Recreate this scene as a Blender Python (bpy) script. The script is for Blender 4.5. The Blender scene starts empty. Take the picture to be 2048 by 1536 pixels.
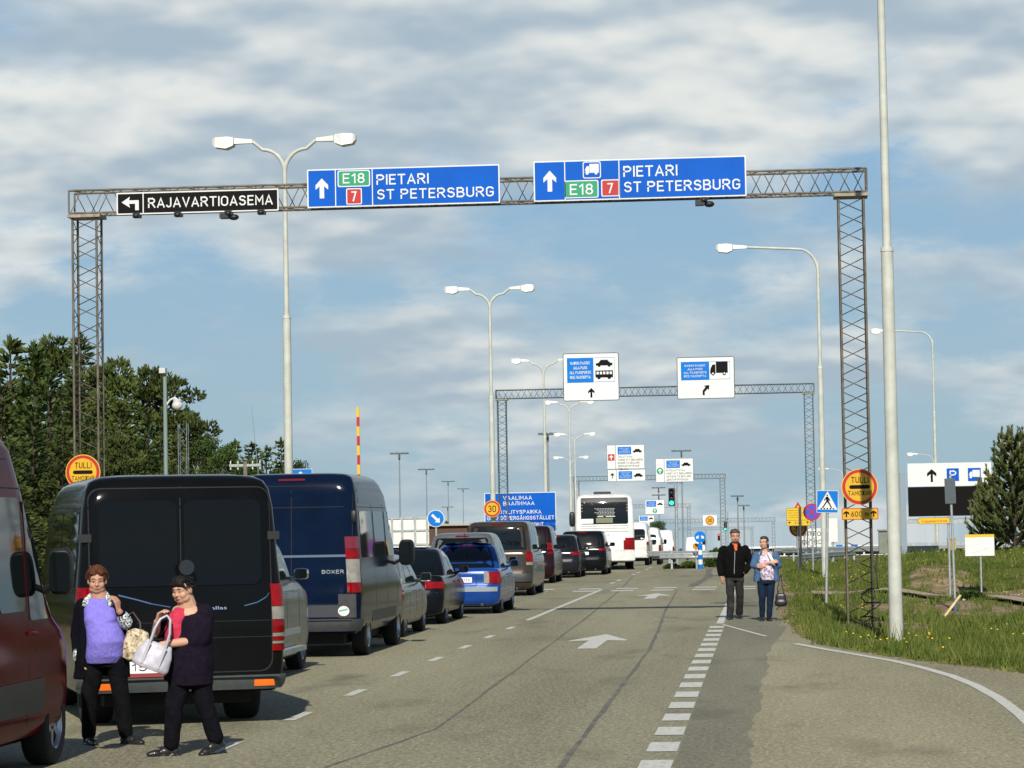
import bpy, bmesh, math, random
from mathutils import Vector, Matrix, Euler
R = math.radians
sc = bpy.context.scene
col = sc.collection
random.seed(7)

# ---------------------------------------------------------------- camera
cd = bpy.data.cameras.new("camera")
cam = bpy.data.objects.new("camera", cd); col.objects.link(cam)
cd.sensor_width = 36.0; cd.lens = 5600.0 / 2048.0 * 36.0
cd.clip_start = 0.5; cd.clip_end = 6000
cr = Vector((0.99584669, 0.0893529, -0.01747637)); cu = Vector((0.02193883, -0.04920627, 0.99854766)); cf = Vector((-0.08836318, 0.9947838, 0.0509622))
cm = Matrix((cr, cu, -cf)).transposed().to_4x4(); cm.translation = (0, 0, 1.9)
cam.matrix_world = cm
sc.camera = cam

# ---------------------------------------------------------------- light, sky, exposure
SUN_EL, SUN_DRIFT = 35.0, -0.049
sl = bpy.data.lights.new("sun", 'SUN'); sl.energy = 5.0; sl.angle = R(0.53); sl.color = (1.0, 0.95, 0.86)
sun = bpy.data.objects.new("sun", sl); col.objects.link(sun)
sun.rotation_euler = Vector((SUN_DRIFT, 1.0, -math.tan(R(SUN_EL)))).to_track_quat('-Z', 'Y').to_euler()
sun.location = (0, -20, 40)
w = bpy.data.worlds.new("World"); sc.world = w; w.use_nodes = True
nt = w.node_tree; nt.nodes.clear()
def N(t, **k):
    n = nt.nodes.new(t)
    for a, b in k.items(): setattr(n, a, b)
    return n
def LK(a, b): nt.links.new(a, b)
def math_n(op, a, b=None, clamp=False):
    n = N('ShaderNodeMath', operation=op, use_clamp=clamp)
    for i, v in enumerate((a, b)):
        if v is None: continue
        if isinstance(v, (int, float)): n.inputs[i].default_value = v
        else: LK(v, n.inputs[i])
    return n.outputs[0]
def ramp_n(fac, a, b):
    n = N('ShaderNodeMapRange'); n.interpolation_type = 'SMOOTHSTEP'
    LK(fac, n.inputs[0]); n.inputs[1].default_value = a; n.inputs[2].default_value = b
    return n.outputs[0]
def mix_n(f, a, b):
    n = N('ShaderNodeMix', data_type='RGBA')
    if isinstance(f, float): n.inputs[0].default_value = f
    else: LK(f, n.inputs[0])
    for i, v in ((6, a), (7, b)):
        if isinstance(v, tuple): n.inputs[i].default_value = (*v, 1)
        else: LK(v, n.inputs[i])
    return n.outputs[2]
sky = N('ShaderNodeTexSky', sky_type='NISHITA'); sky.sun_disc = False
sky.sun_elevation = R(SUN_EL); sky.sun_rotation = R(180); sky.air_density = 1.0; sky.dust_density = 1.2; sky.ozone_density = 1.6
tc = N('ShaderNodeTexCoord'); sp = N('ShaderNodeSeparateXYZ'); LK(tc.outputs['Generated'], sp.inputs[0])
zz = math_n('MAXIMUM', sp.outputs[2], 0.0); den = math_n('ADD', zz, 0.30)
px_ = math_n('DIVIDE', sp.outputs[0], den); py_ = math_n('DIVIDE', sp.outputs[1], den)
cb = N('ShaderNodeCombineXYZ'); LK(px_, cb.inputs[0]); LK(py_, cb.inputs[1])
def cloud_noise(scale, off, detail, rough, dist=0.0):
    mp = N('ShaderNodeMapping'); LK(cb.outputs[0], mp.inputs[0]); mp.inputs['Location'].default_value = off; mp.inputs['Scale'].default_value = scale
    nz = N('ShaderNodeTexNoise'); LK(mp.outputs[0], nz.inputs['Vector']); nz.inputs['Scale'].default_value = 1.0
    nz.inputs['Detail'].default_value = detail; nz.inputs['Roughness'].default_value = rough; nz.inputs['Distortion'].default_value = dist
    return nz.outputs['Fac']
SKYK = 0.075
cov = cloud_noise((6.0, 6.2, 1), (3.1, 1.7, 0.4), 9, 0.56, 0.0)          # puffs
bulk = cloud_noise((2.2, 2.6, 1), (0.9, 5.2, 2.0), 3, 0.5)                # banks and gaps
lit0 = cloud_noise((6.0, 6.2, 1), (3.1, 1.7, 0.4), 3.5, 0.5, 0.0); lit = cloud_noise((6.0, 6.2, 1), (3.1, 1.92, 0.4), 3.5, 0.5, 0.0)   # the same puffs sampled a little higher: lit tops, grey bases
high = ramp_n(zz, 0.08, 0.17)                                             # the deck thickens overhead
c1 = math_n('ADD', math_n('ADD', math_n('MULTIPLY', cov, 0.55), math_n('MULTIPLY', bulk, 0.55)), math_n('MULTIPLY', high, 0.155))
overhead = math_n('SUBTRACT', 1.0, ramp_n(zz, 0.24, 0.46))                  # the deck breaks up overhead and behind
ahead = ramp_n(sp.outputs[1], -0.5, 0.4)
mask = math_n('MULTIPLY', math_n('MULTIPLY', ramp_n(c1, 0.49, 0.64), 0.92), math_n('MULTIPLY', overhead, ahead))
relief = math_n('SUBTRACT', lit, lit0)
broad = cloud_noise((2.6, 3.4, 1), (4.4, 8.1, 1.0), 4, 0.5)
shade = ramp_n(math_n('ADD', math_n('MULTIPLY', relief, 1.6), math_n('MULTIPLY', broad, 1.0)), 0.28, 0.80)
ccol = mix_n(shade, (5.0, 6.2, 7.2), (10.5, 10.6, 10.0))
skyc = N('ShaderNodeMix', data_type='RGBA', blend_type='MULTIPLY'); skyc.inputs[0].default_value = 1.0
LK(sky.outputs[0], skyc.inputs[6]); skyc.inputs[7].default_value = (0.92, 0.92, 1.0, 1)
clear = mix_n(ramp_n(zz, 0.0, 0.22), (4.5, 6.5, 7.7), (2.8, 5.5, 8.8))
low = math_n('MULTIPLY', math_n('SUBTRACT', 1.0, ramp_n(zz, 0.25, 0.6)), 0.88)
final = mix_n(mask, mix_n(low, skyc.outputs[2], clear), ccol)
bg = N('ShaderNodeBackground'); LK(final, bg.inputs[0]); bg.inputs[1].default_value = SKYK
wo = N('ShaderNodeOutputWorld'); LK(bg.outputs[0], wo.inputs[0])
sc.view_settings.view_transform = 'Standard'; sc.view_settings.look = 'None'
sc.view_settings.gamma = 1.0; sc.view_settings.use_curve_mapping = False
sc.view_settings.exposure = 0.10
sc.cycles.max_bounces = 6; sc.cycles.transparent_max_bounces = 8; sc.cycles.use_denoising = True

# ---------------------------------------------------------------- materials
MATS = {}
def mat(name, c, rough=0.6, metal=0.0, coat=0.0, emit=0.0, var=0.0, vscale=8.0, bump=0.0, bscale=40.0, spec=0.5, c2=None, thr=(0.35, 0.65), bdist=0.01):
    if name in MATS: return MATS[name]
    m = bpy.data.materials.new(name); m.use_nodes = True; t = m.node_tree
    b = t.nodes['Principled BSDF']
    b.inputs['Base Color'].default_value = (*c, 1); b.inputs['Roughness'].default_value = rough
    b.inputs['Metallic'].default_value = metal; b.inputs['Coat Weight'].default_value = coat
    b.inputs['Coat Roughness'].default_value = 0.04; b.inputs['Specular IOR Level'].default_value = spec
    if emit:
        b.inputs['Emission Color'].default_value = (*c, 1); b.inputs['Emission Strength'].default_value = emit
    if var or c2 or bump:
        tcn = t.nodes.new('ShaderNodeTexCoord')
    if var or c2:
        nz = t.nodes.new('ShaderNodeTexNoise'); nz.inputs['Scale'].default_value = vscale; nz.inputs['Detail'].default_value = 6
        nz.inputs['Roughness'].default_value = 0.65
        t.links.new(tcn.outputs['Object'], nz.inputs['Vector'])
        mr = t.nodes.new('ShaderNodeMapRange'); mr.inputs[1].default_value = thr[0]; mr.inputs[2].default_value = thr[1]
        t.links.new(nz.outputs['Fac'], mr.inputs[0])
        mx = t.nodes.new('ShaderNodeMix'); mx.data_type = 'RGBA'
        a = c; d = c2 if c2 else tuple(min(1, x * (1 + var)) for x in c)
        if not c2: a = tuple(x * (1 - var) for x in c)
        mx.inputs[6].default_value = (*a, 1); mx.inputs[7].default_value = (*d, 1)
        t.links.new(mr.outputs[0], mx.inputs[0]); t.links.new(mx.outputs[2], b.inputs['Base Color'])
    if bump:
        n2 = t.nodes.new('ShaderNodeTexNoise'); n2.inputs['Scale'].default_value = bscale; n2.inputs['Detail'].default_value = 5
        t.links.new(tcn.outputs['Object'], n2.inputs['Vector'])
        bp = t.nodes.new('ShaderNodeBump'); bp.inputs['Strength'].default_value = bump; bp.inputs['Distance'].default_value = bdist
        t.links.new(n2.outputs['Fac'], bp.inputs['Height']); t.links.new(bp.outputs[0], b.inputs['Normal'])
    MATS[name] = m; return m
def paint(name, c, metal=0.25, rough=0.35, dirt=0.0, coat=0.8, spec=0.5):
    m = mat(name, c, rough=rough, metal=metal, coat=coat, var=0.15, vscale=2.0, spec=spec)
    m.node_tree.nodes['Principled BSDF'].inputs['IOR'].default_value = 1.28
    return m

M_GREY = mat("galvanised_steel", (0.34, 0.37, 0.37), 0.5, 0.4, var=0.18, vscale=5)
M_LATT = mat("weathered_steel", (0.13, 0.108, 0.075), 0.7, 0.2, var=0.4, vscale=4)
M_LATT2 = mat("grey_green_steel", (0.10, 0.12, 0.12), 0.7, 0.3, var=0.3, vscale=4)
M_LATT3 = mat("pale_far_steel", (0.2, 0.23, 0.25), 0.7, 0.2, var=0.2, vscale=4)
M_POLE = mat("pale_lamp_pole", (0.44, 0.45, 0.39), 0.6, 0.0, var=0.14, vscale=2)
M_WHITE = mat("white_sign", (0.62, 0.63, 0.60), 0.45, var=0.04, vscale=2)
M_BLUE = mat("blue_sign", (0.001, 0.085, 0.43), 0.4, var=0.08, vscale=1.5, spec=.15)
M_LBLUE = mat("light_blue_sign", (0.006, 0.15, 0.50), 0.4, var=0.06, vscale=2, spec=.15)
M_BLACK = mat("black_sign", (0.005, 0.0048, 0.0045), 0.6, spec=0.1)
M_GREEN = mat("green_sign", (0.01, 0.26, 0.12), 0.4)
M_RED = mat("red_sign", (0.40, 0.014, 0.012), 0.4, var=0.08, vscale=3)
M_YEL = mat("yellow_sign", (0.60, 0.33, 0.006), 0.4, var=0.05, vscale=3)
M_YEL2 = mat("bright_yellow", (0.62, 0.40, 0.012), 0.4)
M_TRIM = mat("black_plastic", (0.008, 0.0085, 0.009), 0.5, var=0.2, vscale=6)
M_TRIMG = mat("dark_grey_plastic", (0.026, 0.028, 0.029), 0.5, var=0.2, vscale=6)
M_TYRE = mat("tyre_rubber", (0.008, 0.008, 0.0085), 0.9, var=0.25, vscale=9)
M_RIM = mat("alloy_rim", (0.42, 0.43, 0.44), 0.3, 0.85)
M_GLASS = mat("dark_car_glass", (0.004, 0.006, 0.0065), 0.04, coat=0.0, spec=0.4)
M_GAP = mat("panel_gap", (0.006, 0.006, 0.007), 0.8)
M_TAIL = mat("red_tail_light", (0.19, 0.0015, 0.003), 0.07, coat=0, spec=.3, var=0.4, vscale=9)
M_TAILD = mat("deep_red_lens", (0.14, 0.004, 0.008), 0.12, coat=1.0)
M_CLEAR = mat("clear_lens", (0.24, 0.225, 0.19), 0.08, 0.1, coat=.0, var=0.22, vscale=7)
M_ORANGE = mat("orange_reflector", (0.85, 0.16, 0.01), 0.25, coat=0.8)
M_CHROME = mat("chrome", (0.62, 0.63, 0.64), 0.12, 1.0)
M_PLATE = mat("number_plate_white", (0.75, 0.76, 0.74), 0.4)
M_UNDER = mat("underbody", (0.01, 0.01, 0.01), 0.9)

# ---------------------------------------------------------------- mesh builder
class MB:
    def __init__(s): s.v = []; s.f = []; s.m = []; s.sm = []
    def add(s, vs, fs, mi=0, sm=False, M=None):
        o = len(s.v)
        s.v += [tuple(M @ Vector(p)) if M else tuple(p) for p in vs]
        for f in fs: s.f.append(tuple(i + o for i in f)); s.m.append(mi); s.sm.append(sm)
    def box(s, x0, x1, y0, y1, z0, z1, mi=0, M=None):
        v = [(x, y, z) for z in (z0, z1) for y in (y0, y1) for x in (x0, x1)]
        s.add(v, [(0, 2, 3, 1), (4, 5, 7, 6), (0, 1, 5, 4), (2, 6, 7, 3), (0, 4, 6, 2), (1, 3, 7, 5)], mi, False, M)
    def tube(s, p0, p1, r0, r1=None, n=8, mi=0, caps=True, sm=True):
        s.path([p0, p1], [r0, r0 if r1 is None else r1], n, mi, caps, sm)
    def path(s, pts, rs, n=8, mi=0, caps=True, sm=True):
        pts = [Vector(p) for p in pts]
        if isinstance(rs, (int, float)): rs = [rs] * len(pts)
        vs = []; up = None
        for i, p in enumerate(pts):
            d = (pts[min(i + 1, len(pts) - 1)] - pts[max(i - 1, 0)])
            d = d.normalized() if d.length > 1e-9 else Vector((0, 0, 1))
            if up is None:
                up = Vector((0, 0, 1)) if abs(d.z) < 0.9 else Vector((1, 0, 0))
            a = d.cross(up)
            if a.length < 1e-4: a = d.cross(Vector((0.3, 0.9, 0.2)))
            a.normalize(); b = a.cross(d).normalized(); up = b
            for k in range(n):
                t = 2 * math.pi * k / n; q = p + (a * math.cos(t) + b * math.sin(t)) * rs[i]; vs.append(tuple(q))
        fs = []
        for i in range(len(pts) - 1):
            for k in range(n):
                k2 = (k + 1) % n; fs.append((i * n + k, i * n + k2, (i + 1) * n + k2, (i + 1) * n + k))
        s.add(vs, fs, mi, sm)
        if caps:
            L = len(pts) - 1
            s.add(vs[:n], [tuple(range(n - 1, -1, -1))], mi); s.add(vs[L * n:], [tuple(range(n))], mi)
    def flat(s, pts, y, mi=0, M=None):                      # polygon in the x-z plane facing -y
        s.add([(p[0], y, p[1]) for p in pts], [tuple(range(len(pts)))], mi, False, M)
    def slab(s, pts, y0, y1, mi=0, mside=None):             # prism along y
        n = len(pts); v = [(p[0], y0, p[1]) for p in pts] + [(p[0], y1, p[1]) for p in pts]
        ms = mi if mside is None else mside
        s.add(v, [tuple(range(n))], mi)
        s.add(v, [tuple(range(2 * n - 1, n - 1, -1))] + [(i, i + n, (i + 1) % n + n, (i + 1) % n) for i in range(n)], ms)
    def sphere(s, c, r, n=10, m=7, mi=0, M=None, e=1.0):
        rx, ry, rz = r if isinstance(r, tuple) else (r, r, r)
        def pw(t): return math.copysign(abs(t) ** e, t)
        vs = [(c[0], c[1], c[2] - rz)]
        for i in range(1, m):
            ph = -math.pi / 2 + math.pi * i / m
            for k in range(n):
                th = 2 * math.pi * k / n
                vs.append((c[0] + rx * pw(math.cos(ph)) * pw(math.cos(th)), c[1] + ry * pw(math.cos(ph)) * pw(math.sin(th)), c[2] + rz * pw(math.sin(ph))))
        vs.append((c[0], c[1], c[2] + rz)); fs = []
        for k in range(n):
            k2 = (k + 1) % n; fs.append((0, 1 + k2, 1 + k)); t = len(vs) - 1; b = 1 + (m - 2) * n
            fs.append((b + k, b + k2, t))
            for i in range(m - 2):
                a = 1 + i * n; fs.append((a + k, a + k2, a + n + k2, a + n + k))
        s.add(vs, fs, mi, True, M)
    def build(s, name, mats, parent=None, loc=None, rz=0.0):
        me = bpy.data.meshes.new(name); me.from_pydata(s.v, [], s.f)
        for m in (mats if isinstance(mats, (list, tuple)) else [mats]): me.materials.append(m)
        me.polygons.foreach_set('material_index', s.m); me.polygons.foreach_set('use_smooth', s.sm); me.update()
        o = bpy.data.objects.new(name, me); col.objects.link(o)
        if parent: o.parent = parent
        if loc: o.location = loc
        if rz: o.rotation_euler = (0, 0, rz)
        return o
def tag(o, label=None, cat=None, group=None, kind=None):
    if label: o['label'] = label
    if cat: o['category'] = cat
    if group: o['group'] = group
    if kind: o['kind'] = kind
    return o
def thing(name, loc, label, cat, group=None, rz=0.0):
    o = bpy.data.objects.new(name, None); col.objects.link(o); o.location = loc; o.rotation_euler = (0, 0, rz)
    o.empty_display_size = 0.2
    return tag(o, label, cat, group)
def copy_tree(o, parent=None):
    c = o.copy(); col.objects.link(c); c.parent = parent
    for ch in o.children: copy_tree(ch, c)
    return c
_kids = {}
def rrect(x0, x1, z0, z1, r=0.05, n=4):
    P = []
    for cx, cz, a in ((x1 - r, z0 + r, -90), (x1 - r, z1 - r, 0), (x0 + r, z1 - r, 90), (x0 + r, z0 + r, 180)):
        for i in range(n + 1):
            t = R(a + 90 * i / n); P.append((cx + r * math.cos(t), cz + r * math.sin(t)))
    return P
def circ(cx, cz, r, n=32): return [(cx + r * math.cos(2 * math.pi * i / n), cz + r * math.sin(2 * math.pi * i / n)) for i in range(n)]
def arrow_up(cx, z0, z1, wid, sh=0.3):
    h = z1 - z0; zz_ = z0 + h * 0.52; s_ = wid * sh / 2; t = wid * 0.14
    return [(cx - s_, z0), (cx + s_, z0), (cx + s_, zz_ + t), (cx + wid / 2, zz_ - t), (cx + wid / 2, zz_ + t * 1.6), (cx, z1), (cx - wid / 2, zz_ + t * 1.6), (cx - wid / 2, zz_ - t), (cx - s_, zz_ + t)]
_tx = {}
def text_raw(body, bold):
    k = (body, bold)
    if k in _tx: return _tx[k]
    cv = bpy.data.curves.new('t', 'FONT'); cv.body = body; cv.size = 1.0; cv.offset = bold; cv.resolution_u = 3
    ob = bpy.data.objects.new('t', cv); col.objects.link(ob)
    bpy.context.view_layer.update()
    me = bpy.data.meshes.new_from_object(ob.evaluated_get(bpy.context.evaluated_depsgraph_get()))
    v = [(q.co.x, q.co.y) for q in me.vertices]; f = [tuple(p.vertices) for p in me.polygons]
    bpy.data.objects.remove(ob); bpy.data.curves.remove(cv); bpy.data.meshes.remove(me)
    _tx[k] = (v, f); return v, f
def text_font(mb, body, x0, x1, z0, z1, y, mi=0, bold=0.018, fit=True, M=None):   # letters stretched to the box (z0..z1 = cap height)
    v, f = text_raw(body, bold)
    if not v: return
    hx, _ = text_raw('H', bold); hy0 = min(p[1] for p in hx); hy1 = max(p[1] for p in hx)
    bx0 = min(p[0] for p in v); bx1 = max(p[0] for p in v)
    sz = (z1 - z0) / (hy1 - hy0); sx = (x1 - x0) / max(1e-6, bx1 - bx0)
    mb.add([(x0 + (p[0] - bx0) * sx, y, z0 + (p[1] - hy0) * sz) for p in v], f, mi, False, M)
def gz(X, Y):                                                # ground height
    z = 0.0
    if Y > 130: z = -0.0115 * (Y - 130)
    return z
# upright road-sign lettering: strokes of even width
def _arc(cx, cy, rx, ry, a0, a1, n=8): return [(cx + rx * math.cos(R(a0 + (a1 - a0) * i / n)), cy + ry * math.sin(R(a0 + (a1 - a0) * i / n))) for i in range(n + 1)]
_O = _arc(.27, .73, .27, .27, 0, 180) + _arc(.27, .27, .27, .27, 180, 360) + [(.54, .73)]
_C = _arc(.26, .74, .26, .26, 20, 180) + _arc(.26, .26, .26, .26, 180, 340)
_S = _arc(.25, .76, .24, .24, 25, 180, 7) + [(.02, .70)] + _arc(.25, .74, .23, .20, 200, 270, 4) + _arc(.25, .27, .25, .27, 90, -155, 10)
_P = [(0, 0), (0, 1), (.28, 1)] + _arc(.28, .75, .25, .25, 90, -90) + [(0, .5)]
_U = [(0, 1), (0, .27)] + _arc(.26, .27, .26, .27, 180, 360) + [(.52, 1)]
_A = [[(0, 0), (.29, 1), (.58, 0)], [(.10, .28), (.48, .28)]]
GLY = {'A': (.58, _A), 'B': (.52, [[(0, .53), (0, 1), (.27, 1)] + _arc(.27, .77, .22, .23, 90, -90) + [(.0, .53)], [(0, .53), (0, 0), (.28, 0)] + _arc(.28, .265, .25, .265, -90, 90)]), 'C': (.5, [_C]), 'D': (.53, [[(0, 0), (0, 1), (.24, 1)] + _arc(.24, .71, .29, .29, 90, 0) + _arc(.24, .29, .29, .29, 0, -90) + [(0, 0)]]),
    'E': (.44, [[(.44, 1), (0, 1), (0, 0), (.44, 0)], [(0, .52), (.38, .52)]]), 'G': (.53, [_arc(.26, .74, .26, .26, 20, 180) + _arc(.26, .26, .26, .26, 180, 360) + [(.52, .46), (.3, .46)]]), 'H': (.52, [[(0, 0), (0, 1)], [(.52, 0), (.52, 1)], [(0, .5), (.52, .5)]]), 'I': (.0, [[(0, 0), (0, 1)]]),
    'J': (.36, [[(.36, 1), (.36, .24)] + _arc(.17, .22, .19, .22, 0, -165)]), 'K': (.52, [[(0, 0), (0, 1)], [(.5, 1), (.03, .44)], [(.17, .58), (.52, 0)]]), 'L': (.42, [[(0, 1), (0, 0), (.42, 0)]]), 'M': (.62, [[(0, 0), (0, 1), (.31, .35), (.62, 1), (.62, 0)]]), 'N': (.52, [[(0, 0), (0, 1), (.52, 0), (.52, 1)]]), 'O': (.54, [_O]),
    'P': (.53, [_P]), 'R': (.55, [_P, [(.27, .49), (.55, 0)]]), 'S': (.5, [_S]), 'T': (.52, [[(0, 1), (.52, 1)], [(.26, 1), (.26, 0)]]), 'U': (.52, [_U]), 'V': (.56, [[(0, 1), (.28, 0), (.56, 1)]]), 'X': (.54, [[(0, 0), (.54, 1)], [(0, 1), (.54, 0)]]), 'Y': (.54, [[(0, 1), (.27, .45), (.54, 1)], [(.27, .45), (.27, 0)]]), 'Z': (.5, [[(0, 1), (.5, 1), (0, 0), (.5, 0)]]),
    '0': (.46, [_arc(.23, .75, .23, .25, 0, 180) + _arc(.23, .25, .23, .25, 180, 360) + [(.46, .75)]]), '1': (.2, [[(0, .8), (.2, 1), (.2, 0)]]), '2': (.46, [_arc(.23, .75, .22, .25, 160, -35) + [(0, 0), (.46, 0)]]), '3': (.44, [_arc(.2, .76, .22, .24, 150, -90) + _arc(.2, .26, .24, .26, 90, -150)]), '5': (.46, [[(.42, 1), (.06, 1), (.03, .56)] + _arc(.21, .31, .24, .31, 120, -150)]),
    '6': (.46, [[(.36, 1), (.05, .48)] + _arc(.23, .28, .23, .28, 150, 510, 16)]), '7': (.44, [[(0, 1), (.44, 1), (.14, 0)]]), '8': (.46, [_arc(.23, .76, .2, .24, -90, 270, 14), _arc(.23, .26, .23, .26, 90, 450, 14)]), 'm': (.62, [[(0, 0), (0, .68)], [(0, .5)] + _arc(.155, .5, .155, .18, 180, 0, 6) + [(.31, 0)], [(.31, .5)] + _arc(.465, .5, .155, .18, 180, 0, 6) + [(.62, 0)]]), '-': (.25, [[(0, .45), (.25, .45)]]),
    'Ж': (.7, [[(.35, 0), (.35, 1)], [(0, 1), (.31, .52), (0, 0)], [(.7, 1), (.39, .52), (.7, 0)]]), 'Я': (.52, [[(.52, 0), (.52, 1), (.25, 1)] + _arc(.25, .75, .25, .25, 90, 270) + [(.52, .5)], [(.27, .49), (0, 0)]]), 'И': (.52, [[(0, 1), (0, 0), (.52, 1), (.52, 0)]]), 'Л': (.52, [[(0, 0), (.09, .08), (.14, 1), (.52, 1), (.52, 0)]]), 'Ь': (.5, [[(0, 1), (0, 0), (.26, 0)] + _arc(.26, .27, .24, .27, -90, 90) + [(0, .54)]]), 'П': (.52, [[(0, 0), (0, 1), (.52, 1), (.52, 0)]]),
    'Д': (.58, [[(.06, .0), (.14, 1), (.5, 1), (.5, 0)], [(-.02, -.14), (-.02, 0), (.6, 0), (.6, -.14)]]), 'У': (.54, [[(0, 1), (.29, .38)], [(.54, 1), (.22, .1), (.1, 0)]]), 'Ы': (.66, [[(0, 1), (0, 0), (.2, 0)] + _arc(.2, .27, .22, .27, -90, 90) + [(0, .54)], [(.66, 0), (.66, 1)]])}
for a_, b_ in zip("АВЕКМНОРСТХ", "ABEKMHOPCTX"): GLY[a_] = GLY[b_]
_dot = lambda x: [(x - .05, 1.2), (x + .05, 1.2)]
GLY['Ä'] = (.58, _A + [_dot(.15), _dot(.43)]); GLY['Ö'] = (.54, [_O, _dot(.13), _dot(.41)]); GLY['Å'] = (.58, _A + [_arc(.29, 1.2, .09, .1, 0, 360, 10)])
def road_text(mb, body, x0, x1, z0, z1, y, mi=0, sw=.135):
    h = z1 - z0; pen = 0; items = []
    for ch in body:
        if ch == ' ': pen += .36; continue
        wd, st = GLY[ch]; items.append((pen, st)); pen += wd + (.27 if ch not in 'I' else .25)
    tot = pen - .26; t = sw * h; sx = (x1 - x0 - t) / tot; k = 0
    for px, st in items:
        for P in st:
            Q = [Vector((x0 + t / 2 + (px + p[0]) * sx, z0 + t / 2 + p[1] * (h - t))) for p in P]; n = len(Q); Lf = []; Rg = []; k += 1
            closed = (Q[0] - Q[-1]).length < 1e-6
            for i in range(n):
                a = (Q[i] - Q[i - 1]) if i > 0 else ((Q[0] - Q[-2]) if closed else Q[1] - Q[0]); b = (Q[i + 1] - Q[i]) if i < n - 1 else ((Q[1] - Q[0]) if closed else Q[-1] - Q[-2])
                a = a.normalized(); b = b.normalized(); na = Vector((-a.y, a.x)); m = na + Vector((-b.y, b.x)); m = m.normalized() if m.length > .2 else na; s = min(1.9, 1 / max(.3, m.dot(na))) * t / 2; c = Q[i]
                if not closed and i in (0, n - 1): c = c + (b if i else -a) * t * .48
                Lf.append(c + m * s); Rg.append(c - m * s)
            mb.add([(p.x, y - .0015 * (k % 3), p.y) for p in Lf + Rg], [(i, i + n, i + n + 1, i + 1) for i in range(n - 1)], mi)
def text(mb, body, x0, x1, z0, z1, y, mi=0, bold=0.018, fit=True, M=None):
    if getattr(mb, 'rows', None) is not None: mb.rows.append(MB()); mb = mb.rows[-1]
    if M is None and all(c == ' ' or c in GLY for c in body): return road_text(mb, body, x0, x1, z0, z1, y, mi, .138 if bold > .01 else .12)
    return text_font(mb, body, x0, x1, z0, z1, y, mi, bold, fit, M)
# ---------------------------------------------------------------- terrain, road
def smooth(a, b, x):
    t = max(0.0, min(1.0, (x - a) / (b - a))); return t * t * (3 - 2 * t)
EDGE = [(14, 30), (28, 12), (31, 6.5), (33, 4.2), (34.8, 3.13), (37.05, 2.38), (39.75, 1.59), (43.5, 0.83), (47, 0.55), (54.85, 0.37), (70, 0.5), (101, 0.59), (135, 0.6), (800, 0.6)]
def edge_x(Y):
    for (a, xa), (b, xb) in zip(EDGE, EDGE[1:]):
        if Y <= b: return xa + (xb - xa) * max(0, (Y - a)) / (b - a)
    return EDGE[-1][1]
def verge_z(X, Y):
    d = X - edge_x(Y)
    z = gz(X, Y)
    if d > 0 and Y < 140:
        k = smooth(0, 1.2, d)
        near = 1 - smooth(64, 70, Y)
        z += -0.13 * k * near * smooth(36, 46, Y) * (1 - 0.6 * smooth(3, 9, d))
        z += 0.62 * smooth(73.5, 77, Y) * (1 - smooth(92, 112, Y)) * smooth(1.6, 4.6, d)
        z += 0.12 * k * smooth(74, 80, Y) * (1 - smooth(105, 125, Y))
        z += 0.10 * smooth(.5, 2.5, d) * (math.sin(X * .9 + Y * .31) * math.sin(Y * .23 + 2) + .6 * math.sin(X * 1.9 - Y * .5)) * (1 - smooth(110, 130, Y))
        z += 0.04 * k * math.sin(X * 1.7 + Y * 0.6) * math.sin(Y * 0.41 + 1) * (1 - smooth(110, 130, Y))
    return z
def soil_amt(X, Y):
    d = X - edge_x(Y)
    s = 0.85 * (1 - smooth(0.05, 0.45, d)) if d > -0.2 else 0.8
    if 66 < Y < 88 and d > 2.2:
        s = max(s, smooth(66, 68, Y) * (1 - smooth(74, 77, Y)) * smooth(2.6, 4.4, d) * (.45 + .35 * math.sin(X * 1.9 + Y)))
    if 50 < Y < 66 and d > 0.8:
        s = max(s, 0.75 * smooth(55, 61, Y) * smooth(0.9, 2.4, d))
    s = max(s, 0.42 * (math.sin(X * 1.1 + Y * .33) * math.sin(Y * .52 - X * .6) > .35))
    return s
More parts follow.
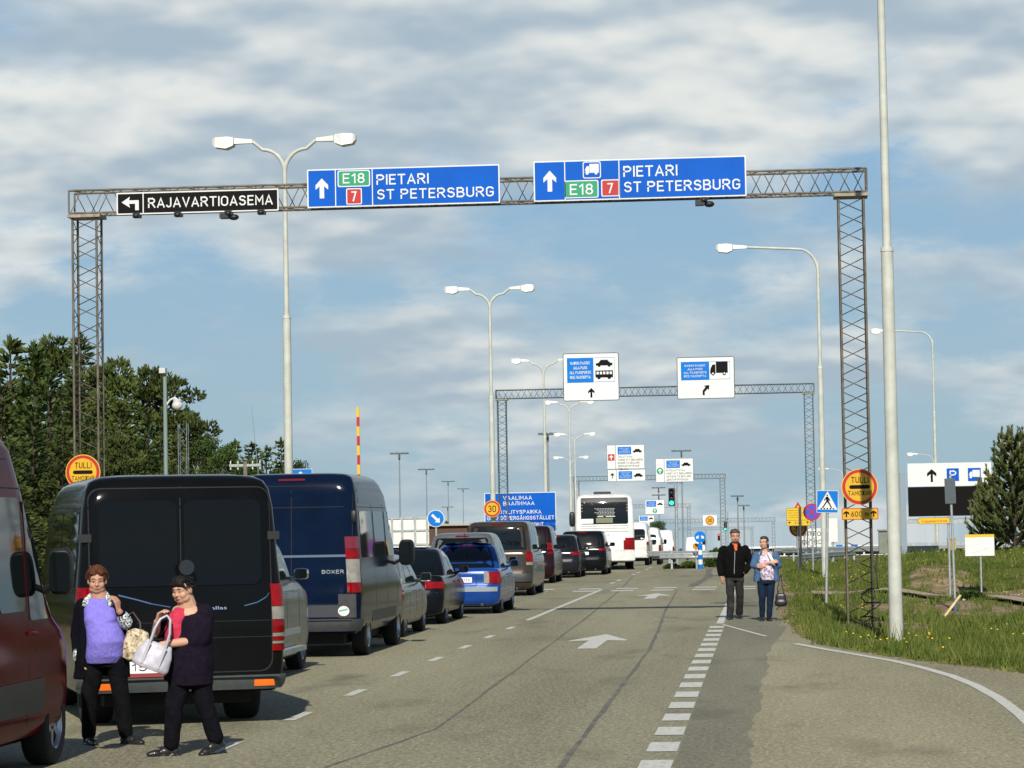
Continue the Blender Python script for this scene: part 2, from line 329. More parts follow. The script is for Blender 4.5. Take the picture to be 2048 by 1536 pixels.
def ground_material():
    m = bpy.data.materials.new("verge_ground"); m.use_nodes = True; t = m.node_tree; b = t.nodes['Principled BSDF']
    b.inputs['Roughness'].default_value = 0.95; b.inputs['Specular IOR Level'].default_value = 0.1
    tcn = t.nodes.new('ShaderNodeTexCoord')
    def nz(s, d=6):
        n = t.nodes.new('ShaderNodeTexNoise'); n.inputs['Scale'].default_value = s; n.inputs['Detail'].default_value = d; n.inputs['Roughness'].default_value = 0.7
        t.links.new(tcn.outputs['Object'], n.inputs['Vector']); return n.outputs['Fac']
    def mx(f, a, c):
        mc = t.nodes.new('ShaderNodeMapRange'); t.links.new(f, mc.inputs[0]); mc.inputs[1].default_value = .32; mc.inputs[2].default_value = .66; f = mc.outputs[0]
        n = t.nodes.new('ShaderNodeMix'); n.data_type = 'RGBA'; t.links.new(f, n.inputs[0])
        for i, v in ((6, a), (7, c)):
            if isinstance(v, tuple): n.inputs[i].default_value = (*v, 1)
            else: t.links.new(v, n.inputs[i])
        return n.outputs[2]
    g = mx(nz(1.2), (0.042, 0.070, 0.009), (0.12, 0.13, 0.028))
    s = mx(nz(2.2), (0.10, 0.075, 0.035), (0.36, 0.27, 0.17))
    at = t.nodes.new('ShaderNodeAttribute'); at.attribute_name = 'soil'
    ad = t.nodes.new('ShaderNodeMath'); ad.operation = 'ADD'; t.links.new(at.outputs['Fac'], ad.inputs[0])
    ml = t.nodes.new('ShaderNodeMath'); ml.operation = 'MULTIPLY'; ml.inputs[1].default_value = 1.0; t.links.new(nz(1.6), ml.inputs[0]); t.links.new(ml.outputs[0], ad.inputs[1])
    mr = t.nodes.new('ShaderNodeMapRange'); t.links.new(ad.outputs[0], mr.inputs[0]); mr.inputs[1].default_value = 0.62; mr.inputs[2].default_value = 1.1
    t.links.new(mx(mr.outputs[0], g, s), b.inputs['Base Color'])
    bp = t.nodes.new('ShaderNodeBump'); bp.inputs['Strength'].default_value = 0.8; bp.inputs['Distance'].default_value = 0.06
    t.links.new(nz(9), bp.inputs['Height']); t.links.new(bp.outputs[0], b.inputs['Normal'])
    return m
M_GROUND = ground_material()
def grid_sheet(name, xs, ys, zf, m, attr=None):
    vs = [(x, y, zf(x, y)) for y in ys for x in xs]; nx = len(xs)
    fs = [(j * nx + i, j * nx + i + 1, (j + 1) * nx + i + 1, (j + 1) * nx + i) for j in range(len(ys) - 1) for i in range(nx - 1)]
    mb = MB(); mb.add(vs, fs, 0, True); o = mb.build(name, m)
    if attr:
        a = o.data.attributes.new('soil', 'FLOAT', 'POINT'); a.data.foreach_set('value', [attr(v[0], v[1]) for v in vs])
    return o
xs = [-1500, -700, -300, -140, -80, -50, -35, -24, -16, -8, -3, -1] + [i * 0.3 for i in range(0, 48)] + [16, 19, 24, 32, 45, 70, 130, 300, 700, 1500]
ys = [-60, -20, 5, 16, 22, 26, 29] + [31 + i * 0.6 for i in range(0, 118)] + [103, 106, 110, 114, 118, 124, 130, 140, 160, 200, 260, 350, 500, 800, 1500, 3000, 5500]
tag(grid_sheet("ground", xs, ys, lambda x, y: verge_z(x, y) - (0.03 if x < edge_x(y) + 0.01 else 0.0), M_GROUND, soil_amt), kind='structure')

def asphalt(name, c1, c2, c3):
    m = bpy.data.materials.new(name); m.use_nodes = True; t = m.node_tree; b = t.nodes['Principled BSDF']
    b.inputs['Roughness'].default_value = 0.82; b.inputs['Specular IOR Level'].default_value = 0.25
    tcn = t.nodes.new('ShaderNodeTexCoord')
    def nz(s, d, vec=None, rg=0.6):
        n = t.nodes.new('ShaderNodeTexNoise'); n.inputs['Scale'].default_value = s; n.inputs['Detail'].default_value = d; n.inputs['Roughness'].default_value = rg
        if vec:
            mp = t.nodes.new('ShaderNodeMapping'); mp.inputs['Scale'].default_value = vec; t.links.new(tcn.outputs['Object'], mp.inputs[0]); t.links.new(mp.outputs[0], n.inputs['Vector'])
        else: t.links.new(tcn.outputs['Object'], n.inputs['Vector'])
        return n.outputs['Fac']
    def mx(f, a, c, lo=0.3, hi=0.7, k=1.0):
        mr = t.nodes.new('ShaderNodeMapRange'); t.links.new(f, mr.inputs[0]); mr.inputs[1].default_value = lo; mr.inputs[2].default_value = hi; mr.inputs[4].default_value = k
        n = t.nodes.new('ShaderNodeMix'); n.data_type = 'RGBA'; t.links.new(mr.outputs[0], n.inputs[0])
        for i, v in ((6, a), (7, c)):
            if isinstance(v, tuple): n.inputs[i].default_value = (*v, 1)
            else: t.links.new(v, n.inputs[i])
        return n.outputs[2]
    base = mx(nz(0.45, 6, (1.0, 0.10, 1)), tuple(x * .82 for x in c1), c2, .36, .62)                       # worn wheel tracks along the road
    spk = mx(nz(26, 3, (1, 0.4, 1), 0.85), base, c3, 0.48, 0.68, 0.9)      # aggregate
    dk = mx(nz(19, 4, (1, 0.35, 1), 0.85), spk, tuple(x * 0.3 for x in c1), 0.5, 0.72, 0.75)
    st = mx(nz(0.8, 6, (1, 0.3, 1)), dk, tuple(x * 0.6 for x in c1), 0.55, 0.72, 0.8)   # stains
    t.links.new(st, b.inputs['Base Color'])
    bp = t.nodes.new('ShaderNodeBump'); bp.inputs['Strength'].default_value = 0.5; bp.inputs['Distance'].default_value = 0.01
    t.links.new(nz(60, 3), bp.inputs['Height']); t.links.new(bp.outputs[0], b.inputs['Normal'])
    return m
M_ASPH = asphalt("worn_asphalt", (0.198, 0.184, 0.116), (0.252, 0.235, 0.150), (0.43, 0.405, 0.27))
M_ASPH2 = asphalt("shoulder_asphalt", (0.165, 0.158, 0.104), (0.21, 0.20, 0.132), (0.28, 0.27, 0.21))
M_ASPH3 = asphalt("side_road_asphalt", (0.238, 0.214, 0.125), (0.292, 0.265, 0.160), (0.46, 0.42, 0.28))
M_MARK = mat("road_paint", (0.54, 0.54, 0.47), 0.6, c2=(0.26, 0.245, 0.19), vscale=13, thr=(0.5, 0.7), bump=0.3)
M_SEAM = mat("tar_seam", (0.085, 0.078, 0.060), 0.8, c2=(0.16, 0.142, 0.11), vscale=2.5, thr=(.4,.6))

def ysamp(a, b, n): return [a + (b - a) * i / n for i in range(n + 1)]
RY = ysamp(-40, 130, 34) + ysamp(140, 900, 40)
def strip_sheet(name, xl, xr, ys_, dz, m, nx=1):
    mb = MB(); vs = []
    for y in ys_:
        a, b = xl(y), xr(y)
        for i in range(nx + 1): x = a + (b - a) * i / nx; vs.append((x, y, gz(x, y) + dz))
    k = nx + 1
    mb.add(vs, [(j * k + i, j * k + i + 1, (j + 1) * k + i + 1, (j + 1) * k + i) for j in range(len(ys_) - 1) for i in range(nx)], 0, True)
    return mb.build(name, m)
tag(strip_sheet("road", lambda y: -15.2, lambda y: -0.75, RY, 0.004, M_ASPH, 4), kind='structure')
EY = ysamp(-40, 20, 8) + ysamp(20.4, 54.8, 86) + ysamp(58, 130, 20)
def patch_x(y): return -0.18 + 0.012 * (y - 22) + 0.03 * math.sin(y * 0.9) + 0.02 * math.sin(y * 2.9) + 0.012 * math.sin(y * 7.1)
def shoulder_r(y):
    if y < 43: return patch_x(y)
    return min(patch_x(43) + (y - 43) * 0.04, edge_x(y) + 0.1 * math.sin(y * 1.7)) if y < 52 else edge_x(y) - 0.12 + 0.07 * math.sin(y * 1.3)
tag(strip_sheet("shoulder", lambda y: -0.75, shoulder_r, EY + ysamp(140, 700, 20), 0.004, M_ASPH2, 2), kind='structure')
sy = [y for y in EY if y <= 55]
tag(strip_sheet("side_road", lambda y: shoulder_r(y), lambda y: max(edge_x(y) if y > 14 else 30, shoulder_r(y) + 0.02), sy, 0.004, M_ASPH3, 3), kind='structure')
# footpath crossing the verge
mb = MB(); vs = []
for i in range(30):
    X = 1.2 + i * 0.45; Y = 72.6 - (X - 1.5) * 1.15
    for dy in (-1.1, 1.1): vs.append((X, Y + dy + 0.15 * math.sin(X * 3), verge_z(X, Y + dy) + 0.10))
mb.add(vs, [(2 * i, 2 * i + 2, 2 * i + 3, 2 * i + 1) for i in range(29)], 0, True)
tag(mb.build("path", mat("gravel_path", (0.30, 0.24, 0.17), 0.95, var=0.25, vscale=6, bump=0.5, bscale=30)), kind='structure')
# painted markings, one sheet 4 mm above the road
mk = MB(); ZM = 0.009
def mq(x0, x1, y0, y1): mk.add([(x, y, gz(x, y) + ZM) for x, y in ((x0, y0), (x1, y0), (x1, y1), (x0, y1))], [(0, 1, 2, 3)])
y = 24.3
while y < 53: mq(-4.83, -4.71, y - 0.5, y + 0.75); y += 4.0
mq(-4.86, -4.74, 56.6, 82.6)
for y in (91, 95, 106, 110, 118, 122): mq(-5.04, -4.92, y, y + 2.2)
y = 18.0
while y < 52.6: mq(-1.02, -0.76, y, y + 1.0); y += 1.83
for a, b in ((53.2, 60), (60, 70), (70, 85), (85, 105), (105, 128)): mq(-0.93, -0.79, a, b)
def marrow(cx, y0, y1, wd):
    P = arrow_up(0, y0, y1, wd, 0.32); mk.add([(cx + p[0], p[1], ZM) for p in P], [tuple(range(len(P)))])
marrow(-2.76, 43.2, 48.8, 0.95); marrow(-2.95, 71.7, 77.2, 0.9)
for cx in (-6.6, -5.2, -4.1, -2.95, -1.75, -0.6):
    for y0 in (80.4, 83.2): mq(cx - 0.33, cx + 0.33, y0, y0 + 1.1)
def mline(pts, wd):
    vs = []
    for i, p in enumerate(pts):
        a = Vector(pts[max(0, i - 1)]); b = Vector(pts[min(len(pts) - 1, i + 1)]); d = (b - a).normalized(); n = Vector((-d.y, d.x)) * wd / 2
        for s_ in (1, -1): vs.append((p[0] + n.x * s_, p[1] + n.y * s_, ZM))
    mk.add(vs, [(2 * i, 2 * i + 1, 2 * i + 3, 2 * i + 2) for i in range(len(pts) - 1)])
mline([(-0.80, 52.7), (-0.4, 49.8), (0.0, 47.0)], 0.07)
mline([(0.45, 44.0), (0.9, 41.8), (1.35, 39.8), (1.72, 38.1), (2.0, 36.3), (2.22, 34.4), (2.36, 32.4), (2.43, 30), (2.43, 27.5), (2.36, 24)], 0.13)
tag(mk.build("road_markings", M_MARK), kind='structure')
sm_ = MB()
def seam(pts, wd):
    vs = []
    n0 = len(pts); P = []
    for i in range(n0 - 1):
        for k in range(8): t = k / 8; P.append((pts[i][0] + (pts[i + 1][0] - pts[i][0]) * t + random.uniform(-.012, .012), pts[i][1] + (pts[i + 1][1] - pts[i][1]) * t))
    P.append(pts[-1])
    for p in P:
        ww = wd * random.uniform(0.6, 1.3) / 2
        vs += [(p[0] - ww, p[1], 0.0065), (p[0] + ww, p[1], 0.0065)]
    sm_.add(vs, [(2 * i, 2 * i + 1, 2 * i + 3, 2 * i + 2) for i in range(len(P) - 1)])
seam([(-1.62, 20), (-1.68, 30), (-1.76, 42), (-1.95, 52), (-2.15, 60), (-2.5, 80)], 0.05)
seam([(-3.75, 20), (-3.13, 26.4), (-3.3, 36), (-3.5, 48), (-3.72, 60), (-4.3, 85), (-4.9, 106)], 0.04)
seam([(-2.2, 85), (-2.0, 100), (-2.3, 118)], 0.25)
tag(sm_.build("road_seams", M_SEAM), kind='structure')
# ---------------------------------------------------------------- gantries
def lattice(mb, p0, p1, ax, ay, w, d, bay, rc, rd, mi=0):
    p0 = Vector(p0); p1 = Vector(p1); ax = Vector(ax); ay = Vector(ay); L = (p1 - p0).length; dr = (p1 - p0) / L
    cs = [ax * (sx * w / 2) + ay * (sy_ * d / 2) for sx, sy_ in ((-1, -1), (1, -1), (1, 1), (-1, 1))]
    for c in cs: mb.tube(p0 + c, p1 + c, rc, n=6, mi=mi)
    n = max(2, round(L / bay))
    for k in range(4):
        a, b = cs[k], cs[(k + 1) % 4]
        for ph in (0,):
            pts = []
            for i in range(n + 1):
                q = a if (i + ph) % 2 == 0 else b; o = b if (i + ph) % 2 == 0 else a
                base = p0 + dr * (L * i / n) + q + (o - q) * 0.03
                if i > 0: pts.append(base - dr * (L / n * 0.13))
                if i < n: pts.append(base + dr * (L / n * 0.13))
            mb.path(pts, rd, 4, mi, False)
def gantry(label, Y, xl, xr, zb, zt, legw, m, rc, rd, bay, zbase=0.0, detail=True):
    t = thing("sign_gantry", ((xl + xr) / 2, Y, zbase), label, "sign gantry", "lattice sign gantries over the road")
    cx = (xl + xr) / 2; a = xl - cx; b = xr - cx; hb = zb - zbase; ht = zt - zbase; dep = legw * 0.9
    mb = MB(); lattice(mb, (a, 0, (hb + ht) / 2), (b, 0, (hb + ht) / 2), (0, 0, 1), (0, 1, 0), ht - hb - 2 * rc, dep, bay, rc, rd)
    for s_ in (a, b):
        for dy in (-dep / 2, dep / 2): mb.tube((s_, dy, hb + rc), (s_, dy, ht - rc), rc * 0.8, n=5)
    mb.build("beam", m, t)
    for s_, e in ((a, 1), (b, -1)):
        c = s_ + e * (legw / 2 + 0.04)
        mb = MB(); lattice(mb, (c, 0, 0), (c, 0, hb - 0.06), (1, 0, 0), (0, 1, 0), legw - 2 * rc, dep - 2 * rc, bay, rc * 1.05, rd)
        leg = mb.build("leg", m, t)
        mb = MB(); mb.box(c - legw / 2 - .06, c + legw / 2 + .06, -dep / 2 - .06, dep / 2 + .06, hb - 0.06, hb - 0.002)
        mb.build("head_plate", mat("dull_plate", (0.25, 0.22, 0.17), 0.7, var=0.3), leg)
    return t
gantry("nearest lattice gantry spanning the road with black and blue direction signs", 52.5, -13.08, 2.05, 8.0, 8.48, 0.51, M_LATT, 0.023, 0.0085, 0.275, -0.13)
gantry("second lattice gantry carrying two white all passports boards", 131, -12.4, 2.48, 7.9, 8.35, 0.45, M_LATT2, 0.026, 0.010, 0.3)
gantry("third lattice gantry carrying white boards with red and green arrows", 281, -18.95, -3.7, 6.35, 6.85, 0.55, M_LATT2, 0.03, 0.013, 0.36, gz(0, 281))
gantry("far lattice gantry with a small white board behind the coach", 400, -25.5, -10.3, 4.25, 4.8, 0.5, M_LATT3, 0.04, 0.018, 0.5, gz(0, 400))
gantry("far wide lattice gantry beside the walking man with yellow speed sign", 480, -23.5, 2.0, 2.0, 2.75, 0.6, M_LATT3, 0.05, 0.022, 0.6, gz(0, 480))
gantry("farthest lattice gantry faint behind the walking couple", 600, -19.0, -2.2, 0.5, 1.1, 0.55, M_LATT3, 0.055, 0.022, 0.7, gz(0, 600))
# small lamps and cables fixed under the first beam
for X, k in ((-11.75, 0), (-10.95, 0), (-9.98, 1), (-9.35, 0), (-0.98, 1)):
    mb = MB(); mb.box(-.07, .07, -.09, .09, -.09, 0.0); mb.sphere((0, -.1, -.06), (.06, .05, .05), 8, 5)
    if k: mb.box(-.16, .0, -.12, .1, -.15, -.06); mb.sphere((.1, -.02, -.13), (.1, .08, .06), 8, 5)
    o = mb.build("gantry_camera", M_TRIM, None, (X, 52.25, 7.99))
    tag(o, "black camera box under " + {-11.75: "left part of the black direction sign", -10.95: "middle letters RT of the black direction sign", -9.98: "letters SE of the black sign, the biggest of its row", -9.35: "right end of the black direction sign", -0.98: "right end of the truck lane sign"}[X], "camera", "cameras under the nearest gantry")

# ---------------------------------------------------------------- sign boards
def board(name, label, X, Y, Z, w, h, face, border=None, bw=0.04, r=0.06, th=0.05, group=None, rz=0.0, rx=0.0, post=None, cat="sign", backm=None):
    t = thing(name, (X, Y, Z), label, cat, group, rz)
    if rx: t.rotation_euler = (0, rx, rz)
    mb = MB(); ms = [face, border or face, backm or M_GREY]
    mb.slab(rrect(-w / 2, w / 2, 0, h, r), 0, th, 1 if border else 0, 2)
    if border: mb.flat(rrect(-w / 2 + bw, w / 2 - bw, bw, h - bw, max(r - bw, 0.01)), -0.003, 0)
    mb.build("panel", ms, t)
    if post:
        for px, r_, dn in post:
            p = MB(); p.tube((px, th + r_ + .01, -dn), (px, th + r_ + .01, h * 0.9), r_, n=10); p.build("post", M_GREY, t)
    return t
def put(t, name, m, fn, label=None):
    mb = MB(); mb.rows = [] if name == 'lettering' else None; fn(mb); o = None         # each line of writing is a part of its own
    for q in ([mb] if mb.v else []) + (mb.rows or []): o = q.build(name, m, t)
    if label: o['label'] = label
    return o
TRUCK = [[(-.5, .12), (-.44, .12), (-.44, .3), (-.5, .3)], [(-.48, .1), (-.2, .1), (-.2, .62), (-.36, .62), (-.48, .4)], [(-.17, .14), (.5, .14), (.5, .78), (-.17, .78)]]
def truck(mb, cx, z0, s, y, mi=0, wheel=True):
    for P in TRUCK: mb.flat([(cx + p[0] * s, z0 + p[1] * s) for p in P], y, mi)
    for wx in (-.34, .3): mb.flat(circ(cx + wx * s, z0 + .1 * s, .1 * s, 14), y - 0.002, mi)
def car_sym(mb, cx, z0, s, y, mi=0):
    mb.flat([(cx + p[0] * s, z0 + p[1] * s) for p in ((-.5, .08), (.5, .08), (.5, .22), (.34, .26), (.2, .42), (-.2, .42), (-.32, .25), (-.5, .2))], y, mi)
    for wx in (-.3, .3): mb.flat(circ(cx + wx * s, z0 + .08 * s, .085 * s, 12), y - .002, mi)
def bus_sym(mb, cx, z0, s, y, mi=0):
    mb.flat([(cx + p[0] * s, z0 + p[1] * s) for p in ((-.5, .1), (.5, .1), (.5, .28), (-.5, .28))], y, mi)
    for i in range(6): x = -.5 + i * .188; mb.flat([(cx + (x + a) * s, z0 + b * s) for a, b in ((0, .28), (.06, .28), (.06, .46), (0, .46))], y, mi)
    mb.flat([(cx + p[0] * s, z0 + p[1] * s) for p in ((-.5, .44), (.5, .44), (.5, .5), (-.5, .5))], y - .001, mi)
    for wx in (-.3, .28): mb.flat(circ(cx + wx * s, z0 + .1 * s, .1 * s, 12), y - .002, mi)

# signs on the first gantry (front faces stand 0.3 m before the beam)
YS = 52.18
t = board("direction_sign", "black direction sign reading RAJAVARTIOASEMA with a white left arrow", -10.57, YS, 7.96, 3.12, 0.42, M_BLACK, M_WHITE, 0.025, 0.02)
put(t, "lettering", M_WHITE, lambda m: text(m, "RAJAVARTIOASEMA", -0.95, 1.45, .115, .305, -.007))
put(t, "divider", M_WHITE, lambda m: m.flat([(-1.055, .02), (-1.035, .02), (-1.035, .4), (-1.055, .4)], -.006))
put(t, "left_arrow", M_WHITE, lambda m: m.flat([(-1.20, .08), (-1.13, .08), (-1.13, .27), (-1.32, .27), (-1.30, .34), (-1.46, .235), (-1.30, .13), (-1.32, .205), (-1.20, .205)], -.007))
def blue_dir(label, X, Z, w, h, trk):
    t = board("direction_sign", label, X, YS, Z, w, h, M_BLUE, M_WHITE, 0.024, 0.02)
    L = -w / 2; a = L + w * .148; b = L + w * (.34 if not trk else .404)
    put(t, "divider", M_WHITE, lambda m: [m.flat([(q - .009, .02), (q + .009, .02), (q + .009, h - .02), (q - .009, h - .02)], -.006) for q in (a, b)])
    put(t, "up_arrow", M_WHITE, lambda m: m.flat(arrow_up((L + a) / 2 + .01, h * .24, h * .76, .24, .36), -.007))
    put(t, "lettering", M_WHITE, lambda m: (text(m, "PIETARI", b + .08, b + (1.07 if not trk else 1.09), h * .55, h * .82, -.007), text(m, "ST PETERSBURG", b + .09, w / 2 - .11, h * .17, h * .43, -.007)))
    c = (a + b) / 2
    if not trk:
        put(t, "route_plate", [M_WHITE, M_GREEN], lambda m: (m.flat(rrect(c - .31, c + .31, h * .52, h * .95, .04), -.006, 0), m.flat(rrect(c - .29, c + .29, h * .55, h * .925, .03), -.009, 1), text(m, "E18", c - .21, c + .21, h * .61, h * .87, -.012, 0)))
        put(t, "number_tile", [M_WHITE, M_RED], lambda m: (m.flat(rrect(c - .15, c + .15, h * .06, h * .48, .03), -.006, 0), m.flat(rrect(c - .13, c + .13, h * .085, h * .455, .02), -.009, 1), text(m, "7", c - .05, c + .05, h * .14, h * .4, -.012, 0)))
    else:
        p = c - .2
        put(t, "route_plate", [M_WHITE, M_GREEN], lambda m: (m.flat(rrect(p - .32, p + .32, h * .06, h * .5, .04), -.006, 0), m.flat(rrect(p - .3, p + .3, h * .085, h * .475, .03), -.009, 1), text(m, "E18", p - .22, p + .22, h * .14, h * .41, -.012, 0)))
        q = c + .34
        put(t, "number_tile", [M_WHITE, M_RED], lambda m: (m.flat(rrect(q - .17, q + .17, h * .08, h * .5, .03), -.006, 0), m.flat(rrect(q - .15, q + .15, h * .105, h * .475, .02), -.009, 1), text(m, "7", q - .055, q + .055, h * .16, h * .41, -.012, 0)))
        put(t, "truck_symbol", [M_WHITE, M_BLUE], lambda m: (m.flat(rrect(c - .17, c + .17, h * .54, h * .96, .04), -.006, 0), m.flat(rrect(c - .152, c + .152, h * .565, h * .935, .03), -.009, 1), truck(m, c, h * .63, .26, -.012, 0)))
    return t
blue_dir("blue direction sign with a lone up arrow, E18 above a red 7", -6.63, 7.99, 3.66, 0.73, False)
blue_dir("blue direction sign with a white truck symbol, nearest the right gantry leg", -2.17, 7.99, 3.98, 0.76, True)
def tulli(label, X, Z, ru):
    t = thing("customs_sign", (X, 52.05, Z), label, "sign")
    r = .335
    put(t, "panel", [M_YEL, M_RED, M_YEL2, M_GREY], lambda m: (m.slab(circ(0, r, r, 40), 0, .03, 2, 3), m.flat(circ(0, r, r - .015, 40), -.003, 1), m.flat(circ(0, r, r - .072, 40), -.006, 0)))
    put(t, "bar", M_BLACK, lambda m: m.flat(rrect(-.19, .19, r - .035, r + .035, .034), -.009))
    put(t, "lettering", M_BLACK, lambda m: (text(m, "TULLI", -.155, .165, r + .075, r + .185, -.009, 0, .0), text(m, "ТАМОЖНЯ", -.215, .22, r - .155, r - .07, -.009, 0, .0) if ru else None))
    put(t, "bracket", M_GREY, lambda m: m.box(-.03, .03, .03, .2, .1, .5))
    return t
tulli("round yellow customs sign reading TULLI above the black van roof, by the left gantry leg", -12.8, 2.74, True)
tulli("round yellow customs sign reading TULLI on the right gantry leg, half in shadow", 1.78, 2.19, True)
t = thing("distance_plate", (1.775, 52.04, 1.92), "yellow plate reading 600 m between two black arrows on the gantry leg", "sign")
put(t, "panel", [M_YEL, M_RED, M_GREY], lambda m: (m.slab(rrect(-.335, .335, 0, .215, .03), 0, .03, 1, 2), m.flat(rrect(-.32, .32, .014, .201, .022), -.003, 0)))
put(t, "lettering", M_BLACK, lambda m: text(m, "600 m", -.165, .165, .06, .155, -.006, 0, .005))
put(t, "arrow", M_BLACK, lambda m: m.flat(arrow_up(-.25, .05, .165, .105, .24), -.006)); put(t, "arrow", M_BLACK, lambda m: m.flat(arrow_up(.25, .05, .165, .105, .24), -.006))
# electric cabinet and cable loop on the right gantry leg
t = thing("electric_cabinet", (2.27, 52.9, 1.28), "grey green electric cabinet fixed beside the right gantry leg", "cabinet")
put(t, "housing", mat("cabinet_green", (0.16, 0.18, 0.14), 0.6, var=.15), lambda m: (m.box(-.13, .13, -.1, .1, 0, .42), m.box(-.15, .15, -.13, .1, .42, .45)))
put(t, "latch", M_TRIM, lambda m: m.box(.02, .06, -.115, -.1, .2, .26))
mb = MB(); pts = [(2.1, 52.2, -.05)]
for i in range(26):
    a = i * .52; pts.append((1.93 + .17 * math.cos(a) + random.uniform(-.03, .03), 52.1 + .1 * math.sin(a), .0 + i * .028 + .05 * math.sin(a * 1.3)))
pts += [(2.05, 52.2, .95), (2.08, 52.25, 1.3)]
mb.path(pts, .013, 6); tag(mb.build("cable", M_TRIM), "loose black cable coiled up at the foot of the right gantry leg", "cable")

# white boards on the further gantries
def passport_panel(t, x0, x1, z0, z1):
    put(t, "blue_panel", M_LBLUE, lambda m: m.flat([(x0, z0), (x1, z0), (x1, z1), (x0, z1)], -.01))
    def f(m):
        h = (z1 - z0); w = x1 - x0
        for i, (s_, k) in enumerate((("KAIKKI PASSIT", .74), ("ALLA PASS", .52), ("ALL PASSPORTS", .80), ("ВСЕ ПАСПОРТА", .78))):
            zc = z1 - h * (.2 + .19 * i) - h * .07; text(m, s_, (x0 + x1) / 2 - w * k / 2, (x0 + x1) / 2 + w * k / 2, zc, zc + h * .115, -.016)
    put(t, "lettering", M_WHITE, f)
M_EDGE = mat("sign_edge_dark", (0.05, 0.06, 0.06), 0.6)
t = board("lane_sign", "white board for all passports with car and bus symbols on the second gantry", -7.88, 130.55, 7.72, 2.62, 2.24, M_WHITE, M_EDGE, .035, .08, .06)
passport_panel(t, -1.12, .12, .86, 2.02)
put(t, "bus_symbol", M_BLACK, lambda m: (bus_sym(m, .62, 1.0, .82, -.012), car_sym(m, .62, 1.58, .78, -.012)))
put(t, "thin_frame", M_LBLUE, lambda m: [m.flat(P, -.01) for P in ([(.14, 2.0), (1.1, 2.0), (1.1, 2.015), (.14, 2.015)], [(1.1, .88), (1.115, .88), (1.115, 2.015), (1.1, 2.015)], [(.14, .88), (1.1, .88), (1.1, .895), (.14, .895)])])
put(t, "up_arrow", M_BLACK, lambda m: m.flat(arrow_up(0, .15, .6, .3, .3), -.012))
t = board("lane_sign", "white board for all passports with a lone truck symbol on the second gantry", -2.53, 130.55, 7.70, 2.68, 1.96, M_WHITE, M_EDGE, .035, .08, .06)
passport_panel(t, -1.15, .17, .88, 1.74)
put(t, "truck_symbol", [M_BLACK, M_WHITE], lambda m: (truck(m, .62, 1.08, .82, -.012), [m.flat(circ(.62 + x, 1.17, .045, 10), -.02, 1) for x in (-.28, .25)]))
put(t, "thin_frame", M_LBLUE, lambda m: [m.flat(P, -.01) for P in ([(.19, 1.72), (1.12, 1.72), (1.12, 1.735), (.19, 1.735)], [(1.12, .9), (1.135, .9), (1.135, 1.735), (1.12, 1.735)], [(.19, .9), (1.12, .9), (1.12, .915), (.19, .915)])])
put(t, "turn_arrow", M_BLACK, lambda m: m.flat([(-.16, .17), (-.06, .17), (-.06, .33), (.08, .47), (.14, .40), (.16, .64), (-.1, .61), (-.02, .55), (-.16, .38)], -.012))
def small_board(t, x0, x1, z0, z1, lines, sym, w):
    passport_panel(t, x0, x0 + w * .36, z1 - w * .23, z1 - .1)
    put(t, "car_symbol", M_BLACK, lambda m: car_sym(m, x0 + w * .52, z1 - w * .19, w * .24, -.014))
    if lines:
        def f(m):
            for i, (s_, k) in enumerate(lines): zc = z1 - w * .23 - .32 - i * .31; text(m, s_, x0, x0 + (x1 - x0) * k, zc, zc + .19, -.014, 0, .0)
        put(t, "lettering", M_BLACK, f)
t = board("lane_sign", "white board with a red square arrow tile on the third gantry", -13.6, 280.4, 7.55 - .05, 3.78, 2.42, M_WHITE, M_EDGE, .03, .05, .08)
put(t, "red_tile", [M_RED, M_WHITE], lambda m: (m.flat(rrect(-1.77, -1.12, .85, 1.5, .03), -.012, 0), m.flat(arrow_up(-1.45, .95, 1.4, .36, .3), -.02, 1)))
put(t, "divider", M_EDGE, lambda m: m.flat([(-1.04, 0), (-1.0, 0), (-1.0, 2.4), (-1.04, 2.4)], -.01))
small_board(t, -.8, 1.75, .1, 2.32, (("TULLATTAVAA", .58), ("VAROR ATT DEKLARERA", 1.0), ("GOODS TO DECLARE", .85), ("ДЕКЛАРИРУЕМЫЕ", .85), ("ТОВАРЫ", .4)), 0, 3.78)
t = board("lane_sign", "shallow white board hung under the red arrow board on the third gantry", -13.55, 280.4, 6.27, 3.78, 1.18, M_WHITE, M_EDGE, .03, .05, .08)
put(t, "up_arrow", M_BLACK, lambda m: m.flat(arrow_up(-1.42, .3, .85, .36, .24), -.012))
put(t, "divider", M_EDGE, lambda m: m.flat([(-1.04, 0), (-1.0, 0), (-1.0, 1.18), (-1.04, 1.18)], -.01))
small_board(t, -.8, 1.75, .1, 1.1, None, 0, 3.78)
t = board("lane_sign", "white board with a green round arrow on the third gantry", -8.75, 280.4, 6.1, 3.76, 2.36, M_WHITE, M_EDGE, .03, .05, .08)
put(t, "green_disc", [M_GREEN, M_WHITE], lambda m: (m.flat(circ(-1.45, 1.12, .34, 24), -.012, 0), m.flat(arrow_up(-1.45, .88, 1.36, .36, .3), -.02, 1)))
put(t, "divider", M_EDGE, lambda m: m.flat([(-1.04, 0), (-1.0, 0), (-1.0, 2.3), (-1.04, 2.3)], -.01))
small_board(t, -.8, 1.75, .1, 2.26, (("EI TULLATTAVAA", .72), ("INGET ATT DEKLARERA", 1.0), ("NOTHING TO DECLARE", .95), ("ДЕКЛАРИРУЕМЫХ", .85), ("ТОВАРОВ НЕТ", .65)), 0, 3.76)
t = board("lane_sign", "small white board with a green disc seen beside the coach roof", -15.35, 399, 3.35, 2.75, 2.05, M_WHITE, M_EDGE, .03, .05, .08)
passport_panel(t, -1.2, .2, 1.05, 1.9)
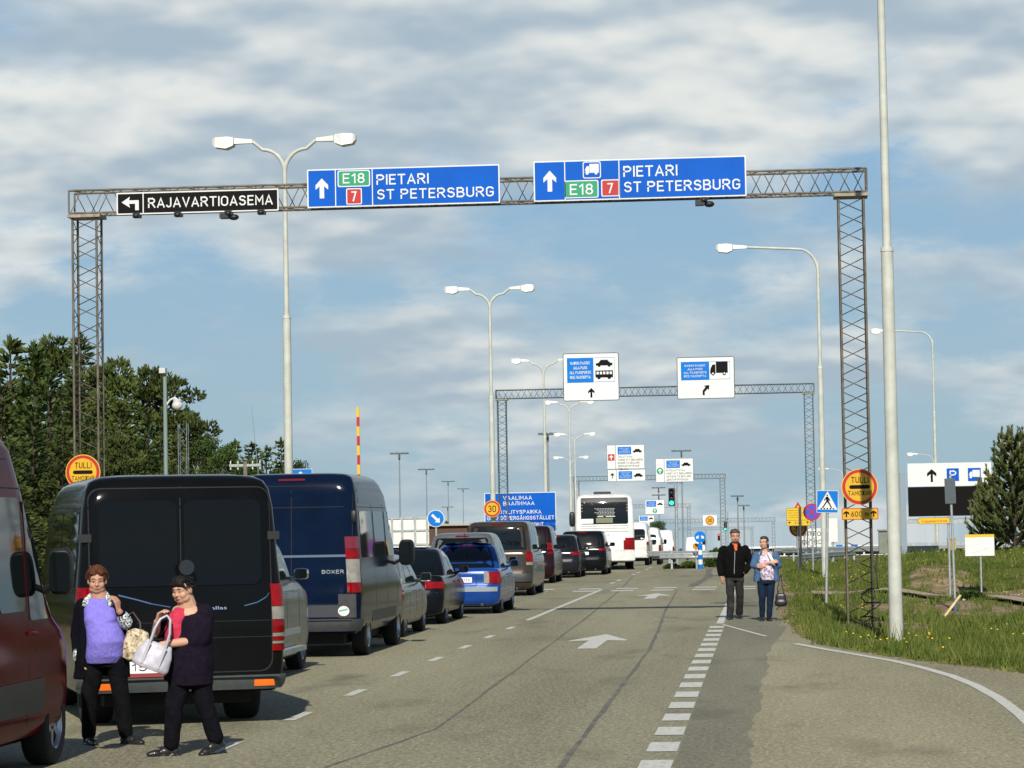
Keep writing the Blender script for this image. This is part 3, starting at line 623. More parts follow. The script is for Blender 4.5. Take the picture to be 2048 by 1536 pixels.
put(t, "car_symbol", M_BLACK, lambda m: car_sym(m, .75, 1.25, .8, -.014)); put(t, "green_disc", [M_GREEN, M_WHITE], lambda m: (m.flat(circ(0, .48, .33, 20), -.012, 0), m.flat(arrow_up(0, .25, .72, .32, .3), -.02, 1)))
t = board("lane_sign", "small white board with a tiny black arrow above the white minibus", -19.9, 480 - .6, 1.6, 2.65, 1.85, M_WHITE, M_EDGE, .03, .05, .08)
passport_panel(t, -1.15, .2, .95, 1.7)
put(t, "car_symbol", M_BLACK, lambda m: car_sym(m, .75, 1.15, .8, -.014)); put(t, "up_arrow", M_BLACK, lambda m: m.flat(arrow_up(0, .1, .6, .3, .26), -.014))
t = board("speed_sign", "round yellow 30 sign on a pale square board hanging from a far gantry", -9.1, 479.4, 1.55, 2.35, 1.75, M_WHITE, None, .03, .05, .06)
put(t, "disc", [M_YEL, M_RED], lambda m: (m.flat(circ(0, .85, .76, 28), -.012, 1), m.flat(circ(0, .85, .6, 28), -.02, 0)))
put(t, "lettering", M_BLACK, lambda m: text(m, "30", -.38, .38, .55, 1.18, -.028))

# signs at the road side
def round_sign(name, label, X, Y, Z, r, dn, draw, rim, post=True, pr=.03):
    t = thing(name, (X, Y, Z), label, "sign")
    put(t, "panel", [rim[0], rim[1], M_GREY], lambda m: (m.slab(circ(0, r, r, 36), 0, .025, 0, 2), m.flat(circ(0, r, r * rim[2], 36), -.003, 1)))
    draw(t, r)
    if post: put(t, "post", M_GREY, lambda m: m.tube((0, .025 + pr + .005, -dn), (0, .025 + pr + .005, r * 1.6), pr, n=10))
    return t
def d30(t, r): put(t, "lettering", M_BLACK, lambda m: text(m, "30", -r * .5, r * .5, r * .62, r * 1.38, -.009, 0, .005))
def ring30(t, r):
    put(t, "red_ring", [M_RED, M_YEL], lambda m: (m.flat(circ(0, r, r * .93, 36), -.006, 0), m.flat(circ(0, r, r * .73, 36), -.0085, 1)))
    put(t, "lettering", M_BLACK, lambda m: text(m, "30", -r * .46, r * .46, r * .62, r * 1.38, -.012, 0, .005))
round_sign("speed_sign", "round yellow 30 sign strapped to the second lamp post by the blue board", -10.13, 104.7, 2.27, .32, 2.27, ring30, (M_YEL2, M_YEL, .96), False)
round_sign("speed_sign", "yellow 30 sign half hidden below the yellow text board", 1.23, 100.9, 1.36, .32, 1.4, ring30, (M_YEL2, M_YEL, .96))
def diag(t, r):
    c = math.cos(R(-45)); P = [(-.075, .33), (.075, .33), (.075, -.12), (.2, -.12), (0, -.36), (-.2, -.12), (-.075, -.12)]
    put(t, "diagonal_arrow", M_WHITE, lambda m: m.flat([(r * 2 * .95 * (p[0] * .7071 - p[1] * .7071) , r + r * 2 * .95 * (p[0] * .7071 + p[1] * .7071)) for p in [(q[0], q[1]) for q in P]], -.009))
t = round_sign("keep_right_sign", "round blue sign with a white arrow pointing down right left of the blue car", -12.3, 105, 1.94, .325, 1.95, diag, (M_WHITE, M_LBLUE, .93), True, .035)
def both(t, r):
    for s_ in (-1, 1):
        P = [(.02, .1), (.1, .2), (.2, .05), (.27, .12), (.28, -.2), (-.0, -.13), (.09, -.07)]
        put(t, "arrow", M_WHITE, lambda m: m.flat([(s_ * r * 2 * p[0] + s_ * r * .12, r + r * 1.5 * p[1]) for p in P], -.009))
round_sign("keep_sides_sign", "round blue sign with two down arrows on a striped bollard by the guard rail", -2.66, 117.6, 1.10, .24, 0.4, both, (M_LBLUE, M_LBLUE, .9), True, .03)
t = thing("striped_bollard", (-2.66, 117.4, 0), "blue and white banded bollard under the two arrow sign", "bollard")
put(t, "column", [M_LBLUE, M_WHITE], lambda m: [m.tube((0, 0, .2 * i), (0, 0, .2 * i + .2), .1, n=12, mi=i % 2, caps=True) for i in range(5)])
put(t, "cap", M_LBLUE, lambda m: m.sphere((0, 0, 1.0), (.1, .1, .1), 10, 6))
t = thing("speed_sign", (-2.85, 117.9, .82), "little yellow 30 sign beside the striped bollard", "sign")
put(t, "panel", [M_YEL, M_RED, M_GREY], lambda m: (m.slab(circ(0, .13, .13, 24), 0, .02, 1, 2), m.flat(circ(0, .13, .1, 24), -.003, 0)))
put(t, "lettering", M_BLACK, lambda m: text(m, "30", -.06, .06, .08, .18, -.006)); put(t, "post", M_GREY, lambda m: m.tube((0, .03, -.82), (0, .03, .1), .02, n=8))
# pedestrian crossing sign
t = thing("crossing_sign", (1.41, 65.6, 0), "square blue pedestrian crossing sign with black walking figure", "sign"); t.rotation_euler = (0, R(2.0), R(-3))
put(t, "post", M_GREY, lambda m: m.tube((0, .05, 0), (0, .05, 2.3), .034, n=12))
def ped(m):
    m.slab(rrect(-.25, .25, 2.1, 2.62, .02), 0, .02, 1, 3); m.flat(rrect(-.24, .24, 2.11, 2.61, .015), -.003, 0)
    m.flat([(-.235, 2.175), (.235, 2.175), (0, 2.6)], -.006, 1)
put(t, "panel", [M_LBLUE, M_WHITE, M_BLACK, M_GREY], ped)
def walker(m):
    Z = 2.19; y = -.009
    m.flat(circ(-.005, Z + .315, .02, 14), y); m.flat([(-.035, Z + .285), (.02, Z + .285), (.035, Z + .17), (-.03, Z + .165)], y)
    m.flat([(-.03, Z + .18), (.0, Z + .17), (-.06, Z + .08), (-.1, Z + .02), (-.125, Z + .03), (-.085, Z + .09)], y - .001); m.flat([(.03, Z + .18), (-.01, Z + .17), (.05, Z + .09), (.085, Z + .02), (.11, Z + .03), (.075, Z + .1)], y - .002)
    m.flat([(-.035, Z + .28), (-.02, Z + .25), (-.07, Z + .19), (-.085, Z + .2)], y - .001); m.flat([(.02, Z + .28), (.01, Z + .25), (.055, Z + .18), (.07, Z + .19)], y - .001)
    for i in (-2, -1, 0, 1, 2): m.flat([(i * .08 - .02 - i * .01, Z - .005), (i * .08 + .02 - i * .01, Z - .005), (i * .07 + .015, Z + .025), (i * .07 - .015, Z + .025)], y - .003)
put(t, "walking_figure", M_BLACK, walker)
# no stopping
t = round_sign("no_stopping_sign", "round blue no stopping sign with a red rim and cross", 1.67, 97, 1.93, .30, 1.95, lambda t, r: put(t, "red_cross", M_RED, lambda m: [m.flat([(r * 1.0 * (a * .7071 - s_ * b * .7071) * 1.0, r + r * (s_ * a * .7071 + b * .7071)) for a, b in ((-.85, -.07), (.85, -.07), (.85, .07), (-.85, .07))], -.009 - .002 * (s_ > 0)) for s_ in (-1, 1)]), (M_RED, mat("sign_violet_blue", (0.05, 0.06, 0.45), 0.4), .8))
# yellow text board
t = board("notice_board", "yellow roadside board with small text lines and two arrows on a dark post", 1.24, 100.3, 1.76, .84, .64, M_YEL2, M_EDGE, .012, .02, .03)
put(t, "lettering", M_BLACK, lambda m: (text(m, "Raskas liikenne", -.36, .1, .53, .56, -.006, 0, 0), text(m, "Heavy vehicles only", -.36, .2, .45, .48, -.006, 0, 0), text(m, "Tavaraliikenteen jono", -.36, .34, .37, .40, -.006, 0, 0), text(m, "Грузовой транспорт", -.36, .1, .29, .32, -.006, 0, 0), text(m, "2 km", -.14, .14, .07, .15, -.006, 0, 0)))
put(t, "divider", M_EDGE, lambda m: m.flat([(-.41, .195), (.41, .195), (.41, .207), (-.41, .207)], -.006))
for s_ in (-.32, .32): put(t, "arrow", M_BLACK, lambda m: m.flat(arrow_up(s_, .06, .16, .09, .2), -.006))
put(t, "truck_symbol", M_BLACK, lambda m: truck(m, .3, .5, .15, -.006)); put(t, "post", mat("dark_post", (0.05, 0.05, 0.05), .7), lambda m: m.tube((.06, -.08, -1.77), (.06, -.08, .66), .045, n=10))
t = thing("warning_sign", (1.24, 100.8, 0), "red edged triangular warning sign peeking above the yellow text board", "sign")
put(t, "panel", [M_RED, M_YEL, M_GREY], lambda m: (m.slab([(-.3, 2.1), (.3, 2.1), (0, 2.62)], 0, .02, 0, 2), m.flat([(-.21, 2.15), (.21, 2.15), (0, 2.51)], -.003, 1)))
put(t, "post", M_GREY, lambda m: m.tube((-.02, .05, 0), (-.02, .05, 2.3), .03, n=8)); put(t, "symbol", M_BLACK, lambda m: m.flat(rrect(-.07, .07, 2.19, 2.29, .02), -.006))
# control board
t = board("control_sign", "white board reading КОНТРОЛЬ and CONTROL behind the walking couple", 2.42, 139.5, .67, 1.75, .9, M_WHITE, None, .02, .03, .05, post=((-.6, .04, .8), (.6, .04, .8)))
put(t, "lettering", M_BLACK, lambda m: (text(m, "КОНТРОЛЬ", -.78, .78, .52, .74, -.006, 0, 0), text(m, "CONTROL", -.72, .6, .12, .34, -.006, 0, 0)))
t = board("blank_sign", "blank white upright board beside the lamp post", 3.35, 137, .9, .45, 1.15, M_WHITE, None, .02, .02, .04, post=((0, .04, 1.0),))
# big blue border board
t = board("border_board", "large blue board naming VAALIMAA border crossing point", -12.13, 140, 1.62, 3.6, 2.0, M_BLUE, M_WHITE, .035, .03, .08, post=((-1.5, .05, 1.75), (1.3, .05, 1.75)))
put(t, "lettering", M_WHITE, lambda m: (text(m, "VAALIMAA", -.85, .6, 1.63, 1.83, -.008), text(m, "ВААЛИМАА", -.85, .72, 1.36, 1.55, -.008), text(m, "RAJANYLITYSPAIKKA", -1.66, 1.06, .93, 1.12, -.008), text(m, "GRÄNSÖVERGÅNGSSTÄLLET", -1.68, 1.7, .63, .82, -.008), text(m, "BORDER CROSSING POINT", -1.68, 1.16, .30, .49, -.008)))
t = board("arrow_sign", "top edge of a blue sign with a white arrow tip behind the dark blue van", -12.45, 75, 2.95, .64, .62, M_LBLUE, M_WHITE, .012, .02, .03, post=((0, .04, 2.95),))
put(t, "up_arrow", M_WHITE, lambda m: m.flat(arrow_up(0, .1, .55, .34, .3), -.006))
# variable message sign
t = thing("message_sign", (8.05, 128, 0), "white and black roadside message sign with arrow, P and truck symbols", "sign")
for px in (-1.72, 1.55): put(t, "post", mat("bluish_steel", (0.22, 0.27, 0.31), .5, .3), lambda m: m.box(px - .13, px + .13, .1, .36, -.1, 4.05 if px < 0 else 4.0))
put(t, "crossbar", M_GREY, lambda m: (m.box(-1.59, 1.42, .15, .3, 1.72, 1.92), m.box(-1.59, 1.42, .15, .3, .72, .86)))
put(t, "white_panel", M_WHITE, lambda m: m.box(-1.5, 2.25, -.02, .1, 3.4, 4.45)); put(t, "display", mat("led_matrix", (.005, .0045, .004), .7, var=.3, vscale=40, spec=.1), lambda m: m.box(-1.5, 2.25, -.06, .1, 2.05, 3.38))
put(t, "arrow", M_BLACK, lambda m: m.flat(arrow_up(-.42, 3.6, 4.18, .42, .24), -.026))
put(t, "parking_symbol", [M_BLUE, M_WHITE], lambda m: (m.flat(rrect(.25, .8, 3.62, 4.2, .02), -.026, 0), text(m, "P", .38, .69, 3.7, 4.1, -.03, 1, .03)))
put(t, "truck_symbol", [M_BLUE, M_WHITE], lambda m: (m.flat(rrect(1.2, 1.78, 3.6, 4.2, .02), -.026, 0), truck(m, 1.49, 3.73, .48, -.03, 1)))
# signs on the verge
z = verge_z(4.07, 61)
t = thing("sign_post", (4.07, 61, z), "thin grey post with a dark sign seen before the P symbol", "sign"); t.rotation_euler = (0, R(-0.8), 0)
put(t, "post", M_GREY, lambda m: m.tube((0, 0, 0), (0, 0, 2.9), .028, n=10)); put(t, "foot", mat("blue_foot", (.05, .09, .16), .6), lambda m: m.tube((0, 0, 0), (0, 0, .28), .05, n=10))
put(t, "plate", mat("dark_plate", (.055, .075, .085), .5, var=.2), lambda m: m.box(-.13, .10, -.06, -.035, 2.32, 2.86)); 
z = verge_z(4.1, 70)
t = thing("detour_sign", (4.62, 70.5, z), "yellow arrow shaped sign pointing left reading Lappeenranta", "sign")
put(t, "panel", [M_YEL2, M_EDGE], lambda m: (m.slab([(-.82, 1.9), (-.74, 1.82), (0, 1.82), (0, 1.98), (-.74, 1.98)], 0, .02, 1), m.flat([(-.805, 1.9), (-.735, 1.83), (-.01, 1.83), (-.01, 1.97), (-.735, 1.97)], -.003, 0)))
put(t, "lettering", M_RED, lambda m: text(m, "Lappeenranta", -.68, -.06, 1.865, 1.93, -.006, 0, 0)); put(t, "post", M_GREY, lambda m: m.tube((-.03, .05, 0), (-.03, .05, 2.0), .03, n=10))
z = verge_z(5.5, 72.6)
t = thing("information_sign", (5.5, 72.6, z), "white information sign with a yellow top strip on a thin post", "sign"); t.rotation_euler = (0, 0, 0)
put(t, "panel", [M_WHITE, M_YEL2, M_GREY], lambda m: (m.slab(rrect(-.37, .37, .95 - z, 1.5 - z, .01), 0, .02, 0, 2), m.flat([(-.37, 1.43 - z), (.37, 1.43 - z), (.37, 1.5 - z), (-.37, 1.5 - z)], -.003, 1)))
put(t, "map_lines", mat("faint_line", (.45, .47, .47), .6), lambda m: [m.flat([(x, 1.0 - z + q), (x + .2, 1.04 - z + q), (x + .2, 1.046 - z + q), (x, 1.006 - z + q)], -.004) for x, q in ((-.25, .02), (-.05, .06), (.1, .12), (-.2, .2))])
put(t, "post", M_GREY, lambda m: m.tube((.02, .045, 0), (.02, .045, 1.3 - z), .026, n=10))
mb = MB(); z = verge_z(3.6, 56); mb.path([(3.45, 56.0, z + .02), (3.86, 56.3, z + .52)], .03, 6); tag(mb.build("wooden_stake", mat("raw_wood", (.55, .42, .2), .8, var=.2)), "pale wooden stake leaning at the dark sign post in the verge", "stake")
mb = MB(); mb.box(-.18, .18, -.1, .1, 0, 1.05); mb.box(-.2, .2, -.12, .12, 1.05, 1.08); tag(mb.build("timber_post", mat("ochre_timber", (.36, .26, .09), .8, var=.2), None, (8.05, 122, 0)), "short ochre timber post in the grass under the message sign", "post")
# ---------------------------------------------------------------- lamps, masts, poles
def lamp_head(mb, p, dx, s=1.0, mi=0):
    x = p[0]; z = p[2]
    def sec(xx, w, h0, h1): return [(xx, -w, h0), (xx, w, h0), (xx, w * .7, h1), (xx, -w * .7, h1)]
    S = [sec(x, .05 * s, z - .04 * s, z + .045 * s), sec(x + dx * .42 * s, .085 * s, z - .05 * s, z + .085 * s), sec(x + dx * .45 * s, .16 * s, z - .1 * s, z + .10 * s), sec(x + dx * .62 * s, .19 * s, z - .17 * s, z + .12 * s), sec(x + dx * .88 * s, .17 * s, z - .13 * s, z + .11 * s), sec(x + dx * .95 * s, .1 * s, z - .04 * s, z + .08 * s)]
    v = [(q[0], p[1] + q[1], q[2]) for a in S for q in a]; n = len(S)
    f = [(i * 4 + k, i * 4 + (k + 1) % 4, (i + 1) * 4 + (k + 1) % 4, (i + 1) * 4 + k) for i in range(n - 1) for k in range(4)]
    mb.add(v, f + [(0, 1, 2, 3), (n * 4 - 1, n * 4 - 2, n * 4 - 3, n * 4 - 4)], mi)
M_HEAD = mat("lamp_head_white", (0.5, 0.5, 0.46), .4)
def street_lamp(label, X, Y, Z0, H, arms, span, group, rb=.105, step=.62, s=1.0, tilt=0.0, rz=0.0):
    t = thing("street_lamp", (X, Y, Z0), label, "street lamp", group); t.rotation_euler = (0, tilt, rz)
    put(t, "pole", M_POLE, lambda m: (m.path([(0, 0, -.1), (0, 0, H * step)], [rb, rb * .9], 14), m.path([(0, 0, H * step - .02), (0, 0, H * step + .05)], [rb * .98, rb * .9], 14), m.path([(0, 0, H * step), (0, 0, H - .75)], [rb * .62, rb * .5], 12)))
    for d in arms:
        rise = .42 if len(arms) > 1 else .12; hs = H - .8
        if len(arms) > 1:
            pts = [(0, 0, hs)]
            for i in range(1, 9): a = i / 8 * math.pi / 2; pts.append((d * (.52 * (1 - math.cos(a))), 0, hs + .55 * math.sin(a)))
            pts.append((d * (span - .9 * s), 0, hs + .55 + .2))
            end = pts[-1]
        else:
            pts = [(0, 0, hs - .3)]
            for i in range(1, 9): a = i / 8 * math.pi / 2; pts.append((d * (.6 * (1 - math.cos(a))), 0, hs - .3 + .75 * math.sin(a)))
            pts.append((d * (span - .9 * s), 0, hs + .55)); end = pts[-1]
        arm = put(t, "arm", M_POLE, lambda m: m.path(pts, [rb * .5] * 5 + [rb * .42] * (len(pts) - 5), 10))
        put(arm, "lamp_head", M_HEAD, lambda m: lamp_head(m, end, d, s))
    return t
GL = "double armed street lamps along the median"
street_lamp("tall double armed lamp behind the black sign, biggest of the median row", -11.07, 65, 0, 11.15, (-1, 1), 1.66, GL)
street_lamp("double armed lamp carrying the round 30 sign over the brown pickup", -10.12, 105, 0, 10.95, (-1, 1), 1.66, GL)
street_lamp("double armed lamp with its right head behind the bus symbol board", -11.22, 145, gz(0, 145), 10.75, (-1, 1), 1.66, GL)
street_lamp("double armed lamp just left of the coach, fourth along the median", -12.8, 187, gz(0, 187), 10.9, (-1, 1), 1.66, GL)
street_lamp("small double armed lamp over the coach, fifth along the median", -15.2, 228, gz(0, 228), 10.55, (-1, 1), 1.66, GL)
street_lamp("farthest and smallest double armed lamp over the coach roof", -18.25, 268, gz(0, 268), 10.1, (-1, 1), 1.66, GL)
GR = "single armed street lamps on the right side"
street_lamp("single armed lamp reaching left beside the pedestrian sign", 1.86, 87.5, 0, 10.75, (-1,), 3.1, GR, .095)
street_lamp("far thin single armed lamp behind the tall right pole", 8.85, 145, 0, 11.9, (-1,), 3.1, GR, .09)
street_lamp("tall pale lamp pole in the grass running out of the picture top", 2.15, 46.9, -.13, 14.5, (-1,), 2.4, GR, .115, .45)
# small far single lamps
for X, Y, h, nm in ((7.4, 260, 8.5, "tiny far lamp above the walking woman"), (14.5, 240, 9, "tiny far lamp right of the customs sign")):
    street_lamp(nm, X, Y, gz(X, Y), h, (-1,), 2.2, GR, .07)
# high floodlight masts
def flood_mast(label, X, Y, ztop, wid, layers=1):
    z0 = gz(X, Y); t = thing("floodlight_mast", (X, Y, z0), label, "floodlight mast", "floodlight masts of the border station"); h = ztop - z0
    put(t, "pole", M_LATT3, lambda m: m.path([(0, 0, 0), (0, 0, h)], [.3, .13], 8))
    def ring(m, zc):
        n = 18
        for i in range(n):
            a = 2 * math.pi * i / n; x = wid / 2 * math.cos(a); y = wid / 2 * math.sin(a); m.box(x - .28, x + .28, y - .2, y + .2, zc - .16, zc + .16 + .1 * (i % 2))
        for i in range(12):
            a = 2 * math.pi * i / 12; m.tube((0, 0, zc), (wid / 2 * math.cos(a), wid / 2 * math.sin(a), zc), .06, n=4)
        m.box(-.25, .25, -.25, .25, zc - 1.7, zc)
    for k in range(layers): put(t, "lamp_ring", M_LATT2, lambda m: ring(m, h - .1 - k * 2.6))
for a in (("floodlight mast just right of the striped boom, tallest of its row", -97.5, 750, 22.3, 4.6), ("second floodlight mast right of the striped boom", -115.5, 960, 22.3, 5.2), ("third floodlight mast from the striped boom", -135, 1200, 22.0, 5.2), ("fourth floodlight mast from the striped boom, left of the lattice leg", -150, 1400, 21.5, 5.4), ("low floodlight mast over the round blue arrow sign", -158, 1400, 12.5, 5.4),
          ("floodlight mast behind the second lamp and third lamp", -45.8, 600, 21.8, 3.6), ("floodlight mast standing over the green arrow board", -22.9, 800, 22.8, 5.2), ("two tier floodlight mast left of the green traffic light", -37, 1000, 15.0, 4.4, 2), ("thin floodlight mast right of the third gantry leg", -7.2, 800, 9.6, 3.2), ("tiny floodlight mast above the walking man", -6.2, 900, 7.5, 3.2)):
    flood_mast(*a)
# boom barrier arm
t = thing("boom_barrier", (-13.03, 90, 0), "raised red and yellow striped barrier boom standing upright", "barrier")
put(t, "cabinet", M_YEL, lambda m: m.box(-.18, .18, -.15, .2, 0, 1.1))
put(t, "boom", [M_RED, M_YEL2], lambda m: [m.box(-.045, .045, -.03, .03, .9 + .31 * i, .9 + .31 * (i + 1), i % 2) for i in range(16)])
# camera pole, mast and power pole at the wood
t = thing("camera_pole", (-18.3, 85, 0), "grey green pole with a white dome camera in front of the trees", "camera pole")
put(t, "pole", mat("grey_green_paint", (.17, .22, .2), .6), lambda m: m.path([(0, 0, 0), (0, 0, 6.9)], [.075, .06], 10)); put(t, "top_camera", M_HEAD, lambda m: m.box(-.14, .05, -.2, .12, 6.82, 6.98))
put(t, "arm", M_HEAD, lambda m: m.path([(.04, 0, 5.85), (.16, 0, 6.0), (.3, 0, 6.06), (.4, 0, 5.98)], .035, 8)); put(t, "dome_camera", M_HEAD, lambda m: (m.sphere((.38, 0, 5.82), (.17, .17, .15), 14, 9), m.tube((.38, 0, 5.85), (.38, 0, 6.02), .13, n=14)))
mb = MB(); lattice(mb, (0, 0, 0), (0, 0, 5.5), (1, 0, 0), (0, 1, 0), .28, .28, .45, .011, .006)
tag(mb.build("lattice_mast", M_LATT3, None, (-19.0, 91, 0)), "slim lattice mast behind the camera pole", "mast")
t = thing("power_pole", (-24.2, 130, 0), "power pole top with white insulators on a crossarm at the wood edge", "power pole")
put(t, "pole", mat("old_wood", (.16, .14, .11), .9, var=.3), lambda m: m.path([(0, 0, 0), (0, 0, 5.2)], [.13, .1], 8)); put(t, "crossarm", M_GREY, lambda m: m.box(-.75, .75, -.06, .06, 4.95, 5.07))
for x in (-.7, -.35, .35, .7): put(t, "insulator", M_HEAD, lambda m: (m.sphere((x, 0, 5.14), (.04, .04, .09), 8, 6), m.sphere((x, 0, 4.86), (.04, .04, .08), 8, 6)))
mb = MB(); mb.path([(0, 0, 0), (-.05, 0, 5), (-.35, 0, 8.2)], [.03, .02, .008], 6); tag(mb.build("whip_antenna", M_LATT3, None, (-25.0, 138, 0)), "thin whip antenna rising from the trees by the power pole", "antenna")
# traffic lights
def emis(name, c, s): return mat(name, c, .4, emit=s)
def signal(label, X, Y, hp, zh, lens, colr, s=1.0):
    t = thing("traffic_light", (X, Y, gz(X, Y)), label, "traffic light", "traffic lights by the border lanes")
    put(t, "pole", M_GREY, lambda m: m.tube((0, 0, 0), (0, 0, hp), .07 * s, n=10))
    h = put(t, "signal_head", M_TRIM, lambda m: (m.slab(rrect(-.34 * s, -.06 * s, zh, zh + .82 * s, .05 * s), -.16, .1), [m.tube((-.2 * s, -.16, zh + (.15 + .26 * i) * s), (-.2 * s, -.30, zh + (.15 + .26 * i) * s), .105 * s, n=12, caps=False) for i in range(3)]))
    put(h, "lens", emis("lens_" + lens, colr, 2.6), lambda m: m.tube((-.2 * s, -.17, zh + (.15 if lens == 'green' else .67) * s), (-.2 * s, -.2, zh + (.15 if lens == 'green' else .67) * s), .1 * s, n=14))
    return t
signal("green traffic light on the tall pole right of the coach", -3.95, 128, 3.7, 2.72, 'green', (0.02, .75, .5))
signal("small green traffic light left of the walking man's head", -6.1, 480, 8, 4.6 + 0, 'green', (0.02, .75, .5), 2.0)
signal("red traffic light low above the guard rail", -4.1, 200, 2.3, 1.2, 'red', (.9, .03, .08), .8)
signal("small red traffic light beside the walking man's shoulder", -4.6, 300, 3.9, 2.0, 'red', (.9, .03, .08), .9)
# guard rails
def guard_rail(label, P, zt=.72, step=2.0):
    X0, Y0 = P[0]; t = thing("guard_rail", (X0, Y0, gz(X0, Y0)), label, "guard rail", "galvanised guard rails")
    L = [Vector((x - X0, y - Y0, gz(x, y) - gz(X0, Y0))) for x, y in P]
    prof = [(0, -.13), (-.04, -.105), (-.06, -.06), (-.0, 0), (-.06, .06), (-.04, .105), (0, .13)]
    mb = MB(); vs = []
    for i, p in enumerate(L):
        d = (L[min(i + 1, len(L) - 1)] - L[max(i - 1, 0)]).normalized(); n = Vector((d.y, -d.x, 0))
        if n.y > 0: n = -n
        for o, z in prof: vs.append(tuple(p + n * (-o) + Vector((0, 0, zt - .16 + z))))
    k = len(prof); mb.add(vs, [(i * k + j, (i + 1) * k + j, (i + 1) * k + j + 1, i * k + j + 1) for i in range(len(L) - 1) for j in range(k - 1)], 0, True)
    mb.build("rail", M_GREY, t)
    for i in range(len(L) - 1):
        n = max(1, int((L[i + 1] - L[i]).length / step))
        for j in range(n):
            p = L[i].lerp(L[i + 1], (j + .5) / n); m2 = MB(); m2.box(p.x - .04, p.x + .04, p.y + .06, p.y + .16, p.z - .1, p.z + zt); m2.build("post", M_GREY, t)
guard_rail("guard rail on the gore behind the striped bollard", [(-4.4, 119), (-3.4, 118.4), (-2.2, 118.2), (-1.4, 119.5)])
guard_rail("second guard rail line behind the gore rail", [(-5.3, 128), (-1.2, 125)], .72, 2.2)
guard_rail("nearer guard rail along the grass behind the right lamp post", [(.9, 138), (3.0, 134), (5.4, 131), (8.0, 130)], .75, 2.4)
guard_rail("farther guard rail behind the nearer grass rail", [(.6, 165), (5, 160), (10, 157), (14, 156)], .85, 3)
guard_rail("low guard rail slanting through the grass behind the gantry leg", [(1.5, 118), (2.6, 124), (4.2, 131)], .6, 3)
# far canopy row, sheds, fences
t = thing("long_shelter", (15, 700, gz(0, 700)), "long low white roofed shelter on the right horizon", "shelter")
put(t, "roof", M_WHITE, lambda m: m.box(-20, 60, -2, 8, 2.0, 2.5)); put(t, "back_wall", mat("dark_maroon_wall", (.03, .02, .022), .8), lambda m: m.box(-20, 60, 6, 6.3, 0, 2.0))
for i in range(17): put(t, "post", M_WHITE, lambda m: m.box(-20 + i * 4.9, -19.6 + i * 4.9, -1.6, -1.3, 0, 2.0))
put(t, "kerb", M_WHITE, lambda m: m.box(-20, 60, -3.5, -3.0, -.1, .25))
for i, (X, Y) in enumerate(((8.5, 320), (10.2, 320), (13.6, 320))):
    t = board("blue_sign", "small blue sign on the horizon, " + ("left of the three right of the crossing sign" , "middle of the three, by the gantry leg", "right of the three, by the electric cabinet")[i], X, Y, -1.35, .85, .65, M_LBLUE, M_WHITE, .04, .03, .04, post=((0, .05, .8),))
t = thing("panel_fence", (-19.2, 150, 0), "screen of pale panels in a grey frame behind the grey car", "fence")
put(t, "panel", mat("pale_panel", (.62, .64, .60), .6, var=.08), lambda m: m.box(-1.4, 1.25, 0, .06, .2, 2.5)); put(t, "frame", M_GREY, lambda m: ([m.box(x - .06, x + .06, -.08, -.002, 0, 2.55) for x in (-1.3, -.75, -.2, .5, 1.15)], [m.box(-1.4, 1.25, -.05, -.001, z, z + .1) for z in (1.0, 1.75, 2.42)]))
t = thing("log_shed", (-19.3, 170, gz(0, 170)), "brown log shed with a pale roof edge behind the round blue sign", "shed")
put(t, "wall", mat("brown_logs", (.075, .038, .022), .8, var=.25, bump=.4, bscale=8), lambda m: m.box(-1.6, 1.3, 0, 3, 0, 2.5)); put(t, "roof", mat("shed_roof", (.35, .31, .25), .7), lambda m: (m.box(-1.8, 1.5, -.25, 3.2, 2.5, 2.62), m.box(-1.8, 1.5, -.2, -.02, 1.2, 1.28), m.box(-1.8, 1.5, -.2, -.02, .95, 1.0)))
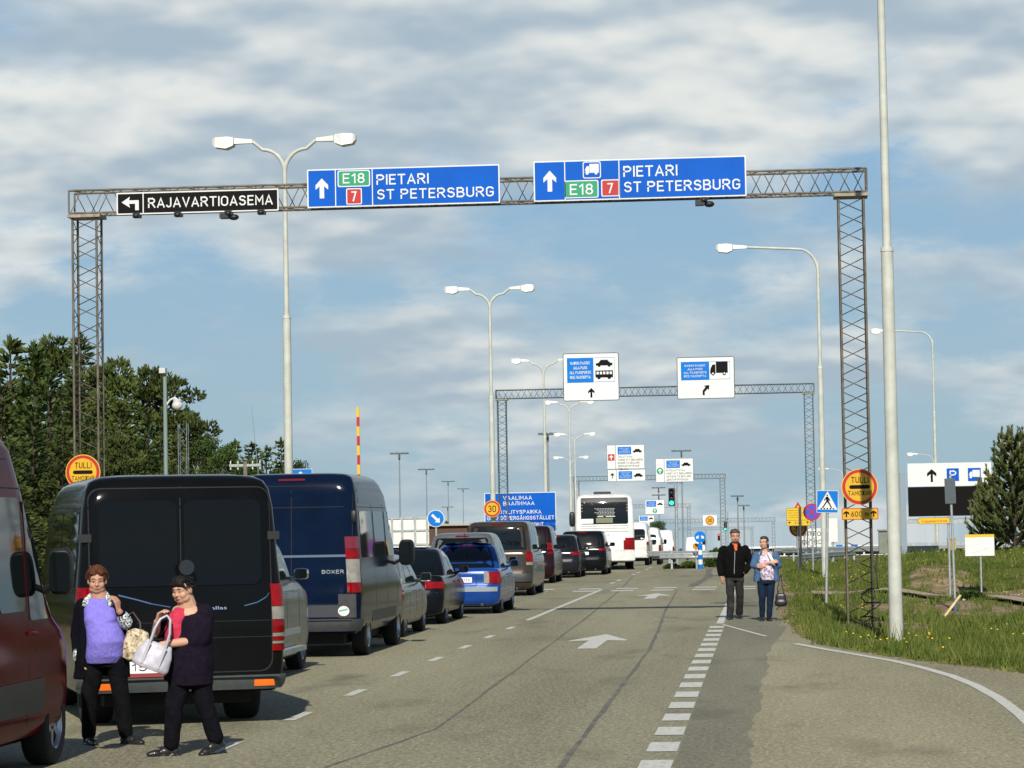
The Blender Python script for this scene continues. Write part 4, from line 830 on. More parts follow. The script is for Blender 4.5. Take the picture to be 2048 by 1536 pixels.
# ---------------------------------------------------------------- vehicles (y forward, rear bumper at y = 0)
class Loft:
    # level: (z, half width, y rear, y front, rear radius, rear bow, front radius, front bow)
    def __init__(s, lv, sb=0.0, hood=None): s.lv = lv; s.sb = sb; s.hood = hood
    def at(s, z):
        L = s.lv
        if z <= L[0][0]: return L[0]
        for a, b in zip(L, L[1:]):
            if z <= b[0]:
                t = (z - a[0]) / max(1e-9, b[0] - a[0]); return tuple(p + (q - p) * t for p, q in zip(a, b))
        return L[-1]
    def dz(s, y, z):
        if not s.hood: return 0.0
        y0, y1, k, z0, z1 = s.hood
        return -k * smooth(y0, y1, y) * max(0, min(1, (z - z0) / (z1 - z0)))
    def rear(s, x, z, d=0.0, lv=None):
        _, w, yr, yf, r, bow, fr, fb = lv or s.at(z)
        x = max(-w, min(w, x)); a = x / w; y = yr + bow * a * a; t = abs(x) - (w - r); nx, ny = 0.0, -1.0
        if t > 0:
            q = min(1, t / r); y += r * (1 - math.sqrt(max(0, 1 - q * q))); nx = math.copysign(q, x); ny = -math.sqrt(max(0, 1 - q * q))
        return (x + nx * d, y + ny * d, z)
    def side(s, y, z, sg, d=0.0, lv=None):
        _, w, yr, yf, r, bow, fr, fb = lv or s.at(z)
        a, b = yr + bow + r, yf - fb - fr; q = max(-1, min(1, (y - (a + b) / 2) / max(.01, (b - a) / 2)))
        x = w + s.sb * (1 - q ** 4)
        if y > b:                                            # front corner
            t = min(1, (y - b) / fr); x = w - fr * (1 - math.sqrt(max(0, 1 - t * t)))
        return (sg * (x + d), y, z + s.dz(y, z))
    def contour(s, lv):
        z, w, yr, yf, r, bow, fr, fb = lv; P = []
        for i in range(13): P.append(s.rear(-(w - r) + 2 * (w - r) * i / 12, z, 0, lv))
        for i in range(1, 6): t = math.pi / 2 * i / 6; P.append((w - r + r * math.sin(t), yr + bow + r - r * math.cos(t), z))
        a, b = yr + bow + r, yf - fb - fr
        for i in range(29): P.append(s.side(a + (b - a) * i / 28, z, 1, 0, lv))
        for i in range(1, 6): t = math.pi / 2 * i / 6; P.append((w - fr + fr * math.cos(t), b + fr * math.sin(t), z))
        for i in range(9): x = (w - fr) * (1 - 2 * i / 8); P.append((x, yf - fb * (x / w) ** 2, z))
        for i in range(1, 6): t = math.pi / 2 * i / 6; P.append((-(w - fr) - fr * math.sin(t), b + fr * math.cos(t), z))
        for i in range(29): P.append(s.side(b + (a - b) * i / 28, z, -1, 0, lv))
        for i in range(1, 6): t = math.pi / 2 * i / 6; P.append((-w + r - r * math.cos(t), yr + bow + r - r * math.sin(t), z))
        # smooth the bow at the rear corner start
        return [(x, y, zz + (s.dz(y, zz) if i < 18 or True else 0)) if abs(zz - z) < 1e-9 else (x, y, zz) for i, (x, y, zz) in enumerate(P)]
    def mesh(s, mb, zs, mi=0):
        C = [s.contour((z,) + tuple(s.at(z))[1:]) for z in zs]; n = len(C[0]); o = []
        for c in C: o += c
        f = [(i * n + k, i * n + (k + 1) % n, (i + 1) * n + (k + 1) % n, (i + 1) * n + k) for i in range(len(C) - 1) for k in range(n)]
        mb.add(o, f, mi, True); m = len(C) - 1
        mb.add(C[0], [tuple(range(n - 1, -1, -1))], mi); mb.add(C[m], [tuple(range(n))], mi)
def plate(mb, fn, u0, u1, v0, v1, nu, nv, d, mi=0, d0=-0.003):      # fn(u, v, d) on a loft; a thin raised plate following it
    vs = [fn(u0 + (u1 - u0) * i / nu, v0 + (v1 - v0) * j / nv, d) for j in range(nv + 1) for i in range(nu + 1)]; k = nu + 1
    fs = [(j * k + i, j * k + i + 1, (j + 1) * k + i + 1, (j + 1) * k + i) for j in range(nv) for i in range(nu)]
    mb.add(vs, fs, mi, True)
    rim = [(i, 0) for i in range(nu)] + [(nu, j) for j in range(nv)] + [(nu - i, nv) for i in range(nu)] + [(0, nv - j) for j in range(nv)]
    t = [vs[j * k + i] for i, j in rim]; b = [fn(u0 + (u1 - u0) * i / nu, v0 + (v1 - v0) * j / nv, d0) for i, j in rim]; n = len(rim)
    mb.add(t + b, [(i, i + n, (i + 1) % n + n, (i + 1) % n) for i in range(n)], mi)
def decal(mb, fn, pts, d, mi=0, d0=-0.003):                          # polygon outline mapped by fn(p, q, d)
    n = len(pts); cx = sum(p[0] for p in pts) / n; cy = sum(p[1] for p in pts) / n
    rings = []
    for k in (1.0, 0.72, 0.4): rings.append([fn(cx + (p[0] - cx) * k, cy + (p[1] - cy) * k, d) for p in pts])
    v = rings[0] + rings[1] + rings[2] + [fn(cx, cy, d)]
    f = [(r * n + i, r * n + (i + 1) % n, (r + 1) * n + (i + 1) % n, (r + 1) * n + i) for r in (0, 1) for i in range(n)] + [(2 * n + i, 2 * n + (i + 1) % n, 3 * n) for i in range(n)]
    mb.add(v, f, mi, True)
    mb.add(rings[0] + [fn(p[0], p[1], d0) for p in pts], [(i, i + n, (i + 1) % n + n, (i + 1) % n) for i in range(n)], mi)
def outline(mb, fn, pts, wd, d, mi=0):                               # thin closed groove line
    n = len(pts); cx = sum(p[0] for p in pts) / n; cy = sum(p[1] for p in pts) / n; hx = max(abs(p[0] - cx) for p in pts); hy = max(abs(p[1] - cy) for p in pts)
    a = [fn(p[0], p[1], d) for p in pts]; b = [fn(cx + (p[0] - cx) * (1 - wd / hx), cy + (p[1] - cy) * (1 - wd / hy), d) for p in pts]
    mb.add(a + b, [(i, (i + 1) % n, (i + 1) % n + n, i + n) for i in range(n)], mi)
def dens(pts, k=4):
    o = []
    for i in range(len(pts)):
        a, b = pts[i], pts[(i + 1) % len(pts)]
        L = math.hypot(b[0] - a[0], b[1] - a[1]); n = max(1, int(L / .12))
        for j in range(n): o.append((a[0] + (b[0] - a[0]) * j / n, a[1] + (b[1] - a[1]) * j / n))
    return o
def body_object(name, mb, mats, cuts, parent):                       # wheel arches are cut out of the closed body
    ob = mb.build(name, mats)
    c = MB()
    for x0, x1, y, z, r in cuts: c.tube((x0, y, z), (x1, y, z), r, n=28)
    if cuts:
        co = c.build("cut", [M_UNDER])
        md = ob.modifiers.new('b', 'BOOLEAN'); md.operation = 'DIFFERENCE'; md.object = co; md.solver = 'EXACT'
        try: md.material_mode = 'TRANSFER'
        except Exception: pass
        bpy.context.view_layer.update(); dg = bpy.context.evaluated_depsgraph_get()
        me = bpy.data.meshes.new_from_object(ob.evaluated_get(dg))
        ob.modifiers.clear()
        if len(me.polygons) > 50: ob.data = me; me.name = name
        bpy.data.objects.remove(co)
        me = ob.data
        if M_UNDER.name not in [m.name for m in me.materials if m]: me.materials.append(M_UNDER)
        try: me.set_sharp_from_angle(angle=R(38))
        except Exception: pass
    else:
        try: ob.data.set_sharp_from_angle(angle=R(38))
        except Exception: pass
    ob.parent = parent
    return ob
_wheel = {}
def wheel(parent, x, y, r, wd, spokes, rimc, key):
    sg = 1 if x > 0 else -1
    k = (key, sg)
    if k not in _wheel:
        mb = MB(); prof = [(-wd / 2, r * .62), (-wd / 2, r * .93), (-wd * .38, r * .99), (0, r), (wd * .38, r * .99), (wd / 2, r * .93), (wd / 2, r * .62)]
        n = 32; vs = [(p[0], p[1] * math.cos(2 * math.pi * i / n), p[1] * math.sin(2 * math.pi * i / n)) for p in prof for i in range(n)]
        mb.add(vs, [(a * n + i, a * n + (i + 1) % n, (a + 1) * n + (i + 1) % n, (a + 1) * n + i) for a in range(len(prof) - 1) for i in range(n)], 0, True)
        ty = mb.build("wheel", M_TYRE)
        mb = MB(); xo = sg * wd * .36
        mb.path([(sg * wd * .5, 0, 0), (sg * wd * .47, 0, 0), (sg * wd * .30, 0, 0)], [r * .66, r * .6, r * .58], 28, 0, False)
        mb.tube((-sg * wd * .3, 0, 0), (sg * wd * .12, 0, 0), r * .6, n=24, mi=1)
        mb.tube((sg * wd * .1, 0, 0), (xo, 0, 0), r * .17, n=14)
        for i in range(spokes):
            a = 2 * math.pi * i / spokes; M = Matrix.Rotation(a, 4, 'X'); mb.box(min(xo, xo - sg * .03), max(xo, xo - sg * .03), -r * .085, r * .085, r * .1, r * .62, 0, M)
        rm = mb.build("rim", [rimc, M_UNDER], ty)
        ty.parent = parent; ty.location = (x, y, r); _wheel[k] = ty
        return ty
    c = _wheel[k].copy(); col.objects.link(c); c.parent = parent; c.location = (x, y, r)
    for q in _wheel[k].children:
        d = q.copy(); col.objects.link(d); d.parent = c
    return c
def mirror(parent, x, y, z, sx=.09, sy_=.05, sz=.08, shell=None, stem=.12):
    mb = MB(); sg = 1 if x > 0 else -1
    mb.sphere((x, y, z), (sx, sy_, sz), 16, 10, 0, None, .55); mb.path([(x - sg * sx * .7, y + .01, z - sz * .55), (x - sg * (sx + stem), y + .06, z - sz * .9)], [.025, .03], 8)
    o = mb.build("mirror", shell or M_TRIM, parent)
    g = MB(); g.slab([(x + (p[0]) * sx * .84, z + p[1] * sz * .84) for p in rrect(-1, 1, -1, 1, .45)], y - sy_ * 1.06, y - sy_ * .9); g.build("mirror_glass", M_GLASS, o)
    return o
GAPZ = .0018
def side_fn(L, sg): return lambda y, z, d: L.side(y, z, sg, d)
def rear_fn(L): return lambda x, z, d: L.rear(x, z, d)
def vseam(mb, L, y, z0, z1, sg, mi, wd=.008, n=8): plate(mb, lambda u, v, d: L.side(y + u, v, sg, d), -wd / 2, wd / 2, z0, z1, 1, n, GAPZ, mi, GAPZ - .001)
def make_car(name, label, cat, X, Y, Lg, W, H, col_m, style, wheel_r=.32, zb=.95, rz=0.0, group="vehicles queuing for the border", rimc=None, spokes=7, tails=None, plate_txt=None, bumper=None, key=None, extras=None, gl=None):
    t = thing(name, (X, Y, gz(X, Y)), label, cat, group, rz); h = W / 2; fr = .35
    low = [(.19, h - .12, .12, Lg - .15, .16, .04, .4, .1), (.24, h - .05, .05, Lg - .06, .18, .05, .42, .12), (.36, h - .015, .01, Lg - .01, .2, .05, .42, .12), (.50, h, .0, Lg, .2, .05, .42, .12), (.60, h, .005, Lg - .005, .2, .05, .42, .12),
           (.66, h, .035, Lg - .02, .17, .045, .42, .12), (zb - .12, h - .005, .05, Lg - .05, .16, .05, .4, .14), (zb - .04, h - .02, .065, Lg - .09, .16, .05, .4, .14), (zb, h - .05, .09, Lg - .14, .16, .05, .4, .14), (zb + .022, h - .10, .14, Lg - .2, .16, .05, .4, .14), (zb + .03, h - .2, .24, Lg - .32, .16, .05, .4, .14)]
    Lw = Loft(low, .012, (Lg - 1.45, Lg - .05, .20, .5, zb))
    rb, rt = {'sedan': (.62, 1.62), 'hatch': (.16, .52), 'mpv': (.10, .42), 'suv': (.10, .34), 'square': (.075, .2)}[style]
    fb, ft = {'sedan': (1.25, 2.1), 'hatch': (1.1, 2.0), 'mpv': (.9, 1.9), 'suv': (1.3, 2.05), 'square': (1.45, 2.0)}[style]
    tw = {'sedan': .29, 'hatch': .2, 'mpv': .17, 'suv': .16, 'square': .13}[style]; hg = H - zb
    def gl_level(q, dw, dr, df): z = zb + hg * q; return (z, h - .05 - (tw - .05) * max(q, 0) ** 1.25 - dw, rb + (rt - rb) * max(q, 0) ** 1.1 + dr, Lg - fb - (ft - fb) * q - df, .17, .07, .2, .12)
    gh = [gl_level(-.06, 0, 0, 0), gl_level(.25, 0, 0, 0), gl_level(.5, 0, 0, 0), gl_level(.75, .005, .0, 0), gl_level(.88, .02, .03, .05), gl_level(.95, .06, .09, .14), gl_level(.985, .13, .2, .28), gl_level(1.0, .26, .42, .5)]
    Gl = Loft(gh, .01)
    mb = MB(); Lw.mesh(mb, [.19, .24, .36, .5, .6, .66, (zb + .6) / 2, zb - .12, zb - .04, zb, zb + .022, zb + .03], 0)
    ya, yb_ = .82 * (Lg / 4.4), Lg - .88 * (Lg / 4.4); ar = wheel_r + .055
    cuts = [(sg * (h - .30), sg * (h + .2), y, wheel_r, ar) for sg in (-1, 1) for y in (ya, yb_)]
    b = body_object("body", mb, [col_m, M_GAP], cuts, t)
    g = MB(); Gl.mesh(g, [zb - .06 * hg] + [zb + hg * q for q in (.25, .5, .75, .88, .95, .985, 1.0)], 0)
    ys = [ya + .42 * (Lg / 4.4), ya + 1.35 * (Lg / 4.4), yb_ - .42]
    for sg in (-1, 1):
        for y in ys: vseam(g, Lw, y, .3, zb - .01, sg, 1)
        plate(g, lambda u, v, d: Lw.side(u, v, sg, d), ya + .45, yb_ - .42, .262, .27, 12, 1, GAPZ, 1, GAPZ - .001)
    plate(g, rear_fn(Lw), -h * .9, h * .9, .632, .64, 14, 1, GAPZ, 1, GAPZ - .001)
    cabin = body_object("cabin", g, [col_m, M_GAP], [], t)
    # glass
    G_ = M_GLASS; zg0, zg1 = zb + .035, zb + hg * .84
    m = MB(); wb = Gl.at(zg0)[1] - .10; wt = Gl.at(zg1)[1] - .09
    def rw(u, v, d):
        z = zg0 + (zg1 - zg0) * v; return Gl.rear(u * (wb + (wt - wb) * v), z, d)
    c = [(-1, .06), (-.94, 0), (.94, 0), (1, .06), (1, .93), (.93, 1), (-.93, 1), (-1, .93)]
    decal(m, rw, dens(c), .006); m.build("rear_window", G_, t)
    for sg in (-1, 1):
        def sw(u, v, d):
            z = zg0 + (zg1 - zg0) * v; lv = Gl.at(z); a = lv[2] + lv[4] + lv[5] + (.12 if style != 'sedan' else .06); bb = lv[3] - .28; return Gl.side(a + (bb - a) * u, z, sg, d)
        for u0, u1 in (((0, .26), (.29, .60), (.63, .98)) if style != 'sedan' else ((.0, .46), (.50, .98))):
            m = MB(); plate(m, sw, u0, u1, 0, 1, 6, 5, .005); m.build("side_window", G_, t)
    m = MB(); plate(m, lambda u, v, d: (lambda q: (q[0], Gl.at(q[2])[3] - .12 * (q[0] / Gl.at(q[2])[1]) ** 2 + d, q[2]))((u * (h - .28 - .1 * v), 0, zg0 + (zg1 - zg0) * v)), -1, 1, 0, 1, 8, 5, .006); m.build("windscreen", G_, t)
    # tail lights
    T = tails or {}
    tz0, tz1, tw_ = T.get('z0', zb - .26), T.get('z1', zb - .06), T.get('w', .26)
    LL = Lw if tz1 <= zb else None
    def tl(x, z, d):
        if z <= zb - .02: return Lw.rear(x, z, d)
        return Gl.rear(x, z, d)
    for sg in (-1, 1):
        m = MB()
        def ff(u, v, d):
            wl = (Lw if v <= zb - .02 else Gl).at(v)[1]; return tl(sg * (wl - tw_ * (1 - u) - .012), v, d)
        zs_ = T.get('split', .0)
        if zs_:
            plate(m, ff, 0, .35, tz0, tz1, 3, 6, .014, 1); plate(m, ff, .36, 1, tz0, tz1, 8, 6, .014, 0)
        elif T.get('clearz'):
            zc = T['clearz']; plate(m, ff, 0, 1, tz0, zc, 8, 3, .014, 1); plate(m, ff, 0, 1, zc + .005, tz1, 8, 6, .014, 0)
        else: plate(m, ff, 0, 1, tz0, tz1, 8, 6, .014, 0)
        if T.get('wrap', True):
            zt_ = min(tz1, zb - .03); plate(m, lambda u, v, d: Lw.side(u, v, sg, d), .262, .262 + T.get('wl', .2), max(tz0, .6), zt_, 4, 5, .009, 0) if zt_ > tz0 else None
        m.build("tail_light", [M_TAIL, M_CLEAR], t)
    bm_ = MB()
    if bumper is not None:
        plate(bm_, rear_fn(Lw), -h * .93, h * .93, bumper[0], bumper[1], 16, 2, .014); bm_.build("bumper_strip", bumper[2], t)
    m = MB(); plate(m, rear_fn(Lw), -.3, .3, zb - .24 if style == 'sedan' else .52, zb - .1 if style == 'sedan' else .66, 4, 2, .004); rec = m.build("plate_recess", M_TRIM, t) if False else None
    pz = T.get('pz', zb - .27 if style == 'sedan' else .72)
    p = MB(); yy = Lw.rear(0, pz)[1] - .02; p.slab(rrect(-.255, .255, pz, pz + .115, .01), yy, yy + .025, 0)
    pl = p.build("number_plate", M_PLATE, t)
    if plate_txt: put(pl, "lettering", M_BLACK, lambda q: text(q, plate_txt, -.19, .21, pz + .025, pz + .092, yy - .002, 0, .005))
    m = MB(); zt = zb + hg * .90; plate(m, rear_fn(Gl), -.16, .16, zt - .018, zt + .012, 6, 1, .014); m.build("brake_light", M_TAIL, t)
    m = MB(); m.box(-h + .25, h - .25, .3, Lg - .3, .15, .2); m.build("underbody", M_UNDER, t)
    m = MB(); m.tube((h * .55, .12, .22), (h * .55, -.015, .22), .035, n=12); m.build("exhaust", M_TRIMG, t)
    for sg in (-1, 1):
        mirror(t, sg * (h + .10), Lg - fb - .38, zb + .10, .10, .06, .075, T.get('mirror') or col_m, .06)
        for y in ys[:2]:
            q = MB(); p0 = Lw.side(y + .62 if y == ys[1] else y + .72, zb - .13, sg, .012); q.path([(p0[0], p0[1] - .09, p0[2]), (p0[0] + sg * .02, p0[1], p0[2]), (p0[0], p0[1] + .09, p0[2])], .013, 6); q.build("door_handle", T.get('handle') or col_m, t)
    for sg in (-1, 1):
        for y in (ya, yb_): wheel(t, sg * (h - .125), y, wheel_r, .21, spokes, rimc or M_RIM, key or (style, wheel_r, spokes))
    if extras: extras(t, Lw, Gl, h, zb, H)
    return t
P_SILV = paint("silver_paint", (.13, .145, .14), .3, .28, coat=.3); P_GREYG = paint("grey_metal_paint", (.06, .07, .063), .2, .25, coat=.3); P_BLK = paint("black_paint", (.005, .006, .008), 0, .14, coat=0, spec=.4)
P_BLUE = paint("blue_metal_paint", (.008, .05, .235), .1, .22, coat=.3); P_BRN = paint("bronze_paint", (.050, .040, .028), .3, .22, coat=.3); P_MAR = paint("dark_maroon_paint", (.016, .005, .007), .0, .16, coat=.1)
P_DGR = paint("charcoal_paint", (.012, .013, .017), 0, .16, coat=.1); P_WHT = paint("white_paint", (.66, .66, .63), 0, .3, coat=.2); P_BV = paint("black_van_paint", (.0045, .005, .0052), .0, .10, coat=.0, spec=.25)
P_NAVY = paint("navy_paint", (.0032, .0085, .024), .0, .12, coat=.0, spec=.16); P_RED = paint("maroon_van_paint", (.095, .003, .011), 0, .14, coat=0, spec=.08)
P_SILVD = paint("dull_silver_paint", (.12, .13, .13), .3, .28, coat=.3)
# the silver off-roader ahead of the black van: only its front right end is in sight
def ex_silver(t, Lw, Gl, h, zb, H):
    m = MB(); m.box(h - .02, h + .13, 1.2, 3.1, .30, .36); m.build("side_step", M_GREY, t)
    m = MB(); plate(m, side_fn(Lw, 1), .5, 3.25, .52, .60, 14, 2, .012); m.build("side_moulding", M_SILVT, t)
M_SILVT = mat("silver_trim", (.4, .42, .41), .4, .4)
make_car("parked_car", "silver off-roader with chrome mirror half hidden ahead of the black van", "car", -7.24, 34.45, 4.6, 1.86, 1.88, P_SILV, 'suv', .37, 1.22, extras=ex_silver, tails=dict(mirror=M_CHROME))
make_car("parked_car", "grey green saloon peeking out ahead of the dark blue van", "car", -7.16, 48.15, 4.4, 1.76, 1.45, P_GREYG, 'hatch', .315, .92)
def ex_audi(t, Lw, Gl, h, zb, H): pass
make_car("parked_car", "black saloon with slim red tail lights before the bright blue saloon", "car", -7.2, 54.65, 4.65, 1.82, 1.52, P_BLK, 'sedan', .325, .95, tails=dict(z0=.72, z1=.85, w=.34, wl=.26, pz=.5))
def ex_blue(t, Lw, Gl, h, zb, H):
    m = MB(); m.path([(0, 1.35, H - .05), (-.02, 1.2, H + .22)], .006, 6); m.build("antenna", M_TRIM, t)
    g = MB(); outline(g, rear_fn(Lw), rrect(-.36, .36, .62, .86, .03), .012, .004, 0); g.build("panel_gap", M_GAP, t)
make_car("parked_car", "bright blue saloon with plate ending Y-116 and a grey bumper strip", "car", -6.63, 61.0, 4.3, 1.72, 1.56, P_BLUE, 'sedan', .30, .98, tails=dict(z0=.68, z1=.93, w=.33, split=1, wl=.2, pz=.70), plate_txt="ALY-116", bumper=(.50, .60, mat("blue_grey_strip", (.20, .24, .27), .5)), extras=ex_blue)
make_car("parked_car", "silver people carrier showing its roof above the bright blue saloon", "car", -7.2, 66.3, 4.5, 1.78, 1.78, P_SILVD, 'hatch', .32, 1.00, tails=dict(z0=1.05, z1=1.4, w=.13, wrap=False))
def ex_brown(t, Lw, Gl, h, zb, H):
    for x in (-.45, .25): m = MB(); q = Lw.rear(x, .86); m.box(x - .05, x + .05, q[1] - .03, q[1] + .02, .84, .9); m.build("tailgate_trim", M_CHROME, t)
    m = MB(); plate(m, rear_fn(Lw), -h * .96, h * .96, .40, .62, 16, 3, .05); m.build("bumper", M_TRIMG, t)
make_car("parked_car", "bronze brown off-roader with tall rear window glinting in the sun", "car", -7.27, 76.5, 4.9, 1.88, 2.06, P_BRN, 'square', .38, 1.24, tails=dict(z0=.85, z1=1.22, w=.15, clearz=.93, wl=.1, pz=.64, mirror=M_TRIM), extras=ex_brown)
make_car("parked_car", "dark maroon off-roader just ahead of the bronze one", "car", -7.88, 92.8, 4.6, 1.86, 1.93, P_MAR, 'suv', .37, 1.12, tails=dict(z0=.98, z1=1.35, w=.16, wl=.1))
make_car("parked_car", "charcoal hatchback between the dark maroon and the black off-roaders", "car", -7.6, 102.1, 4.3, 1.78, 1.58, P_DGR, 'hatch', .32, .98, tails=dict(z0=.84, z1=.97, w=.32, wl=.2))
make_car("parked_car", "black off-roader with dark rear window right behind the white coach", "car", -6.95, 107.3, 4.5, 1.84, 1.70, P_BLK, 'suv', .36, 1.05, tails=dict(z0=.93, z1=1.04, w=.26, wl=.2, pz=.78))

# vans
def van_loft(Lg, W, H, nose=1.0, rake=.10, zfl=.30):
    h = W / 2
    return Loft([(zfl, h - .09, .03, Lg - .10, .11, .02, .3, .12), (zfl + .1, h - .03, .0, Lg - .03, .12, .02, .32, .14), (.60, h - .01, .0, Lg, .12, .02, .34, .16), (.95, h, .0, Lg - .02, .12, .02, .36, .18), (1.10, h - .004, .005, Lg - .14, .12, .02, .36, .2), (1.28, h - .012, .012, Lg - .72 * nose, .12, .02, .3, .2),
                 (H * .66, h - .045, .012 + rake * .45, Lg - .72 * nose - (H * .66 - 1.28) * .62, .12, .02, .26, .2), (H - .33, h - .085, rake * .8, Lg - .72 * nose - (H - .33 - 1.28) * .72, .12, .025, .24, .2), (H - .16, h - .115, rake, Lg - .8 * nose - (H - .16 - 1.28) * .85, .13, .03, .24, .2),
                 (H - .075, h - .155, rake + .05, Lg - 1.0 * nose - (H - 1.4) * .9, .15, .04, .24, .2), (H - .025, h - .24, rake + .14, Lg - 1.25 * nose - (H - 1.4) * .95, .16, .05, .24, .2), (H, h - .42, rake + .36, Lg - 1.7 * nose - (H - 1.4) * .95, .2, .06, .24, .2)], .008)
def make_van(name, label, cat, X, Y, Lg, W, H, pm, wr=.34, ya=1.0, yf=None, rz=0.0, group="vehicles queuing for the border", nose=1.0, rake=.10, tw=.22, sides=True, z0=.30, xshift=.02, rimm=None):
    t = thing(name, (X, Y, gz(X, Y)), label, cat, group, rz); L = van_loft(Lg, W, H, nose, rake, z0); h = W / 2; yf = yf or Lg - .92
    mb = MB(); zz_ = sorted(set([q[0] for q in L.lv] + [.45, .78, 1.5, H * .66 - .15, H * .66 + .15])); zz_ = [z for z in zz_]
    L.mesh(mb, zz_, 0)
    cuts = [(sg * (h - .42), sg * (h + .2), y, wr, wr + .065) for sg in (-1, 1) for y in (ya, yf)]
    body_object("body", mb, [pm, M_GAP], cuts, t)
    m = MB(); m.box(-h + .3, h - .3, .35, Lg - .3, .2, z0 + .02); m.build("underbody", M_UNDER, t)
    for sg in (-1, 1):
        for y in (ya, yf): wheel(t, sg * (h - tw / 2 - xshift), y, wr, tw, 6, rimm or M_RIM, ('van', wr, tw))
    # windscreen and front side windows
    def fs(u, v, d): lv = L.at(v); return (u * (lv[1] - .12), lv[3] - lv[7] * u * u + d, v)
    m = MB(); plate(m, fs, -1, 1, 1.33, H - .30, 10, 8, .008); m.build("windscreen", M_GLASS, t)
    return t, L, h
def side_win(t, L, sg, y0, y1, z0, z1, slant=0.0, r=.05, d=.006, m=None, name="side_window"):
    mb = MB(); P = dens(rrect(y0, y1, z0, z1, r, 3)); zc0, zc1 = z0, z1
    P = [(y - (slant * (z - z0) if y > (y0 + y1) / 2 else 0), z) for y, z in P]
    decal(mb, side_fn(L, sg), P, d); return mb.build(name, m or M_GLASS, t)
def rear_poly(t, L, name, m, P, d, mi=0):
    mb = MB(); decal(mb, rear_fn(L), dens(P), d); return mb.build(name, m, t)
def van_tail(t, L, sg, segs, wd, h):
    mb = MB()
    for z0, z1, k in segs:
        def ff(u, v, d): w_ = L.at(v)[1]; return L.rear(sg * (w_ - wd * (1 - u) - .006), v, d)
        plate(mb, ff, 0, 1, z0, z1, 7, 3, .014, k)
    return mb.build("tail_light", [M_TAIL, M_CLEAR, M_TAILD], t)

# black panel van in the foreground, standing at an angle
t, L, h = make_van("panel_van", "black panel van standing slantwise behind the two women", "van", -5.70, 27.15, 5.1, 2.06, 2.48, P_BV, .345, 1.02, rz=R(20), tw=.30, rake=.09, xshift=.14, z0=.33, rimm=M_TRIMG)
g = MB(); rf = rear_fn(L)
plate(g, rf, -.005, .005, .53, 2.36, 1, 14, GAPZ, 0, 0); plate(g, rf, -.9, .9, 1.02, 1.026, 14, 1, GAPZ, 0, 0); plate(g, rf, -.9, .9, .86, .866, 14, 1, GAPZ, 0, 0)
outline(g, rf, dens(rrect(-.90, .90, .52, 2.35, .12)), .012, .0022)
g.build("panel_gap", M_GAP, t)
for sg in (-1, 1):
    rear_poly(t, L, "rear_door_pane", mat("blacked_out_pane", (.004, .0045, .0048), .07, spec=.22), rrect(min(sg * .035, sg * .80), max(sg * .035, sg * .80), 1.38, 2.22, .09), .010)
    van_tail(t, L, sg, ((1.16, 1.38, 0), (1.03, 1.155, 1), (.90, 1.025, 0), (.86, .895, 1), (.82, .855, 0), (.79, .815, 1), (.72, .785, 0)), .125, h)
    m = MB(); q = L.rear(sg * .93, 1.86); m.box(sg * .93 - .06, sg * .93 + .06, q[1] - .035, q[1] + .06, 1.82, 1.90); m.build("hinge", M_TRIM, t)
    side_win(t, L, sg, .35, 1.75, 1.38, 2.12); side_win(t, L, sg, 1.85, 2.9, 1.38, 2.12)
m = MB(); plate(m, rf, -.985, .985, .35, .49, 20, 3, .055); m.box(-.95, .95, -.09, -.05, .475, .49); bp = m.build("bumper", mat("grey_bumper", (.045, .052, .052), .5, var=.15), t)
for sg in (-1, 1): m = MB(); plate(m, rf, min(sg * .70, sg * .89), max(sg * .70, sg * .89), .38, .445, 5, 2, .062); m.build("reflector", M_ORANGE, bp)
m = MB(); q = L.rear(-.28, .7); m.slab(rrect(-.54, -.04, .535, .65, .01), q[1] - .02, q[1] + .02, 0); m.slab(rrect(-.56, -.02, .497, .532, .005), q[1] - .024, q[1] + .02, 1)
pl = m.build("number_plate", [M_PLATE, mat("red_plate_strip", (.25, .03, .03), .5)], t)
put(pl, "lettering", [M_BLACK, M_WHITE], lambda k: (text(k, "15C", -.50, -.24, .56, .63, q[1] - .023, 0, .004)))
m = MB(); P = [(-.62, 1.30), (-.45, 1.255), (-.3, 1.21), (-.1, 1.17), (.1, 1.155), (.25, 1.16)]
for i in range(len(P) - 1): 
    a, b = P[i], P[i + 1]; wd = .013 if i < 2 else .008
    plate(m, lambda u, v, d: L.rear(a[0] + (b[0] - a[0]) * u, a[1] + (b[1] - a[1]) * u + v * wd, d), 0, 1, -.5, .5, 3, 1, .004)
m.build("pinstripe", mat("pale_blue_stripe", (.045, .10, .22), .4), t); m = MB()
P = [(.62, 1.17), (.75, 1.2), (.84, 1.25), (.87, 1.29)]
for i in range(3):
    a, b = P[i], P[i + 1]; plate(m, lambda u, v, d: L.rear(a[0] + (b[0] - a[0]) * u, a[1] + (b[1] - a[1]) * u + v * .01, d), 0, 1, -.5, .5, 3, 1, .004)
m.build("pinstripe", MATS["pale_blue_stripe"], t)
put(t, "lettering", mat("pale_script", (.25, .34, .55), .4), lambda k: text(k, "Dallas", .22, .44, 1.14, 1.172, -.01, 0, 0, True, Matrix.Shear('XZ', 4, (0.3, 0)) if False else None))
m = MB(); q = L.rear(-.02, 1.41); m.slab(circ(0.03, 1.56, .075, 20), q[1] - .17, q[1] - .11); m.path([(0.03, q[1] - .12, 1.56), (0.03, q[1] + .02, 1.6)], .014, 6); o = m.build("rear_mirror", mat("convex_mirror", (.035, .042, .048), .12, .5), t)
m = MB(); q = L.rear(.14, .92); m.path([(.08, q[1] - .03, .92), (.2, q[1] - .03, .90)], .012, 6); m.build("door_handle", M_CHROME, t)

